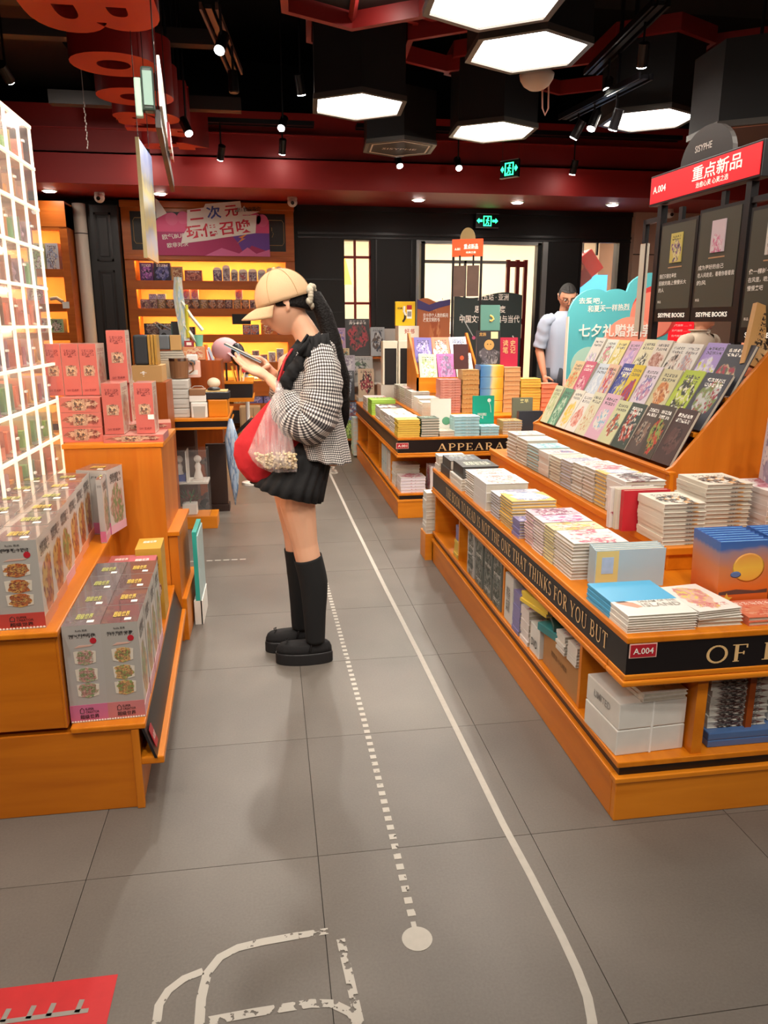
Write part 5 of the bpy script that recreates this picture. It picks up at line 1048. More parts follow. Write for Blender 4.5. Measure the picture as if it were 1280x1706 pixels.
# ================================================================ LEFT STEPPED DISPLAY
lt = thing('display_steps', 'stepped wooden display in the left foreground carrying puzzle boxes', 'display table', (-0.59, 2.036, 0))
def lb(nm, m, pts, z0, z1, bv=0.003):
    return MB().prism([(x+0.59, y-2.036) for x, y in pts], z0, z1).out(nm, m, lt, bevel=bv)
WF = wood('wood_deep_front', '#cc7414', '#b4600c', 'X')
XL = -1.75
lb('lower_body', WF, [(XL,2.04),(-0.418,2.04),(-0.475,3.24),(XL,3.24)], 0, 0.262)
lb('corner_post', WOODZ, [(-0.435,2.032),(-0.412,2.032),(-0.415,2.06),(-0.438,2.06)], 0, 0.262)
lb('lower_step_top', WOOD, [(-0.60,2.03),(-0.392,2.03),(-0.449,3.24),(-0.66,3.24)], 0.262, 0.28, 0.004)
lb('upper_body', WF, [(XL,2.036),(-0.612,2.036),(-0.668,3.24),(XL,3.24)], 0.28, 0.562)
lb('side_facing', WOODZ, [(-0.614,2.034),(-0.606,2.034),(-0.664,3.24),(-0.672,3.24)], 0.28, 0.562)
lb('upper_step_top', WOOD, [(XL,2.025),(-0.602,2.025),(-0.660,3.24),(XL,3.24)], 0.562, 0.58, 0.004)
# sloping black fascia and projecting lip on the aisle side
fz = MB(); fz.add([(-0.396+.59,2.03-2.036,0.262),(-0.453+.59,3.24-2.036,0.262),(-0.424+.59,3.24-2.036,0.165),(-0.366+.59,2.03-2.036,0.165),(-0.404+.59,2.03-2.036,0.262),(-0.461+.59,3.24-2.036,0.262),(-0.432+.59,3.24-2.036,0.165),(-0.374+.59,2.03-2.036,0.165)],
    [(0,3,2,1),(4,5,6,7),(0,1,5,4),(1,2,6,5),(2,3,7,6),(3,0,4,7)]); fz.out('black_fascia', STRIP, lt)
lb('projecting_lip', WOOD, [(-0.418,2.036),(-0.348,2.036),(-0.408,3.238),(-0.475,3.238)], 0.142, 0.166, 0.004)
bd = B(-0.022,0.022,-0.03,0.03,0,0.002).out('number_badge', [REDBADGE], lt, M=frame((-0.381+.59, 2.075-2.036, 0.215), (-0.045,0.998,0), (-0.28,0,0.95))); tag(bd, 'red number badge'); text('A.007', (0,0,0.0022), (1,0,0), (0,1,0), 0.036, 0.018, WINK, bd, 0.02)

# puzzle boxes
def boxmats(key, front, band, side, sband, top, ink, a1, a2, a3):
    f = art('bf_'+key, front, a1, a2, a3, ink='#5a5552', blob=0.0, axes='XZ', tv=0.90, th=0.03, coat=0.5)
    s = art('bs_'+key, side, a1, a2, a3, ink='#4a4646', blob=0.33, bv=0.42, axes='YZ', tv=0.84, th=0.07, coat=0.5)
    t = mat('bt_'+key, top, 0.18, coat=0.8, var=0.15, vs=14)
    return f, s, t, mat('bb_'+key, band, 0.4), mat('bbs_'+key, sband, 0.4), a1, a2, a3
BM = [boxmats('red', '#b9b3ac', '#b8443c', '#e6ddd4', '#e39a74', '#6d6164', 0, '#c8703c','#e0b060','#8c4030'),
      boxmats('pink', '#b9b3ae', '#c46a8c', '#e8e0da', '#e8b4c4', '#6a5f62', 0, '#c89088','#88a070','#d8b8a8'),
      boxmats('rose', '#b7b1aa', '#c07474', '#e9e2da', '#e8b0bc', '#5c4a4c', 0, '#90a860','#e0b070','#a86c54')]
PRINT = mat('top_print_green', '#b8b860', 0.5); PRINTY = mat('top_print_yellow', '#d8b84a', 0.5)
def puzzle_box(x, y, z, w_, d, h, k, label, group, rz=0, detail=True, topink=None, wraps=True):
    f, s, tp, bnd, sb, a1, a2, a3 = BM[k]
    t = thing('puzzle_box', label, 'box', (x, y, z), rz, group)
    bx = MB().box(0, w_, 0, d, 0, h, fm=[0, 2, 0, 1, 0, 1]); bx.out('carton', [f, s, tp], t)
    e = MB(); e.box(-0.0005, w_+0.0005, -0.0008, 0.0, 0.004, h*0.185, 0); e.box(w_, w_+0.0008, 0.0, d, 0.0, h*0.13, 1); e.out('colour_band', [bnd, sb], t)
    e = MB()
    n = 14
    for i in range(n): e.ball((w_*(i+0.5)/n, -0.0008, 0.004), (w_/n/2.4, 0.0006, 0.003), 6, 3)
    if detail: e.out('scalloped_edge', WINK, t)
    text('超级世界', (w_*0.5, d*0.45, h+0.0008), (1,0,0), (0,1,0), w_*0.44, d*0.3, topink or PRINT, t, 0.03)
    B(w_*0.62, w_*0.8, d*0.12, d*0.24, h+0.0006, h+0.0012).out('price_label', WINK, t)
    if detail:
        text('SUPER\nCREATOR', (w_*0.58, -0.0012, h*0.125), (1,0,0), (0,0,1), w_*0.36, h*0.055, BINK, t, 0.02)
        text('超级世界', (w_*0.5, -0.0012, h*0.062), (1,0,0), (0,0,1), w_*0.5, h*0.045, BINK, t, 0.03)
        MB().tube([(w_*0.26,-0.0012,h*0.10),(w_*0.26,-0.0012,h*0.135),(w_*0.31,-0.0012,h*0.155),(w_*0.36,-0.0012,h*0.135),(w_*0.36,-0.0012,h*0.10),(w_*0.26,-0.0012,h*0.10)], 0.0009, 4).out('house_logo', BINK, t)
        text('Rolife 若来', (w_*0.5, -0.0006, h*0.95), (1,0,0), (0,0,1), w_*0.3, h*0.022, BINK, t, 0.01)
        text(['熊猫家宴 火锅店','PaPa! 时尚花店','阳光书房 浴室'][k], (w_*0.5, -0.0006, h*0.905), (1,0,0), (0,0,1), w_*0.66, h*0.028, BINK, t, 0.015)
        q = MB().lathe([(0.009,0),(0.009,0.0008)], (w_*0.78,-0.0012,h*0.84), 14, ax='Y').out('red_bubble', REDBADGE, t); q.scale = (1.0,1,1)
        # three stacked picture storeys
        pc = [art('storey_%d_%d' % (k, i), '#e8dccb', a1, a2, a3, ink='#6a4a3c', blob=0.75, bv=0.5, axes='XZ', tv=0.5, th=0.3, coat=0.4) for i in range(3)]
        MB().prism([(w_*.28,h*.775),(w_*.70,h*.785),(w_*.78,h*.80),(w_*.40,h*.80)], -0.0009, -0.0002, 'Y').out('roof_picture', mat('roof_pink','#c9a090',0.5), t)
        for i, zz in enumerate((0.62, 0.44, 0.28)):
            MB().prism([(w_*.26,h*zz),(w_*.52,h*(zz-.025)),(w_*.80,h*zz),(w_*.82,h*(zz+.11)),(w_*.55,h*(zz+.13)),(w_*.24,h*(zz+.115))], -0.001, -0.0002, 'Y').out('storey_picture', pc[i], t)
    text('超级\n世界', (w_+0.0008, d*0.42, h*0.86), (0,1,0), (0,0,1), d*0.5, h*0.13, mat('grey_print_side','#6c6462',0.6), t, 0.02)
    return t
rz = R(2.8)
posn = ['front','second','third','fourth','fifth','sixth','seventh']
# upper step, right column and left column
for i in range(6):
    x = -0.763 - 0.0*i - 0.046*i*0.17; y = 2.055 + i*0.163
    puzzle_box(x-0.006*i, y, 0.58, 0.122, 0.158, 0.255, 0 if i != 2 else 2, f'tall white puzzle box, {posn[i]} of the right column on the upper step', 'tall puzzle boxes on the upper step', rz, i < 2, PRINTY if i % 2 == 0 else PRINT)
    puzzle_box(x-0.128-0.006*i, y, 0.58, 0.12, 0.158, 0.25, 1, f'tall white puzzle box, {posn[i]} of the left column on the upper step', 'tall puzzle boxes on the upper step', rz, i < 1, PRINT)
puzzle_box(-0.77, 3.05, 0.58, 0.125, 0.14, 0.262, 1, 'white puzzle box standing askew before the tall wooden pedestal', None, R(-14), False, PRINTY)
puzzle_box(-0.665, 2.90, 0.58, 0.02, 0.15, 0.25, 1, 'thin white panel box with a green corner on the upper step', None, R(4), False)
# lower step
for i in range(4):
    puzzle_box(-0.602-0.006*i, 2.060+i*0.146, 0.28, 0.104, 0.142, 0.30, 1, f'white puzzle box, {posn[i]} of the left column on the lower step', 'puzzle boxes on the lower step', rz, i < 1, PRINT)
for i in range(4):
    puzzle_box(-0.499-0.006*i, 2.065+i*0.146, 0.28, 0.102, 0.142, 0.30, 2, f'white puzzle box, {posn[i]} of the right column on the lower step', 'puzzle boxes on the lower step', rz, i < 1, PRINTY)
for (x, y, h, c, lab) in ((-0.632,2.66,0.25,'#b8656a','red topped box behind the left column on the lower step'),(-0.535,2.66,0.27,'#c4606a','pink red box behind the right column on the lower step'),(-0.53,2.83,0.29,'#dba83c','orange yellow box at the far end of the lower step'),(-0.645,2.84,0.22,'#c8706c','dull pink box at the far left of the lower step')):
    t = thing('game_box', lab, 'box', (x, y, 0.28), rz, 'coloured boxes on the lower step')
    B(0,0.095,0,0.15,0,h).out('carton', art('gb'+c, c, '#e8c8b8','#f0d8c0','#8c4040', blob=0.2, axes='XZ', tv=0.8), t, bevel=0.001); text('超级世界', (0.047,0.09,h+0.0008), (1,0,0), (0,1,0), 0.05, 0.03, WINK, t, 0.02)

# pedestal behind the steps
pd = thing('wooden_pedestal', 'tall orange wooden block behind the left steps carrying pink boxes', 'display table', (-0.66, 3.24, 0))
PW = wood('wood_pedestal', '#cf7a24', '#bd6417', 'Z')
B(-0.20, 0.195, 0.005, 0.44, 0, 0.895).out('block_body', PW, pd, bevel=0.003); B(-0.205, 0.205, 0, 0.45, 0.895, 0.915).out('block_top', WOODX, pd, bevel=0.003)
B(0.195, 0.235, 0.02, 0.42, 0, 0.50).out('side_ledge_body', PW, pd, bevel=0.002); B(0.19, 0.245, 0.01, 0.44, 0.50, 0.52).out('side_ledge_top', WOOD, pd, bevel=0.002)
B(0.195, 0.255, 0.03, 0.50, 0.0, 0.20).out('foot_step', WOOD, pd, bevel=0.002)
t = thing('folder', 'turquoise folder standing beside the wooden pedestal near the floor', 'folder', (-0.375, 3.45, 0.0)); B(-0.01,0.01,0,0.25,0.12,0.46).out('cover', mat('turquoise','#2fa69a',0.4), t); B(0.01,0.016,0.0,0.25,0.0,0.44).out('clear_sheet', mat('pale_sheet','#a9c0c0',0.3), t); B(-0.02,0.02,0.0,0.25,0,0.12).out('holder', WHITE, t)

# pink boxes on the pedestal
PKF = art('pink_box_front', '#d3695f', '#7a3c34', '#c8866c', '#e0a48c', ink='#7c3030', blob=0.12, bv=0.48, axes='XZ', tv=0.83, th=0.06, coat=0.5)
PKS = art('pink_box_side', '#ecd8c8', '#e0a898', '#c88880', '#d8c0a8', ink='#a86c64', blob=0.36, bv=0.4, axes='YZ', tv=0.85, th=0.06, coat=0.5)
PKT = mat('pink_box_top', '#e0988c', 0.3, coat=0.6)
PKL = art('pink_flat_front', '#d97468', '#a85c4c', '#e8c0a0', '#7a4438', ink='#8c3c38', blob=0.42, bv=0.5, axes='XZ', tv=2, coat=0.5)
def pink(x, y, z, w_, d, h, lab, rz=0, flat=False, group='pink model boxes'):
    t = thing('model_box', lab, 'box', (x, y, z), rz, group)
    MB().box(0, w_, 0, d, 0, h, fm=[0,2,0,1,0,1]).out('carton', [PKL if flat else PKF, PKL if flat else PKS, PKT], t, bevel=0.0008)
    ik = mat('pink_ink', '#7c2f30', 0.6)
    if not flat:
        text('若来 · 小屋', (w_*.5,-0.0008,h*.83), (1,0,0), (0,0,1), w_*.62, h*.03, ik, t, 0.02); B(w_*.38,w_*.62,-0.0008,0,h*.745,h*.765).out('oval_mark', ik, t)
        B(w_*.2,w_*.8,-0.0012,0,h*.38,h*.58).out('picture', art('pink_pic', '#c8a088', '#5c4a44', '#e8c8a0', '#a86048', blob=0.6, bv=0.5, axes='XZ', tv=2), t)
        text('DIY 艺术屋', (w_*.5,-0.0008,h*.10), (1,0,0), (0,0,1), w_*.66, h*.05, ik, t, 0.03)
    else:
        B(w_*.3,w_*.62,-0.0012,0,h*.12,h*.9).out('picture', art('pink_pic', '#c8a088', '#5c4a44', '#e8c8a0', '#a86048', blob=0.6, bv=0.5, axes='XZ', tv=2), t); text('DIY\n艺术屋', (w_*.84,-0.0008,h*.5), (1,0,0), (0,0,1), w_*.16, h*.6, ik, t, 0.02)
    return t
for i in range(3): pink(-0.872, 3.30, 0.915+i*0.063, 0.165, 0.18, 0.062, ['bottom','middle','top'][i]+' flat pink box stacked behind the lit shelf tower', 0, True, 'flat pink boxes on the pedestal')
for i in range(3): pink(-0.865+(i-1)*0.072, 3.38-0.0*i, 1.105, 0.07, 0.17, 0.215, ['left','middle','right'][i]+' upright pink box on the flat pink stack', 0, False, 'upright pink boxes on the flat stack')
pink(-0.700, 3.26, 0.915, 0.245, 0.17, 0.032, 'low flat pink box under two upright ones at the pedestal corner', 0, True, None)
pink(-0.685, 3.40, 0.947, 0.245, 0.13, 0.028, 'second low flat pink box at the back of the pedestal', R(8), True, None)
pink(-0.694, 3.275, 0.949, 0.078, 0.16, 0.213, 'upright pink box at the front left of the pedestal corner', 0)
pink(-0.566, 3.285, 0.949, 0.076, 0.12, 0.213, 'upright pink box with a price sticker at the pedestal corner', 0)
B(0.05,0.075,-0.0015,0,0.06,0.08).out('price_sticker', WINK, [o for o in C.objects if o.get('label','').startswith('upright pink box with a price')][0])
pink(-0.700, 3.50, 0.975, 0.082, 0.12, 0.175, 'upright pink box hidden behind the front pair on the pedestal', 0)
pink(-0.695, 3.47, 1.150, 0.080, 0.10, 0.225, 'topmost upright pink box standing highest on the pedestal', 0)

# ================================================================ LIT SHELF TOWER
LF = mat('lattice_cream_glow', '#f6e6d0', 0.5, emit='#ffe6c4', es=0.38); LED = mat('led_strip', '#ffffff', emit='#ffe2bd', es=14)  # frame edges emit to imitate LED light carried through the acrylic
lx = -0.895; Y0, Y1 = 2.175, 3.39; px_ = 0.152; ZB0 = 0.60
tw = thing('display_case', 'tall lit cream shelf tower of clear cubby holes with miniature rooms at the far left', 'display case', (lx-0.08, 2.78, 0))
def tb2(nm, m, x0, x1, y0, y1, z0, z1): return B(x0-(lx-0.08), x1-(lx-0.08), y0-2.78, y1-2.78, z0, z1).out(nm, m, tw)
tb2('base_block', WOODZ, lx-0.16, lx-0.005, Y0, Y1, 0.58, 0.60)
tb2('back_panel', mat('case_back', '#d8b09c', 0.6), lx-0.165, lx-0.155, Y0, Y1, 0.6, 2.155)
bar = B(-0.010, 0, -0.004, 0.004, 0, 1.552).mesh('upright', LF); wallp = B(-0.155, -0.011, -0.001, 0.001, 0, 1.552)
ny = 8; nz = 10; zt = 2.15
PANE = mat('clear_door', '#ffffff', 0.05, alpha=0.05); wallm = wallp.mesh('side_pane', PANE)
for i in range(ny+1):
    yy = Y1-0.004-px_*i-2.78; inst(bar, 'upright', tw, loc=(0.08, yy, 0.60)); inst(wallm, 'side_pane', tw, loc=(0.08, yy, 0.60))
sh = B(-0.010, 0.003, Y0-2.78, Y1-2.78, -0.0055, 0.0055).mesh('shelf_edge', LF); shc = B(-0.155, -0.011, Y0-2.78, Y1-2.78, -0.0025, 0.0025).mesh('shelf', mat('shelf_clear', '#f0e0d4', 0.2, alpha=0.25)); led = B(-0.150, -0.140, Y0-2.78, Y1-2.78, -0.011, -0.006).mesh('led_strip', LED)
for k in range(nz+1):
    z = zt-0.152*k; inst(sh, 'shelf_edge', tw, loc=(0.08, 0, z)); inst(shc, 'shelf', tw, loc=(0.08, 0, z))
    if k < nz: inst(led, 'led_strip', tw, loc=(0.08, 0, z))
pane = B(0.0, 0.0025, 0.005, px_-0.005, 0.006, 0.146).mesh('pane', PANE); knob = B(0.0025, 0.010, 0.004, 0.022, 0.070, 0.078).mesh('pane_knob', WHITE)
pal = [('#b07868','#d07c64','#e0c8a8'),('#a88060','#c88c44','#d8a850'),('#987880','#b08c9c','#d8c0c4'),('#a09068','#7ca850','#c8a050'),('#b07864','#e07c58','#f0d8b0'),('#90705c','#ac7c64','#a87848'),('#b09090','#a8606c','#c8d4d4'),('#889080','#6c9c60','#c88038')]
rowN = ['top','second','third','fourth','fifth','sixth','seventh','eighth','ninth','lowest']; colN = ['first','second','third','fourth','fifth','sixth','seventh','eighth']
furn = []
for v in range(8):
    a, b, c = [mat(f'mini{v}{j}', col, 0.6) for j, col in enumerate(pal[v])]; rnd = random.Random(v)
    r = MB().box(-0.06, 0.06, -0.06, 0.06, 0, 0.004); r.box(-0.06, -0.056, -0.06, 0.06, 0, 0.10+0.03*rnd.random()); r.box(-0.06, 0.055, 0.056, 0.06, 0, 0.10)
    f = MB()
    for q in range(6):
        x, y, w_, h = rnd.uniform(-0.045,0.02), rnd.uniform(-0.055,0.03), rnd.uniform(0.015,0.04), rnd.uniform(0.02,0.085); f.box(x, x+w_, y, y+w_, 0.004, 0.004+h)
    f.ball((rnd.uniform(0,0.03), rnd.uniform(-0.03,0.03), 0.045), 0.014, 8, 6)
    g = MB(); g.box(-0.0555,-0.054,-0.035,-0.005,0.05,0.085); g.box(-0.0555,-0.054,0.01,0.035,0.05,0.085); g.prism([(-0.05,0.0),(0.04,0.0),(-0.005,0.04)], 0.02, 0.05, 'Y')
    for i, p in enumerate(g.v): g.v[i] = (p[0], p[1], p[2]+0.004)
    furn.append((r.mesh('room_shell', a), f.mesh('furniture', b), g.mesh('wall_detail', c)))
for k in range(nz):
    zf = zt-0.152*(k+1)
    for i in range(ny):
        yc = Y1-0.004-px_*(i+1)
        inst(pane, 'pane', tw, loc=(0.08, yc-2.78, zf)); 
        if (i+k) % 2 == 0: inst(knob, 'pane_knob', tw, loc=(0.08, yc-2.78, zf))
        t = thing('miniature_room', f'tiny model room, {rowN[k]} row, {colN[i]} cubby from right end of the lit tower', 'miniature room', (lx-0.085, yc+px_/2, zf+0.0052), 0, 'miniature rooms in the lit tower')
        s = furn[(i*3+k*5+(i*k) % 3) % 8]
        for me, nm in zip(s, ('room_shell','furniture','wall_detail')): inst(me, nm, t)
# extras behind tower
# ================================================================ COUNTER BEHIND
ct = thing('service_counter', 'wooden counter with a black front band behind the pedestal, left of the shopper', 'counter', (-0.6, 5.0, 0))
B(-0.9, 0.325, 0, 0.75, 0.785, 0.805).out('counter_top', WOODX, ct, bevel=0.003); B(-0.9, 0.318, 0.01, 0.74, 0.745, 0.785).out('black_band', STRIP, ct); B(-0.9, 0.325, 0.0, 0.75, 0.73, 0.745).out('lower_trim', WOODX, ct, bevel=0.002)
B(-0.9, -0.12, 0.6, 0.72, 0, 0.73).out('counter_leg', INNER, ct); B(-0.9, 0.0, 0.47, 0.7, 0.0, 0.10).out('counter_plinth', WOODX, ct); B(-0.45,0.05,0.5,0.7,0.1,0.73).out('dark_back', mat('brown_dark','#4a2a1c',0.6), ct)
c2 = thing('back_counter', 'wooden counter end with a black drawer band further back beside the shopper', 'counter', (-0.3, 6.1, 0))
B(-0.5, 0.17, 0, 0.5, 0.94, 0.96).out('counter_top', WOODX, c2, bevel=0.003); B(-0.5, 0.16, 0.01, 0.49, 0.83, 0.94).out('black_band', STRIP, c2); B(-0.5, 0.17, 0.0, 0.5, 0.80, 0.83).out('lower_trim', WOODX, c2); B(-0.5,-0.1,0.2,0.45,0,0.8).out('counter_leg', INNER, c2)
db = thing('dark_board', 'dark brown upright board standing on the floor behind the shopper', 'board', (-0.44, 5.75, 0)); B(-0.06,0.09,0,0.04,0.05,0.52).out('board_panel', mat('brown_black','#33201a',0.5), db, bevel=0.003); B(-0.08,0.1,-0.03,0.1,0,0.05).out('board_foot', mat('brown_black','#33201a',0.5), db)
# acrylic case with figurines
ac = thing('acrylic_case', 'clear acrylic case with small figures and a plant under the counter', 'display case', (-0.6, 5.22, 0))
B(-0.13, 0.20, 0, 0.20, 0, 0.09).out('wooden_base', WOODX, ac, bevel=0.003); AC = mat('acrylic', '#ffffff', 0.03, alpha=0.06)
B(-0.11, 0.15, 0.01, 0.014, 0.09, 0.56).out('front_pane', AC, ac); B(0.146, 0.15, 0.01, 0.19, 0.09, 0.56).out('side_pane', AC, ac); B(-0.11, 0.15, 0.01, 0.19, 0.55, 0.555).out('lid', AC, ac); B(-0.11,0.15,0.01,0.19,0.32,0.335).out('shelf', WHITE, ac); B(0.005,0.01,0.012,0.19,0.335,0.55).out('divider', WHITE, ac)
for i, (x, c, lab) in enumerate(((-0.045,'#d8ccc0','left small white figure in the acrylic case'),(0.08,'#e0d8d0','right small white figure in the acrylic case'))):
    t = thing('figurine', lab, 'figure', (-0.6+x, 5.31, 0.335), group='figures in the acrylic case'); m = mat('figure'+str(i), c, 0.5)
    MB().lathe([(0.035,0),(0.03,0.03),(0.018,0.07),(0.022,0.10),(0.012,0.125)], n=12).out('figure_body', m, t, smooth=True); MB().ball((0,0,0.15), 0.026, 10, 8).out('figure_head', m, t, smooth=True); B(-0.04,0.04,-0.04,0.04,0,0.045 if i == 0 else 0.01).out('figure_base', mat('blue_base','#4a5aa0',0.5) if i == 0 else m, t)
t = thing('potted_plant', 'small plant with red and green leaves in a white pot inside the acrylic case', 'plant', (-0.59, 5.31, 0.092))
B(-0.05,0.05,-0.04,0.04,0,0.08).out('pot', WHITE, t, bevel=0.004); rnd = random.Random(3); lf = MB(); lf2 = MB()
for i in range(46):
    a, e, l = rnd.uniform(0,6.28), rnd.uniform(0.2,1.4), rnd.uniform(0.05,0.12); p = Vector((math.cos(a)*math.cos(e), 0.5*math.sin(a)*math.cos(e), math.sin(e)))*l; q = p*0.5; s = Vector((-math.sin(a), math.cos(a), 0))*0.010
    b0 = Vector((0,0,0.08)); (lf if i % 2 else lf2).add([b0+q, b0+q*1.5+s, b0+p, b0+q*1.5-s, b0+q*1.5+Vector((0,0,0.003))], [(0,1,4),(1,2,4),(2,3,4),(3,0,4)])
lf.out('green_leaves', mat('leaf_green','#3c6a34',0.5), t)['kind'] = 'stuff'; lf2.out('red_leaves', mat('leaf_red','#7a3c30',0.5), t)['kind'] = 'stuff'
MB().tube([(0,0,0.07),(0.01,0,0.12)], 0.004, 5).out('stem', mat('leaf_green','#3c6a34',0.5), t)

# goods on the counter
def boxthing(nm, lab, cat, x0, x1, y0, y1, z0, z1, m, group=None, bv=0.006, rz=0, parts=None):
    t = thing(nm, lab, cat, ((x0+x1)/2, y0, z0), rz, group); hw = (x1-x0)/2
    B(-hw, hw, 0, y1-y0, 0, z1-z0).out(nm+'_body' if not nm.endswith('body') else nm, m, t, bevel=bv); return t
GW = mat('grey_white_box', '#c8c4bc', 0.45)
zc = 0.805
for i in range(4):
    t = boxthing('storage_box', ['bottom','third from the top','second from the top','topmost'][i]+' pale grey box stacked on the counter behind the pedestal', 'box', -0.86, -0.525, 5.05, 5.25, zc+i*0.062, zc+i*0.062+0.060, GW, 'pale grey stacked boxes'); B(-0.15,0.15,-0.001,0,0.026,0.028).out('lid_seam', mat('seam_grey','#8f8a82',0.6), t)
t = boxthing('white_caddy', 'white plastic caddy with an arched grey front on the counter', 'box', -0.515, -0.41, 5.03, 5.14, zc, zc+0.10, WHITE); MB().prism([(-0.035,0.0),(0.035,0.0),(0.04,0.075),(-0.04,0.075)], -0.002, 0, 'Y').out('caddy_window', mat('caddy_grey','#b8b2a8',0.5), t)
boxthing('wooden_box', 'orange wooden box under the black tray on the counter', 'box', -0.405, -0.28, 5.05, 5.3, zc, zc+0.115, WOODX)
t = boxthing('black_tray', 'black tray box with a small watch case on top at the counter end', 'box', -0.43, -0.265, 5.05, 5.2, zc+0.117, zc+0.165, mat('tray_black','#1c1d22',0.4)); B(-0.07,0.07,0.01,0.14,0.048,0.055).out('tray_lid', mat('tray_cream','#d8b878',0.5), t); MB().lathe([(0.04,0),(0.045,0.01),(0.03,0.02)], (-0.02,0.06,0.055), 16).out('round_case', mat('watch_dark','#2a2a2c',0.3), t, smooth=True)
t = boxthing('shoulder_bag', 'small brown and white box bag standing on the white caddy', 'bag', -0.525, -0.415, 5.04, 5.12, zc+0.102, zc+0.15, WHITE); B(-0.052,0.052,-0.003,0.083,0.04,0.085).out('brown_flap', mat('bag_brown','#8c6444',0.5), t, bevel=0.006); MB().tube([(-0.05,0.04,0.08),(-0.02,0.04,0.10),(0.03,0.04,0.10),(0.05,0.04,0.08)], 0.003, 6).out('handle', mat('bag_grey','#a8a098',0.5), t)
def lathing(nm, lab, cat, x, y, z, prof, m, group=None):
    t = thing(nm, lab, cat, (x, y, z), 0, group); MB().lathe(prof, n=20).out(nm+'_body', m, t, smooth=False, bevel=0.001); return t
WGR = wood('walnut', '#8c6244', '#6f4a30', 'Z')
t = lathing('tankard', 'brown wood grained speaker tankard with a metal rim on the grey boxes', 'mug', -0.585, 5.14, zc+0.25, [(0.055,0),(0.058,0.012),(0.062,0.11),(0.062,0.128)], WGR); MB().lathe([(0.063,0.112),(0.064,0.13)], n=20).out('metal_rim', CHROME, t); MB().tube([(0.06,0,0.11),(0.09,0,0.10),(0.09,0,0.05),(0.062,0,0.03)], 0.006, 6).out('handle', WGR, t)
t = boxthing('pink_camera', 'pale pink toy camera standing behind the brown tankard', 'toy camera', -0.545, -0.455, 5.18, 5.24, zc+0.25, zc+0.36, mat('toy_pink','#e8b8a8',0.4)); B(-0.04,0.03,-0.002,0.05,0.11,0.15).out('camera_top', mat('toy_white','#e8e0da',0.4), t, bevel=0.006); MB().lathe([(0.018,0),(0.018,-0.02),(0.012,-0.024)], (0.0,0,0.10), 14, ax='Y').out('lens', mat('lens_grey','#5c6064',0.3), t); B(-0.03,0.03,-0.002,0,0.02,0.05).out('print_slot', WHITE, t)
t = boxthing('book_speaker', 'black and gold book shaped speaker standing upright behind the pink boxes', 'speaker', -0.775, -0.695, 4.6, 4.72, 1.17, 1.34, mat('speaker_dark','#2c2f34',0.6), None, 0.012)
for i in range(3): B(0.042+i*0.018, 0.056+i*0.018, 0.0, 0.12, 0.0, 0.17).out('gold_plate', mat('gold_plate','#c8a050',0.35,0.6), t)
t = boxthing('kraft_box', 'kraft box with a white bow print under the book speaker', 'box', -0.79, -0.62, 4.58, 4.78, 1.07, 1.168, mat('kraft','#b88e58',0.7), None, 0.003); text('✿', (-0.02,-0.001,0.05), (1,0,0), (0,0,1), 0.04, 0.03, WINK, t, 0.02)
pl = tag(B(-1.0, -0.60, 4.56, 4.85, 0, 1.07).out('stand_block', INNER), 'tall wooden stand under the kraft box', 'stand')
t = boxthing('portable_speaker', 'grey and tan portable speaker lying beside the book speaker', 'speaker', -0.735, -0.655, 5.3, 5.4, 1.235, 1.33, mat('speaker_grey','#6e7276',0.6), None, 0.012); B(0.042,0.11,0.0,0.08,-0.005,0.095).out('wooden_face', mat('tan_face','#c89c60',0.5), t, bevel=0.004); 
st = thing('open_books', 'stack of open white paper under the grey speaker', 'paper stack', (-0.66, 5.3, 1.165)); 
for i in range(4): o = B(-0.08,0.09,0,0.12,i*0.015,i*0.015+0.012).out('sheet_bundle', PAPER, st); o.rotation_euler = (0,0,R(4*i-6))
tag(B(-0.76, -0.56, 5.27, 5.45, zc, 1.163).out('riser_box', mat('riser_beige','#c8b090',0.6)), 'beige riser box under the open white paper', 'box')
t = boxthing('teal_case', 'dark teal upright case behind the portable speaker', 'case', -0.675, -0.60, 5.6, 5.7, 1.0, 1.42, mat('teal_dark','#2c5550',0.5), None, 0.004); B(-0.03,0.03,-0.001,0,0.30,0.42).out('black_top', BLACK, t)
t = boxthing('retro_radio', 'small grey retro radio with a raised handle on the low shelf', 'radio', -0.80, -0.69, 5.9, 6.0, 1.26, 1.36, mat('radio_grey','#6a6c72',0.4)); MB().tube([(-0.04,0,0.10),(-0.09,0,0.15),(-0.07,0,0.155),(0.03,0,0.10)], 0.007, 6).out('handle', mat('radio_grey','#6a6c72',0.4), t); MB().lathe([(0.02,0),(0.02,-0.008)], (-0.02,0,0.06), 14, ax='Y').out('dial', BLACK, t)
tag(B(-0.85, -0.60, 5.85, 6.1, 0, 1.26).out('stand_block', INNER), 'wooden stand under the retro radio', 'stand')
t = thing('acrylic_sign', 'tall iridescent folded acrylic sign rising above the counter goods', 'sign', (-0.565, 5.45, 1.25)); IR = art('iridescent_face', '#dce9ea', '#b8dcec', '#e8e8c0', '#f4f0ea', blob=0.9, bv=0.5, tv=2, th=0, axes='XZ')
MB().tube([(0,0,0),(-0.01,0,0.15),(-0.03,0,0.34),(-0.025,0,0.46)], [(0.03,0.012),(0.035,0.012),(0.035,0.012),(0.025,0.01)], 4).out('folded_panel', IR, t)
MB().tube([(-0.01,0,0.30),(0.05,0,0.20),(0.12,0,0.11)], [(0.02,0.012)]*3, 4).out('side_flap', mat('flap_white','#e4e6dc',0.4), t); MB().tube([(0.0,0,0.14),(0.06,0,0.05),(0.09,0,0.0)], [(0.02,0.012)]*3, 4).out('side_flap', mat('flap_white','#e4e6dc',0.4), t); MB().tube([(0.02,-0.01,0.28),(0.02,-0.01,0.06)], 0.012, 4).out('yellow_edge', mat('yellow_edge','#d8d040',0.5), t)
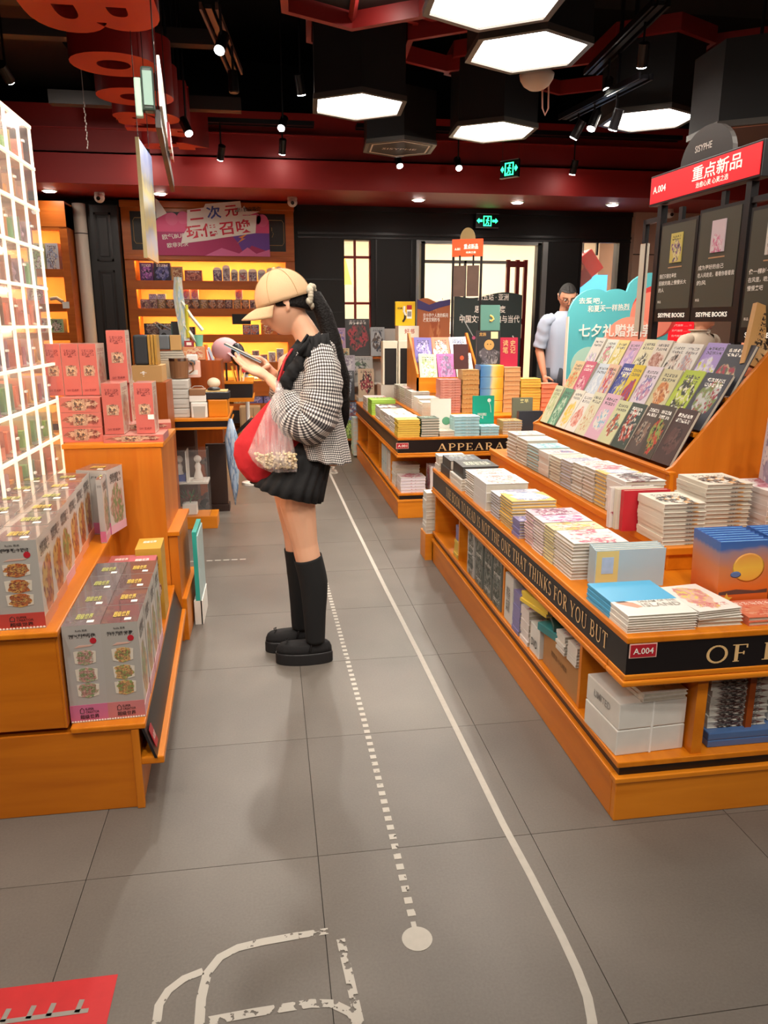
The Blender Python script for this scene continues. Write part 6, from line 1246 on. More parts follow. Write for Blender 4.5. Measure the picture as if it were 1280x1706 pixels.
B(-0.035,-0.025,0,0.02,-0.2,0.16).out('white_post', WHITE, t)
t = boxthing('gift_box', 'orange pink patterned gift box below the acrylic sign', 'box', -0.585, -0.435, 5.4, 5.52, 1.16, 1.25, art('gift_art','#e8a070','#f0c8a0','#d87858','#f0dcc0',blob=0.5,axes='XZ',tv=2), None, 0.004); B(-0.06,0.0,0.0,0.05,0.09,0.13).out('red_frame', mat('frame_red','#9c2c34',0.5), t); B(-0.045,-0.012,-0.002,0,0.1,0.12).out('frame_opening', WINK, t)
tag(B(-0.66, -0.33, 5.38, 5.7, zc, 1.158).out('riser_block', INNER), 'wooden riser under the patterned gift box', 'riser')
lathing('mint_cup', 'mint green cup standing on the patterned gift box', 'cup', -0.475, 5.45, 1.252, [(0.024,0),(0.03,0.075),(0.032,0.078)], mat('mint','#7cc0a4',0.4))
for i, (x, c, h) in enumerate(((-0.425,'#e8742c',0.20),(-0.40,'#f0e4dc',0.17),(-0.375,'#a83c50',0.16),(-0.352,'#b8c8dc',0.19))):
    t = thing('notebook', ['orange','white','wine red','pale blue'][i]+' notebook leaning in the row beside the gift box', 'notebook', (x, 5.44, 1.06), R(8), 'notebooks beside the gift box'); o = B(-0.009,0.009,0,0.12,0,h).out('cover', mat('nb'+c, c, 0.5), t); o.rotation_euler = (0, R(-6*i), 0)
tag(B(-0.45, -0.30, 5.72, 5.78, 0.9, 1.06).out('riser_shelf', INNER), 'small wooden shelf under the notebooks', 'shelf') if False else None
t = thing('sun_cap', 'pale pink cap with ears hanging on the display stand left of the phone', 'cap', (-0.34, 6.22, 1.20)); MB().ball((0,0,0), (0.11,0.09,0.10), 16, 10).out('crown', mat('cap_pink','#e0a8ac',0.6), t, smooth=True); MB().tube([(0.05,-0.05,-0.02),(0.10,-0.08,-0.06)], [(0.06,0.01),(0.05,0.008)], 8).out('brim', mat('cap_pink','#e0a8ac',0.6), t)
t = thing('toy_mask', 'round dark and silver toy helmet beside the pink cap', 'toy', (-0.245, 6.17, 1.17)); MB().ball((0,0,0), (0.06,0.06,0.09), 14, 10).out('dark_shell', mat('helmet_black','#17181c',0.3), t, smooth=True); MB().ball((0.012,-0.03,-0.02), (0.045,0.045,0.055), 12, 8).out('silver_face', mat('helmet_silver','#a9b4c4',0.25,0.5), t, smooth=True); B(0.03,0.07,-0.03,0.03,-0.14,-0.05).out('red_drape', mat('drape_red','#c8202c',0.6), t)
MB().tube([(0,0,-0.08),(0,0,-0.21)], 0.008, 6).out('stand_rod', FRM, t); MB().tube([(0,0,0.03),(0,0,-0.24)], 0.008, 6).out('stand_rod', FRM, bpy.data.objects['sun_cap'])
t = thing('lamp_globe', 'small cream half dome lamp on the counter', 'lamp', (-0.385, 5.4, zc)); MB().ball((0,0,0.20), (0.05,0.05,0.04), 14, 8).out('shade', mat('globe_cream','#e8dcc0',0.4), t, smooth=True); MB().lathe([(0.03,0),(0.03,0.17)], n=12).out('base', WHITE, t)
t = thing('fan_books', 'fan of yellow and orange notebooks on the back counter', 'notebooks', (-0.27, 6.15, 0.96)); 
for i in range(4): o = B(-0.006,0.006,0,0.12,0,0.12).out('notebook', mat('fan%d' % i, ['#e8b030','#e87838','#f0d080','#e8dcc0'][i], 0.5), t); o.location = (i*0.02,0,0); o.rotation_euler = (0, R(-12+8*i), 0)
# hanging sheet and trolley handle beside counter
t = thing('hanging_sheet', 'pale blue plastic sheet folded to a point hanging from the counter corner', 'sheet', (-0.262, 4.98, 0.80)); MB().tube([(0,0,0.0),(0.0,0,-0.13),(0.005,0,-0.30),(0.008,0,-0.46),(0.004,0,-0.58)], [(0.012,0.03),(0.045,0.03),(0.04,0.02),(0.022,0.012),(0.002,0.002)], 8).out('sheet_body', art('sheet_blue','#8fa8c4','#a8c0dc','#6c88ac','#c0ccd8',blob=0.9,bv=0.5,axes='XZ',tv=2), t, smooth=True)
t = thing('luggage_trolley', 'folding trolley with a black slanted handle parked beyond the counter', 'trolley', (-0.33, 5.95, 0))
for s in (-0.02, 0.02): MB().tube([(-0.20+0,s*2,0.36),(0.0,s*2,0.52),(0.18,s*2,0.68)], 0.011, 8).out('handle_tube', FRM, t)
MB().tube([(0.18,-0.05,0.68),(0.18,0.05,0.68)], 0.018, 8).out('grip', CHROME, t); MB().tube([(-0.21,-0.06,0.36),(-0.21,0.06,0.36)], 0.02, 8).out('joint', CHROME, t); MB().tube([(-0.2,0,0.36),(-0.16,0,0.02)], 0.014, 8).out('upright_tube', CHROME, t); MB().tube([(-0.20,-0.12,0.04),(-0.20,0.12,0.04)], 0.04, 12).out('wheels', BLACK, t); B(-0.26,-0.05,-0.12,0.12,0.03,0.05).out('foot_plate', FRM, t)
t = boxthing('paper_bags', 'row of tall tan paper bags standing behind the hanging sheet', 'paper bags', -0.30, -0.10, 7.4, 7.6, 0.03, 0.62, mat('paper_tan','#b08c64',0.7,var=0.15,vs=8), None, 0.004)
for i in range(3): B(-0.09+0.06*i,-0.086+0.06*i,-0.002,0,0,0.58).out('bag_edge', mat('paper_dark','#6b4c34',0.7), t)
B(-0.10,0.10,-0.05,0.2,-0.03,0.0).out('bag_tray', BLACK, t)
t = thing('white_pole', 'slim white display pole between the counter and the shopper', 'pole', (-0.20, 6.72, 0)); MB().lathe([(0.08,0),(0.08,0.02),(0.018,0.03),(0.018,0.98)], n=14).out('pole_body', WHITE, t); MB().lathe([(0.03,0.98),(0.03,1.03)], n=10).out('pole_cap', BLACK, t)

# ================================================================ WOODEN WALL UNITS AT THE BACK
UW = wood('wall_unit_wood', '#c46a26', '#aa5416', 'X'); UIN = mat('wall_unit_inside', '#e0b060', 0.6)
LEDY = mat('warm_led', '#ffffff', emit='#ffcc7c', es=40)
un = thing('wall_shelf_unit', 'wide lit wooden wall shelf unit with a comic style banner at the back', 'shelf unit', (-0.63, 9.5, 0))
ux0, ux1 = -0.99, 0.98
B(ux0, ux1, 0.32, 0.36, 0, 2.76).out('back_panel', UIN, un); B(ux0, ux0+0.11, 0, 0.32, 0, 2.76).out('side_post', UW, un); B(ux1-0.11, ux1, 0, 0.32, 0, 2.76).out('side_post', UW, un)
B(ux0, ux1, -0.01, 0.32, 2.15, 2.76).out('header_board', UW, un); B(ux0-0.01, ux1+0.01, -0.03, 0.32, 2.70, 2.78).out('cornice', UW, un, bevel=0.01); B(ux0, ux1, -0.025, 0.012, 2.13, 2.19).out('rail', UW, un, bevel=0.006)
B(ux0+0.10, ux1-0.10, -0.016, -0.01, 2.24, 2.66).out('black_sign_panel', mat('panel_black','#1d1712',0.5), un)
GL = mat('old_gold','#a08050',0.5)
for s in (-1, 1):
    c = 0.72*s; m1 = MB(); pts = [(c-0.12,-0.018,2.31),(c-0.14,-0.018,2.34),(c-0.14,-0.018,2.56),(c-0.12,-0.018,2.59),(c+0.12,-0.018,2.59),(c+0.14,-0.018,2.56),(c+0.14,-0.018,2.34),(c+0.12,-0.018,2.31),(c-0.12,-0.018,2.31)]
    m1.tube(pts, 0.004, 4); m1.out('gold_border', GL, un); m2 = MB(); m2.tube([(c,-0.018,2.40),(c+0.02,-0.018,2.44),(c,-0.018,2.47),(c-0.02,-0.018,2.44),(c,-0.018,2.40)], 0.004, 4); m2.tube([(c,-0.018,2.47),(c,-0.018,2.51)], 0.004, 4); m2.out('gold_emblem', GL, un)
shz = [(1.901, 0.08), (1.583, 0.072), (1.28, 0.072), (0.948, 0.075), (0.707, 0.15), (0.444, 0.06), (0.12, 0.12)]
for i, (z, h) in enumerate(shz):
    B(ux0+0.11, ux1-0.11, 0.0, 0.32, z-h, z).out('shelf', UW, un)
    B(ux0+0.11, ux1-0.11, -0.004, 0.008, z-h-0.022, z).out('shelf_lip', UW, un)
    if i < 4: B(ux0+0.12, ux1-0.12, 0.02, 0.05, z-h-0.008, z-h).out('led_strip', LEDY, un)
B(ux0+0.12, ux1-0.12, 0.02, 0.05, 2.142, 2.15).out('led_strip', LEDY, un); B(ux0+0.11, ux1-0.11, -0.01, 0.01, 2.118, 2.15).out('shelf_lip', UW, un)
B(ux0+0.2, ux1-0.11, 0.0, 0.3, 0.2, 0.38).out('black_drawer', STRIP, un)
# banner
bn = thing('promo_banner', 'pink and purple comic style banner with Chinese lettering over the wall unit', 'banner', (-0.60, 9.455, 2.18))
PKC = mat('banner_pink','#d8487c',0.5); PUR = mat('banner_magenta','#b02864',0.5); PUR2 = mat('banner_purple','#6c3c9c',0.5); PK3 = mat('banner_lightpink','#e070a4',0.5)
top = [(-0.64,0.0),(0.66,0.0),(0.66,0.40)] + [(0.66-0.05*i, 0.42+0.05*abs(math.sin(i*0.9))) for i in range(1, 25)] + [(-0.58,0.60),(-0.60,0.58),(-0.56,0.46),(-0.64,0.36)]
MB().prism(top, 0, 0.015, 'Y').out('banner_board', PKC, bn); B(-0.64,0.66,-0.002,0,0,0.26).out('lower_field', PUR, bn)
MB().prism([(0.2,0.26),(0.66,0.26),(0.66,0.05),(0.45,0.12),(0.35,0.03),(0.3,0.14)], -0.004, -0.002, 'Y').out('purple_field', PUR2, bn); MB().prism([(-0.1,0),(0.66,0),(0.66,0.08),(0.5,0.03),(0.4,0.1),(0.3,0.03),(0.1,0.09)], -0.005, -0.003, 'Y').out('pink_burst', PK3, bn)
for i, x in enumerate((-0.45,-0.32,-0.2,0.5,0.58)): MB().lathe([(0.07,0),(0.07,0.003)], (x,-0.003,0.40+0.015*(i % 2)), 20, ax='Y').out('cloud', mat('cloud_pink','#e0608c',0.5), bn)
MB().prism([(-0.62,0.62),(-0.59,0.60),(-0.50,0.46),(-0.62,0.40)], -0.006, -0.003, 'Y').out('white_spark', WINK, bn); MB().prism([(0.38,0.56),(0.42,0.50),(0.56,0.50),(0.44,0.46),(0.30,0.46)], -0.006, -0.003, 'Y').out('white_spark', WINK, bn)
MB().prism([(0.28,0.14),(0.38,0.20),(0.34,0.20),(0.42,0.26),(0.30,0.21),(0.34,0.20)], -0.007, -0.004, 'Y').out('orange_bolt', mat('bolt_orange','#e88c3c',0.5), bn)
RDT = mat('banner_red','#d02840',0.5); BLT = mat('banner_blue','#4c58a0',0.5)
MB().prism([(-0.28,0.36),(-0.27,0.50),(-0.08,0.53),(-0.06,0.57),(0.34,0.61),(0.36,0.45),(0.52,0.46),(0.50,0.26),(0.1,0.20),(-0.06,0.17),(-0.36,0.13),(-0.34,0.22),(-0.28,0.30)], -0.008, -0.006, 'Y').out('white_title_plate', WINK, bn)
text('二', (-0.17,-0.010,0.45), (1,0,0.12), (0,0,1), 0.15, 0.11, RDT, bn, 0.02); text('次', (0.03,-0.010,0.48), (1,0,0.12), (0,0,1), 0.16, 0.14, BLT, bn, 0.02); text('元', (0.23,-0.010,0.50), (1,0,0.12), (0,0,1), 0.15, 0.12, RDT, bn, 0.02)
text('玩偶召唤', (0.08,-0.010,0.30), (1,0,0.12), (0,0,1), 0.76, 0.15, RDT, bn, 0.02)
text('欧气BUFF加一', (-0.36,-0.008,0.22), (1,0,0.1), (0,0,1), 0.42, 0.06, WINK, bn, 0.02); text('欧非对决', (-0.40,-0.008,0.12), (1,0,0.1), (0,0,1), 0.24, 0.055, WINK, bn, 0.02); text('超值欧皮等你', (0.42,-0.008,0.52), (1,0,0.08), (0,0,1), 0.30, 0.05, BINK, bn, 0.015)

# goods on the unit shelves
toyM = {}
def toybox(x, y, z, w_, h, d, base, c1, c2, c3, lab, group, hdr=False):
    k = base+c1; 
    if k not in toyM: toyM[k] = art('toy'+k, base, c1, c2, c3, blob=0.45, bv=0.45, axes='XZ', tv=0.85, th=0.07, ink='#f0ece4' if lin(base)[1] < .25 else '#54343c')
    t = thing('blind_box', lab, 'toy box', (x, y, z), 0, group); B(0, w_, 0, d, 0, h).out('carton', toyM[k], t)
    if hdr: MB().prism([(w_*(0.5-0.5*math.cos(R(a))), h+0.035*math.sin(R(a))) for a in range(0,181,20)], 0.0, 0.006, 'Y').out('header_card', WINK, t)
    return t
yf = 9.52
xs = [(-1.46,0.15,0.20,'#5c2470','#a050b0','#2c1c40','#d890d8','large violet'),(-1.30,0.19,0.20,'#241c40','#4c4c90','#8c88c0','#15122c','large dark blue'),(-1.10,0.13,0.16,'#c89c6c','#a86c4c','#e0c8a0','#8c4c3c','tan'),(-0.95,0.2,0.12,'#a85850','#c87868','#783038','#e0a890','wine red')]
for x, w_, h, b_, c1, c2, c3, nm in xs: toybox(x, yf, 1.901, w_, h, 0.1, b_, c1, c2, c3, nm+' toy box on the top shelf of the lit wall unit', 'toy boxes on the top wall shelf')
x = -0.62; pl_ = [('#7c6c90','#5c4870'),('#d8d0d4','#a89098'),('#c8b8b0','#6c5c60'),('#e0d8d0','#c06868'),('#c0a8b0','#7c5c74'),('#e8e0e0','#b890b0'),('#d0b8b0','#8c5048'),('#dcd4e0','#8878a8')]
for i in range(9):
    w_ = random.uniform(0.09,0.12); a, b = pl_[i % 8]
    toybox(x, yf, 1.901, w_-0.01, random.uniform(0.10,0.15), 0.1, a, b, '#e8e0e0', '#54405c', f'white topped toy box, {["first","second","third","fourth","fifth","sixth","seventh","eighth","ninth"][i]} from the left on the top wall shelf', 'white topped toy boxes', True); x += w_
x = -1.48
for i in range(18):
    w_ = 0.098; a, b = random.choice((('#6c3c30','#b06840'),('#4c3440','#8c5c6c'),('#8c6c48','#c89c60'),('#a87c80','#6c4450'),('#5c3c34','#c88048')))
    toybox(x, yf, 1.583, w_-0.006, 0.105, 0.1, a, b, '#d8b8a0', '#3c2c38', f'dark patterned figure box, {NTH[i]} from left, second wall shelf', 'figure boxes on the second wall shelf'); x += w_
for i, xx in enumerate((-1.09,-0.99,-0.89,-0.37)): toybox(xx, yf, 1.69, 0.085, 0.125, 0.08, '#e8c0b8', '#d06890', '#e8a048', '#8068b0', ['first','second','third','separate'][i]+' pink and orange box stacked on the second wall shelf', 'pink and orange boxes')
for i, xx in enumerate((-1.38,-1.28)): toybox(xx, yf, 1.69, 0.09, 0.06, 0.08, '#c8b8cc', '#a890b8', '#e0d8e0', '#7c7090', ['left','right'][i]+' small lilac box stacked on the second wall shelf', 'small lilac boxes')
t = boxthing('black_carton', 'black carton with a grey box on top at the right of the second wall shelf', 'box', 0.14, 0.30, yf, 9.62, 1.583, 1.68, BLACK, None, 0.002); B(-0.06,0.06,0,0.1,0.097,0.16).out('grey_top_box', mat('grey_case','#5c5c5c',0.5), t)
x = -1.46
for i in range(3): toybox(x, yf, 1.28, 0.19, (0.13,0.13,0.09)[i], 0.1, '#2c1c20', '#7c5c54', '#a8988c', '#4c2c30', ['first','second','third'][i]+' black flower patterned box on the third wall shelf', 'black flower patterned boxes'); x += 0.2
for i in range(2): toybox(-0.30+0.1*i, yf, 1.28, 0.095, 0.115, 0.1, '#6c6480', '#c86848', '#a8a0c0', '#e0b080', ['left','right'][i]+' blue and red box in the middle of the third wall shelf', 'blue and red boxes')
t = toybox(-0.08, yf, 1.28, 0.20, 0.12, 0.12, '#e07830', '#a84820', '#f0b060', '#e8d8c0', 'orange gabled toy box on the third wall shelf', None)
for i in range(9): toybox(0.14-0.0+0.082*i if False else 0.125+0.02*0+0.0, yf, 1.28, 0.075, 0.10, 0.1, '#5c3c64', '#8c6c94', '#d8c8dc', '#3c2848', 'purple toy box', None) if False else None
for i in range(3): toybox(0.03+0.083*i, yf-0.0, 1.40*0+1.28, 0.078, 0.105, 0.1, '#5c3c64', '#8c6c94', '#d8c8dc', '#3c2848', ['left','middle','right'][i]+' purple toy box on the third wall shelf beside the shopper', 'purple toy boxes') if i else None
t = boxthing('black_tablet', 'small black card leaning between the second and third wall shelves', 'card', -0.42, -0.20, 9.49, 9.5, 1.40, 1.52, BLACK, None, 0.002)
x = -0.30
for i in range(6): toybox(x, yf, 0.948, 0.085, (0.10,0.14,0.09,0.12,0.16,0.10)[i], 0.1, ('#e0d0c8','#d0b0a0','#c89080','#e8e0dc','#c8c8dc','#c07868')[i], '#a86c60', '#e8d8d0', '#7c78a8', f'small pale toy box, {["first","second","third","fourth","fifth","sixth"][i]} from the left on the fourth wall shelf', 'pale toy boxes'); x += 0.1
t = thing('trinket_tray', 'tray of white trinkets with one dark red bead on the fifth wall shelf', 'tray', (-0.03, 9.50, 0.707)); B(-0.33,0.2,0,0.2,0,0.012).out('tray_base', mat('tray_wood','#b06c34',0.5), t)
mb = MB(); 
for i in range(60): mb.ball((random.uniform(-0.31,0.18), random.uniform(0.01,0.18), 0.03+random.uniform(0,0.02)), random.uniform(0.014,0.022), 7, 5)
o = mb.out('white_trinkets', mat('trinket','#ddd6c4',0.4), t, smooth=True); o['kind'] = 'stuff'; MB().ball((0.06,0.02,0.045), 0.035, 12, 8).out('red_bead', mat('bead_red','#7c1c24',0.3), t, smooth=True)
for i in range(2): toybox(-0.25+0.17*i, yf, 0.444, 0.16, 0.11, 0.1, '#7c70b0', '#4c4888', '#b0b0dc', '#d0a8c8', ['left','right'][i]+' violet box on the sixth wall shelf', 'violet boxes on the sixth wall shelf')
toybox(-0.45, yf, 0.444, 0.14, 0.09, 0.1, '#c8a078', '#a87850', '#e0c8a0', '#8c5c3c', 'tan box left of the violet boxes on the sixth wall shelf', None)

# black panelled pillar, white column, corner shelf
bp = thing('panelled_pillar', 'black pillar with two raised panels left of the lit wall unit', 'pillar', (-1.80, 9.35, 0))
PB_ = mat('pillar_black', '#211b19', 0.42)
B(-0.16, 0.165, 0, 0.4, 0, 2.70).out('pillar_body', PB_, bp)
for (z0, z1) in ((2.10, 2.62), (0.3, 2.00)):
    fr = MB()
    for (a, b, c, d) in ((-0.09,0.09,z1-0.025,z1),(-0.09,0.09,z0,z0+0.025),(-0.09,-0.07,z0,z1),(0.07,0.09,z0,z1)): fr.box(a,b,-0.018,0,c,d)
    fr.out('panel_moulding', mat('gloss_black','#2c2522',0.25), bp); B(-0.05,0.05,-0.012,0,z0+0.05,z1-0.05).out('raised_panel', PB_, bp, bevel=0.004)
wc = thing('white_column', 'round cream column between the corner shelf and the black pillar', 'column', (-2.03, 9.3, 0)); MB().lathe([(0.07,0),(0.07,2.70)], n=24).out('column_shaft', mat('column_cream','#d2c6b6',0.6), wc, smooth=True); MB().lathe([(0.0715,2.38),(0.0715,2.39)], n=24).out('joint_ring', BLACK, wc)
cs = thing('corner_shelf', 'tall lit wooden corner shelf behind the lit tower at the far left', 'shelf unit', (-2.55, 9.0, 0), R(0))
B(-1.0,0.42,0.4,0.44,0,2.66).out('back_panel', UIN, cs); B(0.36,0.44,0,0.42,0,2.66).out('side_post', UW, cs); B(-1.0,0.44,-0.01,0.42,2.42,2.68).out('header_board', UW, cs)
for i, z in enumerate((1.985, 1.62, 1.31, 0.95, 0.6)): B(-1.0,0.36,0,0.4,z-0.06,z).out('shelf', UW, cs); B(-1.0,0.34,0.03,0.05,z-0.068,z-0.06).out('led_strip', LEDY, cs); B(-1.0,0.36,-0.005,0.01,z-0.085,z).out('shelf_lip', UW, cs)
B(-1.0,0.34,0.03,0.05,2.41,2.418).out('led_strip', LEDY, cs); B(-1.0,0.36,-0.005,0.01,2.385,2.42).out('shelf_lip', UW, cs)
MB().lathe([(0.03,0),(0.03,0.004),(0.015,0.004)], (0.13,-0.014,2.57), 16, ax='Y').out('round_badge', WINK, cs)
for (x0, x1, z, h, c, c1, lab) in ((0.0,0.19,1.985,0.27,'#d8dca8','#a8cc8c','pale green boxed toy on the second corner shelf'),(0.19,0.33,1.985,0.27,'#dce0e6','#a8b8d8','white boxed toy beside the pale green one'),(-0.05,0.13,1.62,0.20,'#c89cb0','#a87890','mauve box on the third corner shelf'),(0.0,0.15,1.31,0.16,'#d8ccb0','#c05048','cream bag with a red heart on the fourth corner shelf'),(0.16,0.31,1.31,0.15,'#b8dca8','#60a870','pale green gift box on the fourth corner shelf'),(0.1,0.2,0.95,0.14,'#e07830','#f0e0c0','orange and white toy on the fifth corner shelf')):
    toybox(-2.55+x0, 9.03, z, x1-x0-0.01, h, 0.15, c, c1, '#e8e4dc', '#705860', lab, 'goods on the corner shelf')
t = thing('hanging_tag', 'bunch of glasses with a white price tag on the corner shelf edge', 'tag', (-2.30, 8.98, 1.62)); MB().tube([(-0.05,0,0.05),(0.02,0,0.06),(0.08,-0.02,0.02)], 0.02, 8).out('bundle', mat('bundle_grey','#a8a0a0',0.4), t); o = B(0.08,0.15,-0.03,-0.025,-0.05,0.02).out('paper_tag', WINK, t)

# ================================================================ MAGAZINE WALL BESIDE THE WINDOW
mw = thing('magazine_wall', 'low white and brown magazine rack below the red framed window', 'magazine rack', (0.95, 8.9, 0))
B(-0.25, 0.60, 0.1, 0.14, 0, 1.35).out('back_board', mat('rack_white','#cfc9c0',0.5), mw)
for i, z in enumerate((1.03, 0.74, 0.55, 0.30, 0.12)): B(-0.25, 0.45, -0.10-0.07*i, 0.1, z-0.02, z).out('ledge', mat('rack_white','#cfc9c0',0.5) if i % 2 else UW, mw)
mm = [(0.885,1.165,1.045,0.42,8.80,'#2a211f','#b8303c','#5c3c34','#15100f','large dark fantasy magazine with a red robed figure','#e8e0d8'),
      (1.18,1.345,1.04,0.33,8.82,'#b8bcc0','#dcdcdc','#5c4c44','#3c4858','silver comic magazine right of the dark fantasy one','#202020'),
      (0.77,0.885,1.12,0.24,8.82,'#c89cc0','#7c68b0','#e0a870','#d0b0dc','lilac magazine with a round emblem','#4c3c70'),
      (0.78,0.915,0.985,0.15,8.70,'#e0c898','#c89060','#4c3c34','#a8c8a0','cream magazine with a small portrait','#5c4030'),
      (0.80,0.97,0.87,0.19,8.62,'#c0b4c0','#e0d8dc','#8c7c90','#a89cac','pale mauve magazine lying back on the second ledge','#4c4450'),
      (0.78,0.955,0.552,0.34,8.55,'#1d1a26','#5c4488','#a8b0b8','#2c2440','dark magazine with a silver aircraft','#c8c8d0'),
      (0.93,1.19,0.745,0.30,8.72,'#bcbab4','#4c6c44','#c8c4bc','#2c3430','grey magazine with a lizard on a green leaf','#5c5c5c'),
      (0.98,1.16,0.60,0.32,8.40,'#ddc0a0','#a83c48','#2c2024','#e8d0a8','magazine with a sunset over a dark field','#2c2024'),
      (0.79,1.02,0.315,0.22,8.60,'#7c8cb8','#c8d0dc','#8c4c50','#4c5c8c','landscape magazine with mountains on a low ledge','#e0e0e8'),
      (0.84,0.95,0.12,0.21,8.55,'#7c9c3c','#a8c850','#3c4c24','#c8dc90','green magazine on the lowest ledge','#2c3c14')]
for (x0, x1, z0, h, y, b_, c1, c2, c3, lab, ink) in mm:
    book(frame((x0, y, z0), (1,0,0), (0,0.16,1)), (x1-x0, h, 0.012), art('mw_'+lab[:14], b_, c1, c2, c3, ink=ink, blob=0.36, bv=0.5, tv=0.9, th=0.05), lab, 'magazines on the wall rack', name='magazine', cat='magazine')
for (x0, x1, z0, z1, y) in ((0.93,1.19,0.70,0.745,8.70),(0.98,1.16,0.55,0.60,8.38)): tag(B(x0, x1, y, 9.0, z0, z1).out('ledge_block', mat('rack_white','#cfc9c0',0.5)), 'white ledge block under a magazine on the wall rack', 'shelf', 'white ledge blocks of the magazine rack')

# things beyond the doors
yl = thing('pendant_lamp', 'yellow triangular lamp glowing behind the red framed window', 'lamp', (1.02, 10.5, 1.92)); MB().lathe([(0.13,0),(0.02,0.42)], n=3).out('shade', mat('lamp_yellow','#f0b030',0.4,emit='#ffb83c',es=2.5), yl); MB().tube([(0,0,0.42),(0,0,1.3)], 0.006, 5).out('cord', SIL, yl)
rb_ = thing('giant_mailbox', 'tilted bright red tin box hanging in the right hand window', 'decoration', (4.62, 11.0, 2.20), 0)
o = B(-0.22,0.22,-0.15,0.15,-0.17,0.17).out('box_body', mat('tin_red','#cf1f22',0.35), rb_, bevel=0.02); o.rotation_euler = (0, R(-38), 0); o = B(-0.235,0.0,-0.16,0.16,-0.18,0.18).out('dark_end', mat('tin_dark_red','#8c1418',0.4), rb_, bevel=0.02); o.rotation_euler = (0, R(-38), 0); o = MB().lathe([(0.05,0),(0.05,-0.01)], (-0.1,-0.16,0.0), 16, ax='Y').out('dial', mat('dial_brown','#a8603c',0.5), rb_); MB().tube([(0,0,0.15),(0,0,1.05)], 0.01, 6).out('hanging_rod', BLACK, rb_)
tag(B(4.35, 5.3, 11.6, 11.65, 1.35, 2.15).out('blue_screen', mat('screen_blue','#3c9ae0',emit='#4aa8f0',es=0.9)), 'bright blue screen behind the red tin box', 'screen')
MB().tube([(4.8,11.62,0),(4.8,11.62,1.4)], 0.02, 6).out('screen_leg', BLACK, bpy.data.objects['blue_screen'])
rf = thing('red_door_frame', 'dark red panelled door standing in the corridor beyond the glass doors', 'door', (3.68, 10.9, 0)); MR = mat('maroon_gloss','#6a1214',0.3)
for x in (-0.24, -0.10, 0.02): B(x, x+0.05, 0, 0.06, 0, 2.3).out('door_stile', MR, rf)
for z in (0.0, 1.1, 1.4, 2.2): B(-0.24, 0.07, 0.005, 0.055, z, z+0.08).out('door_rail', MR, rf)
B(-0.2, 0.04, 0.02, 0.04, 0.08, 1.2).out('lower_panel', mat('maroon_dark','#3c0c10',0.3), rf)
tag(B(2.9, 3.46, 10.7, 11.1, 0, 1.55).out('red_cabinet', MR, bevel=0.03), 'dark red rounded cabinet beyond the doors behind the green poster', 'cabinet')
pr = thing('window_frame_far', 'black slim frame of a shop window across the bright corridor', 'window frame', (3.1, 13.2, 0))
for (a, b, c, d) in ((-0.7,1.3,2.42,2.47),(-0.7,-0.66,0,2.47),(1.25,1.3,0,2.47),(0.3,0.34,0,2.47)): B(a, b, 0, 0.05, c, d).out('frame_bar', BLACK, pr)
for i, (x, y, c, h) in enumerate(((1.28,11.6,'#e8a898',1.62),(2.62,12.2,'#c8c8c8',1.15))):
    pass
t = thing('round_display', 'round white display table with hoops across the corridor', 'display table', (2.75, 12.0, 0)); MB().lathe([(0.3,0),(0.3,0.02),(0.05,0.05),(0.05,1.2),(0.5,1.22),(0.5,1.26)], n=28).out('table_body', WHITE, t); 
for z, r in ((1.5,0.45),(1.75,0.42)):
    MB().tube([(r*math.cos(R(a)), r*math.sin(R(a)), z) for a in range(0,361,20)], 0.006, 5, cap=False).out('hoop', mat('hoop_grey','#a8a8a8',0.3,0.6), t)
MB().tube([(0,0,1.26),(0,0,1.8)], 0.008, 6).out('centre_rod', SIL, t); MB().ball((0.2,0,1.36), 0.10, 14, 8).out('white_globe', WHITE, t, smooth=True)
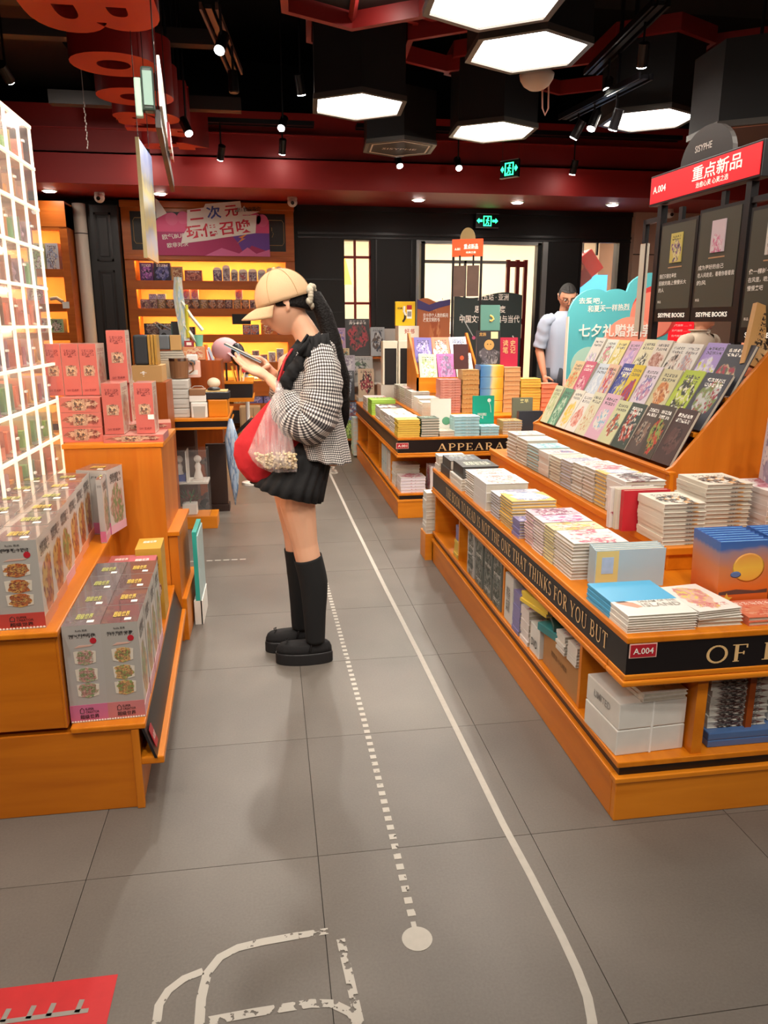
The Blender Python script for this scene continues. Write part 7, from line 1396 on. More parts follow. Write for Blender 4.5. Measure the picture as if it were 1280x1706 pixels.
# ================================================================ PEOPLE
SKIN = mat('skin', '#e0ab8c', 0.5); SKIN2 = mat('skin_warm', '#c98d70', 0.5)
def skin_sss(m):
    b = m.node_tree.nodes['Principled BSDF']; b.inputs['Subsurface Weight'].default_value = 0.08; b.inputs['Subsurface Radius'].default_value = (0.02, 0.008, 0.004)
skin_sss(SKIN); skin_sss(SKIN2)
HAIR = mat('dark_hair', '#0d0706', 0.6, bump=0.6, bs=120); EYEW = mat('eye_white', '#e9e4de', 0.2); IRIS = mat('iris_brown', '#2a1810', 0.15); LIP = mat('lips', '#b5625a', 0.4)
HAIR.node_tree.nodes['Principled BSDF'].inputs['Specular IOR Level'].default_value = 0.2
def g2(x, z, cx, cz, sx, sz): return math.exp(-((x-cx)/sx)**2 - ((z-cz)/sz)**2)
def head_rings(M, s=1.0, n=40, m=34):
    out = []
    for i in range(m+1):
        lat = -math.pi/2 + math.pi*i/m; ring = []
        for j in range(n):
            lon = 2*math.pi*j/n; cl = max(math.cos(lat), 0.02)
            x, y, z = 0.075*cl*math.sin(lon), -0.094*cl*math.cos(lon), 0.112*math.sin(lat)
            t = min(max((-0.012-z)/0.10, 0), 1)
            x *= 1-0.42*t**1.4
            if y > 0: y *= 1-0.45*t; z += 0.02*t*(y/0.09)
            else: y *= 1+0.05*t
            if z > 0.0 and y > 0: y *= 1.06
            if y < 0:
                f = 0.0
                f += 0.020*g2(x, z, 0, -0.026, 0.012, 0.012) + 0.010*g2(x, z, 0, -0.006, 0.009, 0.022)
                f += 0.006*(g2(x, z, 0.010, -0.028, 0.006, 0.007)+g2(x, z, -0.010, -0.028, 0.006, 0.007))
                f -= 0.009*(g2(x, z, 0.031, 0.006, 0.017, 0.012)+g2(x, z, -0.031, 0.006, 0.017, 0.012))
                f += 0.004*(g2(x, z, 0.03, 0.026, 0.022, 0.007)+g2(x, z, -0.03, 0.026, 0.022, 0.007))
                f += 0.005*g2(x, z, 0, -0.050, 0.018, 0.005) + 0.006*g2(x, z, 0, -0.060, 0.016, 0.006) - 0.003*g2(x, z, 0, -0.0555, 0.02, 0.002)
                f += 0.007*g2(x, z, 0, -0.092, 0.022, 0.015) + 0.003*(g2(x, z, 0.042, -0.025, 0.018, 0.02)+g2(x, z, -0.042, -0.025, 0.018, 0.02))
                y -= f
            ring.append(M @ (Vector((x, y, z))*s))
        out.append(ring)
    return out
def fuse(name, mb, m, parent, vox=0.0045, smooth_it=4):
    me = mb.mesh(name+'_raw', m); o = bpy.data.objects.new(name, me); C.objects.link(o)
    r = o.modifiers.new('r', 'REMESH'); r.mode = 'VOXEL'; r.voxel_size = vox; r.use_smooth_shade = True
    s = o.modifiers.new('s', 'SMOOTH'); s.iterations = smooth_it; s.factor = 0.5
    dg = bpy.context.evaluated_depsgraph_get(); dg.update()
    me2 = bpy.data.meshes.new_from_object(o.evaluated_get(dg)); o.modifiers.clear(); o.data = me2
    me2.materials.clear(); me2.materials.append(m); me2.polygons.foreach_set('use_smooth', [True]*len(me2.polygons))
    if parent: o.parent = parent
    return o
def hand(mb, wrist, f, n, s, curls, thumb=(0.5, 0.6), k=1.0, spread=0.10):
    """f = finger direction, n = back-of-hand normal, s = side towards the thumb"""
    W = Vector(wrist); f = Vector(f).normalized(); n = Vector(n); n = (n-f*n.dot(f)).normalized(); s2 = f.cross(n); s = s2 if s2.dot(Vector(s)) > 0 else -s2
    mb.tube([W-f*0.02, W+f*0.015*k, W+f*0.045*k, W+f*0.082*k], [(0.021*k,0.017*k),(0.024*k,0.016*k),(0.034*k,0.015*k),(0.036*k,0.012*k)] if abs(f.cross(n).z) > 2 else [0.019*k,0.021*k,0.024*k,0.016*k], 10)
    for q in (-0.024, -0.008, 0.008, 0.024): mb.tube([W+f*0.02*k+s*q*0.6*k, W+f*0.086*k+s*q*k], [0.013*k, 0.0115*k], 8)
    L_ = [(0.040,0.024,0.020), (0.044,0.028,0.021), (0.041,0.026,0.020), (0.031,0.020,0.018)]
    for i, q in enumerate((0.027, 0.009, -0.009, -0.027)):
        p = W+f*0.084*k+s*q*k; a = 0.0; pts = [p-f*0.012*k, p]; d0 = (f + s*spread*(1.5-i)*0.6).normalized()
        for j, l in enumerate(L_[i]):
            a += curls[i]*(0.9 if j == 0 else 1.1); d = d0*math.cos(a)-n*math.sin(a); p = p+d*l*k; pts.append(p)
        mb.tube(pts, [0.0095*k, 0.0092*k, 0.0085*k, 0.0078*k, 0.0062*k], 8)
    b = W+f*0.028*k+s*0.022*k; d = (s*math.cos(thumb[0])+f*math.sin(thumb[0])).normalized(); p1 = b+(d*0.8-n*0.25).normalized()*0.036*k
    d2 = (f*math.cos(thumb[1])+s*0.35-n*math.sin(thumb[1])).normalized(); mb.tube([b-s*0.01*k, p1, p1+d2*0.030*k, p1+d2*0.052*k], [0.014*k, 0.0115*k, 0.0098*k, 0.0075*k], 8)
def face_parts(M, parent, s=1.0, glasses=False, ear=True, closed=0.0):
    for sd in (-1, 1):
        o = MB(); o.ball((0,0,0), 0.0115*s, 12, 8); o.out('eye', EYEW, parent, True, M=M @ Matrix.Translation((sd*0.031*s, -0.0775*s, 0.006*s)))
        o = MB(); o.lathe([(0.0055*s,0),(0.004*s,-0.0015*s)], n=12, ax='Y'); o.out('iris', IRIS, parent, M=M @ Matrix.Translation((sd*0.031*s, -0.0885*s, 0.003*s)))
        o = MB(); o.tube([(sd*(0.014+0.01*i)*s, -(0.094-0.0028*i*i*0.6)*s, (0.024+0.004*math.sin(i*0.9))*s) for i in range(5)], [(0.003*s,0.002*s)]*5, 6); o.out('eyebrow', HAIR, parent, M=M)
        o = MB(); o.tube([(sd*(0.016+0.0075*i)*s, -(0.0885-0.001*i*i)*s, (0.012-0.0012*(i-2)**2)*s) for i in range(5)], 0.0016*s, 5); o.out('eyelash', HAIR, parent, M=M)
    o = MB(); o.tube([(-0.019*s,-0.088*s,-0.054*s),(-0.008*s,-0.0985*s,-0.050*s),(0,-0.0995*s,-0.0515*s),(0.008*s,-0.0985*s,-0.050*s),(0.019*s,-0.088*s,-0.054*s)], [0.001*s,0.0032*s,0.003*s,0.0032*s,0.001*s], 8)
    o.tube([(-0.018*s,-0.088*s,-0.0555*s),(0,-0.0985*s,-0.0595*s),(0.018*s,-0.088*s,-0.0555*s)], [0.001*s,0.0042*s,0.001*s], 8); o.out('lips', LIP, parent, True, M=M)
    if glasses:
        o = MB()
        for sd in (-1, 1):
            o.tube([(sd*0.033*s+0.026*s*math.cos(R(a)), -0.104*s, 0.002*s+0.020*s*math.sin(R(a))) for a in range(0, 361, 24)], 0.0017*s, 5, cap=False)
            o.tube([(sd*0.059*s,-0.104*s,0.008*s),(sd*0.078*s,-0.06*s,0.008*s),(sd*0.080*s,0.01*s,0.004*s)], 0.0016*s, 5)
        o.tube([(-0.008*s,-0.105*s,0.006*s),(0.008*s,-0.105*s,0.006*s)], 0.0016*s, 5); o.out('glasses', mat('glasses_black','#141214',0.3), parent, M=M)
def ears(mb, M, s=1.0):
    for sd in (-1, 1):
        pts = [M @ (Vector((sd*(0.073+0.010*math.sin(t)), 0.012+0.014*math.cos(t*1.0)*-1, 0.002+0.030*math.sin(t-0.3)*0.9))*s) for t in [x*0.5 for x in range(0, 11)]]
        mb.tube(pts, 0.0062*s, 6)
        mb.ball(tuple(M @ (Vector((sd*0.073, 0.010, -0.004))*s)), (0.010*s, 0.014*s, 0.024*s), 8, 6)
def setuv(me, n, rows, circ, lens):
    uv = me.uv_layers.new(name='UVMap')
    for p in me.polygons:
        vs = list(p.vertices); js = [v % n for v in vs]; wrap = max(js)-min(js) > n/2
        for li, v in zip(p.loop_indices, vs):
            j = v % n; i = v // n
            if wrap and j == 0: j = n
            uv.data[li].uv = (j/n*circ, lens[min(i, len(lens)-1)])
def cloth(name, rings, m, parent, circ, cap=False, thick=0.002):
    mb = MB(); mb.ring(rings, 0, True, cap, cap); me = bpy.data.meshes.new(name); me.from_pydata([tuple(v) for v in mb.v], [], mb.f); me.materials.append(m)
    lens = [0]; 
    for i in range(1, len(rings)): lens.append(lens[-1]+(Vector(rings[i][0])-Vector(rings[i-1][0])).length)
    setuv(me, len(rings[0]), len(rings), circ, lens); me.polygons.foreach_set('use_smooth', [True]*len(me.polygons))
    o = bpy.data.objects.new(name, me); C.objects.link(o); o.parent = parent
    if thick: s = o.modifiers.new('thickness', 'SOLIDIFY'); s.thickness = thick; s.offset = 0
    return o
def tube_rings(pts, rad, n=30, wr=0.0, wk=9, seed=0):
    rnd = random.Random(seed); pts = [Vector(p) for p in pts]
    # resample with catmull-rom
    P = []; Rr = []
    for i in range(len(pts)-1):
        p0, p1, p2, p3 = pts[max(i-1,0)], pts[i], pts[i+1], pts[min(i+2,len(pts)-1)]
        for q in range(7):
            t = q/7; P.append(0.5*((2*p1)+(p2-p0)*t+(2*p0-5*p1+4*p2-p3)*t*t+(3*p1-p0-3*p2+p3)*t**3)); Rr.append(rad[i]*(1-t)+rad[i+1]*t)
    P.append(pts[-1]); Rr.append(rad[-1]); up = None; out = []
    for i, p in enumerate(P):
        d = (P[min(i+1,len(P)-1)]-P[max(i-1,0)]).normalized()
        if up is None: up = Vector((0,1,0)) if abs(d.y) < 0.9 else Vector((0,0,1))
        a = d.cross(up).normalized(); b = a.cross(d).normalized(); up = b; ring = []
        for j in range(n):
            t = 2*math.pi*j/n; r = Rr[i]*(1+wr*math.sin(i*1.35+1.3*math.sin(t*2+seed))+wr*0.5*math.sin(wk*t+i*0.4)); ring.append(p+a*math.cos(t)*r+b*math.sin(t)*r)
        out.append(ring)
    return out
def gingham():
    m = bpy.data.materials.new('gingham_cloth'); m.use_nodes = True; nt = m.node_tree; b = nt.nodes['Principled BSDF']; b.inputs['Roughness'].default_value = 0.85
    uv = nt.nodes.new('ShaderNodeUVMap'); sp = nt.nodes.new('ShaderNodeSeparateXYZ'); nt.links.new(uv.outputs[0], sp.inputs[0]); st = []
    for k in (0, 1):
        a = nt.nodes.new('ShaderNodeMath'); a.operation = 'MULTIPLY'; a.inputs[1].default_value = 105; nt.links.new(sp.outputs[k], a.inputs[0])
        f = nt.nodes.new('ShaderNodeMath'); f.operation = 'FRACT'; nt.links.new(a.outputs[0], f.inputs[0])
        g = nt.nodes.new('ShaderNodeMath'); g.operation = 'GREATER_THAN'; g.inputs[1].default_value = 0.5; nt.links.new(f.outputs[0], g.inputs[0]); st.append(g.outputs[0])
    s = nt.nodes.new('ShaderNodeMath'); s.operation = 'ADD'; nt.links.new(st[0], s.inputs[0]); nt.links.new(st[1], s.inputs[1])
    h = nt.nodes.new('ShaderNodeMath'); h.operation = 'MULTIPLY'; h.inputs[1].default_value = 0.5; nt.links.new(s.outputs[0], h.inputs[0])
    r = nt.nodes.new('ShaderNodeValToRGB'); r.color_ramp.interpolation = 'CONSTANT'; e = r.color_ramp.elements; e[0].color = lin('#e9e2da'); e[1].position = 0.75; e[1].color = lin('#1a1718'); x = e.new(0.4); x.color = lin('#7c7474')
    nt.links.new(h.outputs[0], r.inputs[0]); nt.links.new(r.outputs[0], b.inputs['Base Color']); return m
GING = gingham()

# ---------------------------------------------------------------- the shopper in the aisle
WY = 3.0
lady = thing('person', 'woman in tan cap and checked blouse standing in the aisle looking at her phone', 'person', (0.12, WY, 0))
def lo(p): return Vector((p[0]-0.12, p[1]-WY, p[2]))
HM = Matrix.Translation(lo((0.068, 3.0, 1.468))) @ Matrix.Rotation(R(-90), 4, 'Z') @ Matrix.Rotation(R(22), 4, 'X')
body = MB(); body.ring(head_rings(HM, 0.97), 0, True, True, True); ears(body, HM, 0.97)
T = lambda *p: tuple(lo(p))
body.tube([T(0.185,3.0,1.27), T(0.165,3.0,1.33), T(0.135,3.0,1.385), T(0.10,3.0,1.43)], [0.062,0.052,0.047,0.048], 16)
body.tube([T(0.14,3.0,0.86), T(0.15,3.0,0.95), T(0.155,3.0,1.05), T(0.15,3.0,1.16), T(0.165,3.0,1.25), T(0.175,3.0,1.31)], [(0.13,0.095),(0.115,0.085),(0.105,0.08),(0.125,0.09),(0.13,0.08),(0.06,0.05)][0:6], 18)
for sgn, sh, el, wr in ((-1, (0.18,2.87,1.275), (0.160,2.835,1.045), (0.002,2.935,1.195)), (1, (0.17,3.13,1.275), (0.14,3.165,1.05), (0.006,3.075,1.215))):
    body.tube([T(0.17,3.0+0.05*sgn,1.28), T(*sh), T(*el)], [0.05,0.045,0.034], 12); mid = [(el[i]*0.6+wr[i]*0.4) for i in range(3)]
    body.tube([T(*el), T(*mid), T(*wr)], [0.035,0.033,0.021], 12)
hand(body, T(-0.002,2.938,1.200), (-0.80,0.30,0.50), (0.45,0.10,-0.9), (-0.1,-1,0.1), (0.16,0.18,0.20,0.24), (0.9,0.25), 0.92)
hand(body, T(0.002,3.07,1.222), (-0.62,-0.45,0.66), (0.6,0.35,0.85), (-0.6,-0.9,0.2), (0.62,0.72,0.78,0.80), (0.6,0.9), 0.92)
legs = (((0.125,2.925,0.88),(0.092,2.93,0.70),(0.118,2.94,0.53),(0.150,2.945,0.36),(0.152,2.95,0.10)), ((0.105,3.075,0.88),(0.072,3.085,0.70),(0.088,3.095,0.53),(0.102,3.10,0.36),(0.098,3.105,0.10)))
for L_ in legs: body.tube([T(*p) for p in L_], [0.088,0.072,0.053,0.052,0.034], 16)
fuse('body', body, SKIN, lady, 0.0042, 3)
face_parts(HM, lady, 0.97)
# hair: close cap at back of the head, then ponytail
hb = MB(); rr = []
for i in range(15):
    ring = []
    for j in range(31):
        lon = R(72+216*j/30); lm = 12-42*((1-math.cos(lon))/2)**1.6; lat = R(lm+(80-lm)*i/14); ring.append(HM @ Vector((0.080*math.cos(lat)*math.sin(lon), -0.104*math.cos(lat)*math.cos(lon)+0.0, 0.118*math.sin(lat)+0.002)))
    rr.append(ring)
hb.ring(rr, 0, False); o = hb.out('hair', HAIR, lady, True); so = o.modifiers.new('thickness', 'SOLIDIFY'); so.thickness = 0.012
pt = MB(); pt.tube([T(0.150,2.99,1.50), T(0.185,2.985,1.50), T(0.215,2.98,1.44), T(0.245,2.97,1.34), T(0.268,2.96,1.22), T(0.285,2.955,1.10), T(0.292,2.955,1.04), T(0.290,2.955,1.0)], [0.026,0.030,0.034,0.036,0.034,0.026,0.016,0.004], 14)
for i in range(9): a = i*0.7; pt.tube([T(0.19,2.985+0.01*math.sin(a),1.495), T(0.235+0.018*math.cos(a),2.975+0.02*math.sin(a),1.36), T(0.272+0.03*math.cos(a),2.96+0.03*math.sin(a),1.2), T(0.288+0.018*math.cos(a),2.955+0.02*math.sin(a),1.06+0.02*math.sin(3*a))], [0.012,0.013,0.010,0.002], 6)
pt.out('ponytail', HAIR, lady, True)
sc_ = MB(); rnd = random.Random(5)
for i in range(22): a = i*2*math.pi/22; c = lo((0.170,2.985,1.505)); sc_.ball((c.x+0.012*math.cos(a)*0.6+rnd.uniform(-.004,.004), c.y+0.034*math.cos(a), c.z+0.036*math.sin(a)), rnd.uniform(0.011,0.016), 7, 5)
sc_.out('scrunchie', mat('scrunchie_print', '#b8ac98', 0.7, var=0.55, vs=70), lady, True)
# cap
CAPM = mat('tan_cap', '#c6a27c', 0.75, bump=0.25, bs=300)
CM = HM @ Matrix.Translation((0, 0.006, 0.026)) @ Matrix.Rotation(R(-5), 4, 'X'); cr = []
for i in range(15):
    lat = R(-4+93.9*i/14)
    cr.append([CM @ Vector((0.090*max(math.cos(lat),0.01)*math.sin(2*math.pi*j/36), -0.108*max(math.cos(lat),0.01)*math.cos(2*math.pi*j/36), 0.112*math.sin(lat)*(1.0))) for j in range(36)])
c_ = MB(); c_.ring(cr, 0, True, False, True); o = c_.out('cap_crown', CAPM, lady, True); so = o.modifiers.new('thickness', 'SOLIDIFY'); so.thickness = 0.003
MB().ball(tuple(CM @ Vector((0,0,0.113))), 0.008, 10, 6).out('cap_button', CAPM, lady, True)
br = []
for i in range(8):
    t = i/7; row = []
    for j in range(17):
        a = R(-66+132*j/16); x = 0.089*math.sin(a)*(1+0.03*t); y = -0.106*math.cos(a)-t*0.072*(math.cos(a*1.28)**0.55 if abs(a*1.28) < 1.57 else 0); row.append(CM @ Vector((x, y, -0.004-0.014*t*t-0.010*t-0.020*(abs(math.sin(a))**2)*t-0.010*(math.sin(a)**2))))
    br.append(row)
b_ = MB(); b_.ring(br, 0, False); o = b_.out('cap_brim', CAPM, lady, True); so = o.modifiers.new('thickness', 'SOLIDIFY'); so.thickness = 0.004
for a0 in (0, 60, 120):
    q = MB(); q.tube([CM @ Vector((0.0915*math.cos(R(e))*math.sin(R(a0)), -0.1095*math.cos(R(e))*math.cos(R(a0)), 0.1135*math.sin(R(e)))) for e in range(-3, 184, 11)], 0.0008, 4); q.out('cap_seam', mat('cap_seam','#b08858',0.8), lady)
# blouse
def ell(cx, cz0, cz1, rx, ry, n=56, wr=0.0, k=11, ph=0.0, cy=3.0, sq=1.0):
    out = []
    for j in range(n):
        t = 2*math.pi*j/n; q = 1+wr*math.sin(k*t+ph); x = cx+rx*math.copysign(abs(math.cos(t))**sq, math.cos(t))*q; y = cy+ry*math.copysign(abs(math.sin(t))**sq, math.sin(t))*q; out.append(lo((x, y, (cz0+cz1)/2+(cz1-cz0)/2*math.cos(t))))
    return out
rg = [ell(0.165,1.325,1.372,0.058,0.066), ell(0.170,1.312,1.35,0.075,0.095), ell(0.172,1.29,1.325,0.090,0.145), ell(0.165,1.235,1.28,0.105,0.172), ell(0.155,1.18,1.2,0.120,0.172,wr=0.01), ell(0.158,1.11,1.12,0.118,0.166,wr=0.02), ell(0.170,1.04,1.05,0.112,0.166,wr=0.03), ell(0.185,0.985,0.975,0.110,0.178,wr=0.045), ell(0.196,0.94,0.91,0.110,0.192,wr=0.06), ell(0.205,0.905,0.865,0.108,0.202,wr=0.07,ph=0.2)]
RG = []
for i in range(len(rg)-1):
    for q in range(5): RG.append([rg[i][j].lerp(rg[i+1][j], q/5) for j in range(56)])
RG.append(rg[-1]); cloth('blouse', RG, GING, lady, 1.0)
cloth('sleeve', tube_rings([T(0.176,2.93,1.30), T(0.190,2.865,1.275), T(0.196,2.825,1.20), T(0.185,2.81,1.11), T(0.150,2.81,1.045), T(0.095,2.845,1.06), T(0.055,2.88,1.115), T(0.040,2.895,1.142)], [0.05,0.062,0.072,0.078,0.080,0.078,0.062,0.034], 34, 0.05, 8, 1), GING, lady, 0.45)
cloth('sleeve', tube_rings([T(0.168,3.07,1.30), T(0.180,3.135,1.275), T(0.185,3.175,1.20), T(0.17,3.19,1.11), T(0.13,3.19,1.05), T(0.085,3.155,1.07), T(0.050,3.12,1.13), T(0.038,3.105,1.165)], [0.05,0.062,0.070,0.074,0.076,0.072,0.055,0.034], 34, 0.05, 8, 4), GING, lady, 0.45)
BLK = mat('black_cloth', '#131113', 0.85, bump=0.2, bs=60)
def ruffle(pts, wd, nm, amp=0.012):
    mb = MB(); P = tube_rings(pts, [0.01]*len(pts), 4); cs = [sum((Vector(v) for v in r), Vector())/len(r) for r in P]; rows = [[], [], []]
    for i, c in enumerate(cs):
        d = (cs[min(i+1,len(cs)-1)]-cs[max(i-1,0)]).normalized(); s = d.cross(Vector((0,-1,0.15))).normalized(); nn = s.cross(d).normalized()
        for q, f in enumerate((-0.5, 0, 0.5)): rows[q].append(c + s*wd*f + nn*(amp*math.sin(i*1.5+q*1.1)*(1 if q != 1 else 0.3)))
    mb.ring([[rows[q][i] for q in range(3)] for i in range(len(cs))], 0, False); o = mb.out(nm, BLK, lady, True); so = o.modifiers.new('thickness', 'SOLIDIFY'); so.thickness = 0.006; return o
ruffle([T(0.205,2.935,1.345), T(0.195,2.875,1.345), T(0.165,2.845,1.315), T(0.115,2.835,1.265), T(0.07,2.845,1.205), T(0.045,2.87,1.14)], 0.05, 'ruffle_collar')
ruffle([T(0.225,2.86,1.33), T(0.19,2.835,1.325), T(0.145,2.83,1.32), T(0.12,2.835,1.335)], 0.075, 'ruffle_bow', 0.018)
ruffle([T(0.125,2.93,1.33), T(0.085,2.905,1.28), T(0.055,2.90,1.22), T(0.035,2.92,1.15)], 0.04, 'ruffle_collar')
MB().tube([T(0.10,2.92,1.325), T(0.06,2.885,1.27), T(0.035,2.88,1.20), T(0.02,2.89,1.13)], [(0.005,0.005)]*4, 6).out('bag_strap', mat('red_strap','#b01c22',0.7), lady, True)
# skirt
def sk(cx, zf, zb, rx, ry, wr):
    return ell(cx, zf, zb, rx, ry, 112, wr, 22, sq=0.85)
SR = [(0.150,0.955,0.955,0.098,0.135,0.0),(0.135,0.93,0.925,0.108,0.150,0.012),(0.105,0.875,0.845,0.122,0.168,0.025),(0.072,0.83,0.765,0.136,0.185,0.03),(0.050,0.80,0.703,0.144,0.196,0.035)]
rgs = [sk(cx, (zf+zb)/2-(zb-zf)/2*-1*-1 if False else zf, zb, rx, ry, wr) for cx, zf, zb, rx, ry, wr in SR]
cloth('skirt', rgs, BLK, lady, 1.2, thick=0.004)
# knee socks and platform shoes
SOCK = mat('black_sock', '#0f0e10', 0.9)
for L_, top in ((legs[0], 0.475), (legs[1], 0.47)):
    k = (0.53-top)/(0.53-0.36); a = [L_[2][i]+(L_[3][i]-L_[2][i])*k for i in range(3)]
    r = tube_rings([T(*a), T(*L_[3]), T((L_[3][0]+L_[4][0])/2, L_[3][1], 0.22), T(*L_[4])], [0.0575,0.0575,0.046,0.039], 26); cloth('knee_sock', r, SOCK, lady, 0.3)
def shoe(toe, heel, y, zf, rz=0.0, lab='shoe'):
    M = Matrix.Translation(lo((heel, y, 0))) @ Matrix.Rotation(rz, 4, 'Z'); ln = heel-toe; t = bpy.data.objects.new('shoe', None); C.objects.link(t); t.parent = lady; t.matrix_basis = M
    def outl(sx, sy, n=30):
        p = []
        for j in range(n):
            a = 2*math.pi*j/n; u = -ln/2+ln/2*math.cos(a)*sx; w_ = 0.043*math.sin(a)*sy*(1.0+0.14*(-(u+ln/2)/(ln/2)))
            p.append((u, (abs(w_)**0.8)*(1 if w_ > 0 else -1)*0.55*1.35 if False else w_*1.0))
        return p
    sole = MB(); sole.ring([[(u, v, z) for u, v in outl(s, s)] for z, s in ((0.0,0.97),(0.004,1.0),(0.044,1.0),(0.048,0.97))], 0, True, True, True); sole.out('platform_sole', mat('sole_black','#141214',0.6), t)
    up = MB(); rings = []
    prof = [(0.0,0.97,1.0),(0.02,0.96,0.98),(0.035,0.90,0.90),(0.044,0.80,0.72)]
    for h, sx, sy in prof: rings.append([(u*1.0, v*0.96, 0.046+h*(1.0+0.55*(1+u/(ln/2)*1.0 if u > -ln/2 else 0)*0.5)) for u, v in outl(sx, sy)])
    up.ring(rings, 0, True, True, True); up.out('shoe_upper', BLK, t, True)
    st = MB(); st.tube([(-ln*0.40,-0.040,0.060),(-ln*0.36,-0.030,0.098),(-ln*0.34,0,0.108),(-ln*0.36,0.030,0.098),(-ln*0.40,0.040,0.060)], [(0.004,0.010)]*5, 8); st.out('strap', mat('patent_black','#19171a',0.25), t, True)
    bw_ = MB(); c = (-ln*0.80, 0, 0.092)
    for sx in (-1, 1): bw_.tube([c, (c[0]+0.006, sx*0.014, c[2]+0.010), (c[0]-0.004, sx*0.022, c[2]+0.002), c], 0.0022, 6)
    bw_.out('bow', BLK, t)
    rim = MB(); rim.tube([(u*1.005, v*1.01, 0.049) for u, v in outl(0.98, 0.98)]+[(outl(0.98,0.98)[0][0]*1.005, 0, 0.049)], 0.0016, 5, cap=False); rim.out('welt', mat('welt_grey','#2c2a2c',0.4), t)
shoe(-0.018, 0.225, 2.955, 0, R(-4)); shoe(-0.062, 0.165, 3.11, 0, R(4))
# phone held in the hands (a thing of its own)
ph = thing('smartphone', 'slim pale blue smartphone held by the woman in the tan cap', 'phone', M=frame((-0.098, 2.995, 1.292), (-0.893,0.0,0.45), (0,1,0)))
B(-0.078,0.078,-0.038,0.038,-0.0045,0.0).out('phone_case', mat('phone_brown','#4c3c34',0.4), ph, bevel=0.004); B(-0.076,0.076,-0.036,0.036,0.0,0.003).out('phone_body', mat('phone_blue','#a8c4d4',0.3), ph); B(-0.072,0.072,-0.033,0.033,-0.0052,-0.0045).out('case_back', mat('case_pale','#c9b8a4',0.5), ph)
# red tote bag
def soft_bag(nm, outline, yc, th, m, parent, n=30, top_open=False):
    # outline: list of (z, x0, x1, thickness)
    rings = []
    for (z, x0, x1, t_) in outline:
        rings.append([((x0+x1)/2+(x1-x0)/2*math.cos(2*math.pi*j/n), yc+t_*math.sin(2*math.pi*j/n)*(1+0.12*math.sin(5*2*math.pi*j/n+z*40)), z+0.004*math.sin(4*2*math.pi*j/n)) for j in range(n)])
    R2 = []
    for i in range(len(rings)-1):
        for q in range(4): R2.append([tuple(Vector(rings[i][j]).lerp(Vector(rings[i+1][j]), q/4)) for j in range(n)])
    R2.append(rings[-1]); mb = MB(); mb.ring(R2, 0, True, True, not top_open); return mb
tote = thing('tote_bag', 'bright red cloth tote bag hanging in front of the woman in the checked blouse', 'bag', (-0.05, 2.90, 0.80))
mb = soft_bag('tote', [(0.0,-0.02,0.05,0.012),(0.012,-0.05,0.075,0.03),(0.06,-0.085,0.11,0.042),(0.11,-0.098,0.15,0.045),(0.16,-0.092,0.18,0.042),(0.21,-0.055,0.19,0.034),(0.27,0.0,0.195,0.024),(0.32,0.05,0.19,0.014),(0.36,0.085,0.16,0.008)], 0, 0.04, None, None)
mb.out('bag_body', mat('tote_red', '#b8151f', 0.8, bump=0.2, bs=40), tote, True)
MB().tube([(0.09,0,0.34),(0.10,-0.01,0.42),(0.15,0.02,0.5)], [(0.012,0.003)]*3, 6).out('handle', mat('tote_red', '#b8151f'), tote)
# clear bag of nuts
film = bpy.data.materials.new('clear_film'); film.use_nodes = True; nt = film.node_tree; b = nt.nodes['Principled BSDF']; b.inputs['Base Color'].default_value = lin('#f3e6e4'); b.inputs['Roughness'].default_value = 0.25; b.inputs['Coat Weight'].default_value = 0.6
tc = nt.nodes.new('ShaderNodeTexCoord'); mp = nt.nodes.new('ShaderNodeMapping'); mp.inputs['Scale'].default_value = (13, 6, 1.6); n_ = nt.nodes.new('ShaderNodeTexNoise'); n_.inputs['Detail'].default_value = 3
nt.links.new(tc.outputs['Object'], mp.inputs[0]); nt.links.new(mp.outputs[0], n_.inputs['Vector']); mr = nt.nodes.new('ShaderNodeMapRange'); mr.inputs[1].default_value = 0.3; mr.inputs[2].default_value = 0.7; mr.inputs[3].default_value = 0.08; mr.inputs[4].default_value = 0.42
nt.links.new(n_.outputs['Fac'], mr.inputs[0]); nt.links.new(mr.outputs[0], b.inputs['Alpha'])
bpn = nt.nodes.new('ShaderNodeBump'); bpn.inputs['Strength'].default_value = 0.8; bpn.inputs['Distance'].default_value = 0.02; nt.links.new(n_.outputs['Fac'], bpn.inputs['Height']); nt.links.new(bpn.outputs[0], b.inputs['Normal'])
pbg = thing('plastic_bag', 'clear plastic bag hanging from the forearm of the woman in the checked blouse', 'bag', (0.0, 2.80, 0.862))
mb = soft_bag('pbag', [(0.0,-0.01,0.09,0.010),(0.02,-0.055,0.093,0.030),(0.045,-0.075,0.09,0.034),(0.075,-0.090,0.085,0.032),(0.13,-0.066,0.075,0.028),(0.19,-0.038,0.066,0.024),(0.25,-0.008,0.056,0.018),(0.285,0.014,0.048,0.012),(0.31,0.022,0.05,0.010)], 0, 0.04, None, None, 40)
mb.out('bag_film', film, pbg, True)
MB().tube([(0.035,0.02,0.30),(0.03,0.05,0.325),(0.035,0.09,0.33)], [(0.012,0.003)]*3, 6).out('bag_handle', film, pbg)
nu = MB(); rnd = random.Random(11); 
for i in range(340):
    z = rnd.uniform(0.008, 0.066); f = min(z/0.05, 1); x0, x1 = -0.01-0.055*f, 0.088; yy = rnd.uniform(-0.024, 0.024)*f
    if z > 0.05 and rnd.random() < 0.45: continue
    nu.ball((rnd.uniform(x0, x1), yy, z+0.004), (0.0062,0.0055,0.0052), 7, 5)
o = nu.out('chickpeas', mat('chickpea', '#d9c096', 0.6, var=0.2, vs=60), None, True); o.location = (0.0, 2.80, 0.862); tag(o, 'pale round nuts filling the bottom of the clear plastic bag', 'nuts', kind='stuff')

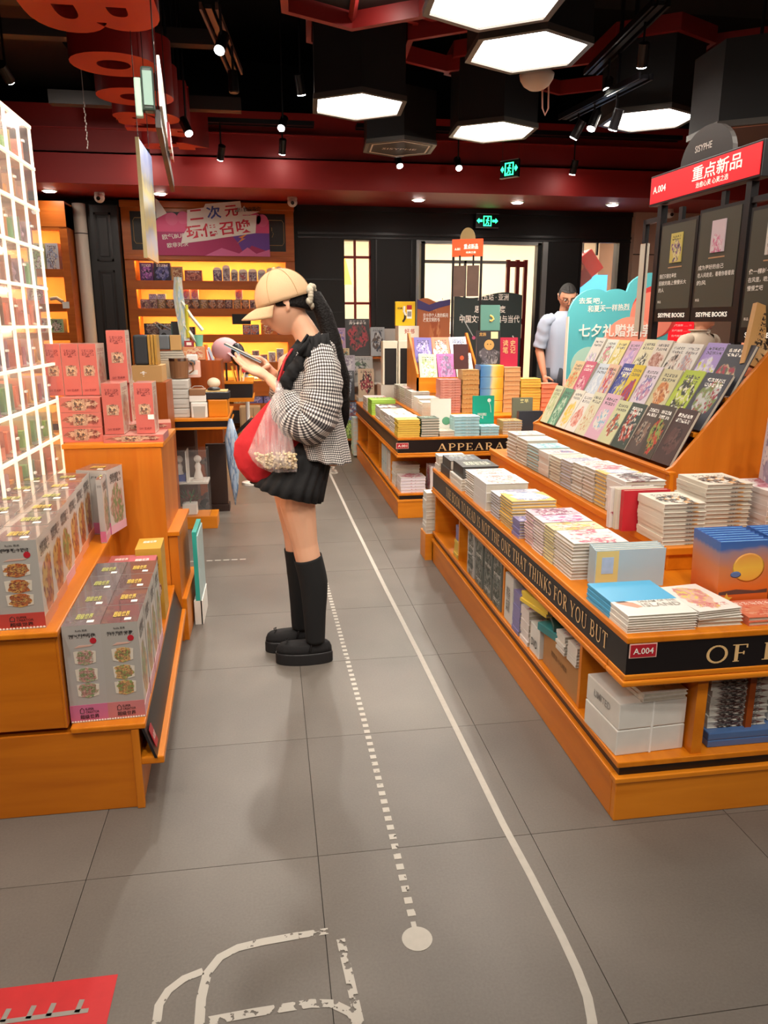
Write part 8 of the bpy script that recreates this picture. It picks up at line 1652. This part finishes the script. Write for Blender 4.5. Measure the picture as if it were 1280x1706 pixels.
# ---------------------------------------------------------------- other people
def simple_person(label, loc, rz, sc_h, shirt, pants, hair_c, glasses=False, tilt=15, turn=0, collar=False, armpose=None, group=None):
    P = thing('person', label, 'person', loc, rz); s = sc_h/1.70
    def V(x, y, z): return Vector((x, y, z))*s
    HM = Matrix.Translation(V(0,-0.02,1.585)) @ Matrix.Rotation(R(turn), 4, 'Z') @ Matrix.Rotation(R(tilt), 4, 'X')
    b = MB(); b.ring(head_rings(HM, s, 28, 24), 0, True, True, True); ears(b, HM, s)
    b.tube([V(0,0.01,1.38), V(0,0.0,1.46), V(0,-0.01,1.52)], [0.065*s,0.055*s,0.052*s], 12)
    b.tube([V(0,0,0.86), V(0,0,1.0), V(0,0,1.15), V(0,0,1.3), V(0,0,1.40)], [(0.16*s,0.10*s),(0.14*s,0.095*s),(0.155*s,0.10*s),(0.17*s,0.10*s),(0.10*s,0.07*s)], 14)
    ap = armpose or {}
    arms = {-1: ap.get('r', ((-0.19,0,1.37),(-0.245,0.03,1.12),(-0.255,-0.04,0.89))), 1: ap.get('l', ((0.19,0,1.37),(0.245,0.03,1.12),(0.25,-0.05,0.89)))}
    for sg, (a, e, w_) in arms.items():
        A, E, W_ = V(*a), V(*e), V(*w_); b.tube([V(0.1*sg,0,1.37), A, E], [0.05*s,0.048*s,0.038*s], 10); b.tube([E, E.lerp(W_,0.4), W_], [0.038*s,0.036*s,0.024*s], 10)
        f = (W_-E).normalized(); hand(b, W_, f, (sg, 0, 0.1), (0,-1,0), (0.25,0.3,0.32,0.36), k=s*0.98)
    for sg in (-1, 1): b.tube([V(0.085*sg,0,0.9), V(0.09*sg,0,0.7), V(0.095*sg,0,0.48), V(0.095*sg,0.02,0.3), V(0.095*sg,0.02,0.07)], [0.09*s,0.08*s,0.055*s,0.055*s,0.04*s], 12)
    fuse('body', b, SKIN2, P, 0.006, 3); face_parts(HM, P, s, glasses)
    hr = []; HC = mat('hair_'+hair_c, hair_c, 0.7, bump=0.6, bs=100)
    for i in range(13):
        lat = R(-22+112*i/12); row = []
        for j in range(33):
            lon = 2*math.pi*j/32; front = math.cos(lon) > 0.25
            la = max(lat, R(36)) if front else (max(lat, R(8)) if math.cos(lon) > -0.1 else lat)
            row.append(HM @ (Vector((0.081*max(math.cos(la),.01)*math.sin(lon), -0.103*max(math.cos(la),.01)*math.cos(lon)+0.004, 0.124*math.sin(la)))*s))
        hr.append(row)
    q = MB(); q.ring(hr, 0, False, False, False); o = q.out('hair', HC, P, True); so = o.modifiers.new('thickness', 'SOLIDIFY'); so.thickness = 0.008
    def el(cx, cy, z, rx, ry, n=36, wr=0.0): return [V(cx+rx*math.cos(2*math.pi*j/n)*(1+wr*math.sin(7*2*math.pi*j/n)), cy+ry*math.sin(2*math.pi*j/n)*(1+wr*math.sin(7*2*math.pi*j/n)), z) for j in range(n)]
    cloth('shirt', [el(0,0.005,1.468,0.066,0.066), el(0,0.005,1.44,0.10,0.075), el(0,0.003,1.42,0.14,0.085), el(0,0,1.37,0.172,0.10), el(0,0,1.25,0.168,0.115,wr=.01), el(0,0,1.1,0.16,0.115,wr=.03), el(0,0,0.95,0.165,0.122,wr=.05), el(0,0,0.84,0.172,0.128,wr=.05)], shirt, P, 1.0)
    for sg, (a, e, w_) in arms.items():
        A, E = V(*a), V(*e); cloth('sleeve', tube_rings([V(0.12*sg,0,1.40), A, A.lerp(E,0.5), A.lerp(E,0.95)], [0.052*s,0.058*s,0.058*s,0.056*s], 22, 0.05, 5, 2), shirt, P, 0.4)
    if collar: 
        q = MB(); q.tube([V(0.075*math.cos(R(a)), 0.01+0.07*math.sin(R(a)), 1.475-0.03*math.exp(-((a+90)/40)**2)) for a in range(-90, 271, 20)], [(0.022*s,0.006*s)]*19, 6, cap=False); q.out('collar', shirt, P, True)
        MB().tube([V(0,-0.118,1.36), V(0,-0.120,1.28)], 0.008*s, 6).out('button_placket', mat('placket','#9c8c78',0.6), P)
    cloth('trousers', [el(0,0,0.98,0.165,0.115), el(0,0,0.86,0.175,0.125), el(0,0,0.78,0.17,0.12)], pants, P, 1.0)
    for sg in (-1, 1):
        cloth('trouser_leg', tube_rings([V(0.085*sg,0,0.88), V(0.09*sg,0,0.7), V(0.095*sg,0,0.48), V(0.095*sg,0.02,0.06)], [0.10*s,0.092*s,0.075*s,0.065*s], 20, 0.02), pants, P, 0.5)
        q = MB(); q.ball(tuple(V(0.10*sg,-0.07,0.04)), (0.045*s,0.135*s,0.04*s), 12, 8); q.out('shoe', mat('shoe_dark','#2a2626',0.5), P, True)
    return P
simple_person('young man with glasses in a pale grey blue shirt standing by the heart poster', (2.70, 6.75, 0), R(8), 1.755, mat('shirt_grey_blue','#9ca2b4',0.8,bump=0.15,bs=30), mat('trousers_dark','#2c2c34',0.8), '#17100d', True, 22, -18, armpose={'r': ((-0.19,0,1.37),(-0.225,0.03,1.14),(-0.205,-0.05,0.92))})
simple_person('man in a beige polo shirt partly hidden behind the dark boards, looking down', (3.36, 5.60, 0), R(20), 1.56, mat('polo_beige','#c8b8a4',0.8,bump=0.15,bs=30), mat('trousers_dark','#2c2c34',0.8), '#1f1613', False, 24, 30, True, armpose={'l': ((0.19,0,1.37),(0.23,-0.06,1.13),(0.10,-0.24,1.14))})
ch = thing('person', 'small child in pink and orange held by the man in the beige polo shirt', 'person', (3.56, 5.24, 1.12), R(-30))
b = MB(); HMc = Matrix.Translation((0,-0.01,0.27)) @ Matrix.Rotation(R(8), 4, 'X'); b.ring(head_rings(HMc, 0.72, 24, 20), 0, True, True, True); ears(b, HMc, 0.72)
b.tube([(0,0,-0.1),(0,0,0.0),(0,0,0.12),(0,0,0.20)], [0.085,0.095,0.075,0.03], 12)
for sg in (-1, 1):
    b.tube([(0.05*sg,0,0.14),(0.10*sg,-0.02,0.06),(0.09*sg,-0.09,0.03)], [0.03,0.026,0.018], 8); hand(b, (0.09*sg,-0.09,0.03), (0,-1,-0.1), (sg,0,0.2), (0,0,1), (0.5,0.5,0.5,0.5), k=0.5); b.tube([(0.04*sg,0,-0.08),(0.07*sg,-0.10,-0.12),(0.07*sg,-0.12,-0.26)], [0.045,0.038,0.025], 10)
fuse('body', b, SKIN, ch, 0.006, 2); face_parts(HMc, ch, 0.72)
cloth('romper', [[(r*math.cos(2*math.pi*j/24), r*0.9*math.sin(2*math.pi*j/24), z) for j in range(24)] for z, r in ((0.19,0.04),(0.16,0.08),(0.08,0.10),(-0.02,0.108),(-0.1,0.10))], mat('romper_orange','#e08a64',0.8), ch, 0.5)
MB().ball((0,-0.085,0.12), (0.045,0.02,0.06), 12, 8).out('pink_bib', mat('bib_pink','#e85c9c',0.7), ch, True)
q = MB(); q.ball((0,0.02,0.30), (0.066,0.072,0.070), 14, 8); q.out('hair', mat('child_hair','#4a3428',0.6), ch, True)
simple_person('passer-by with short dark hair seen through the red framed window', (1.10, 12.3, 0), R(80), 1.68, mat('shirt_white','#d8d4cc',0.8), mat('trousers_dark','#2c2c34',0.8), '#3c3634', False, 5, 0)
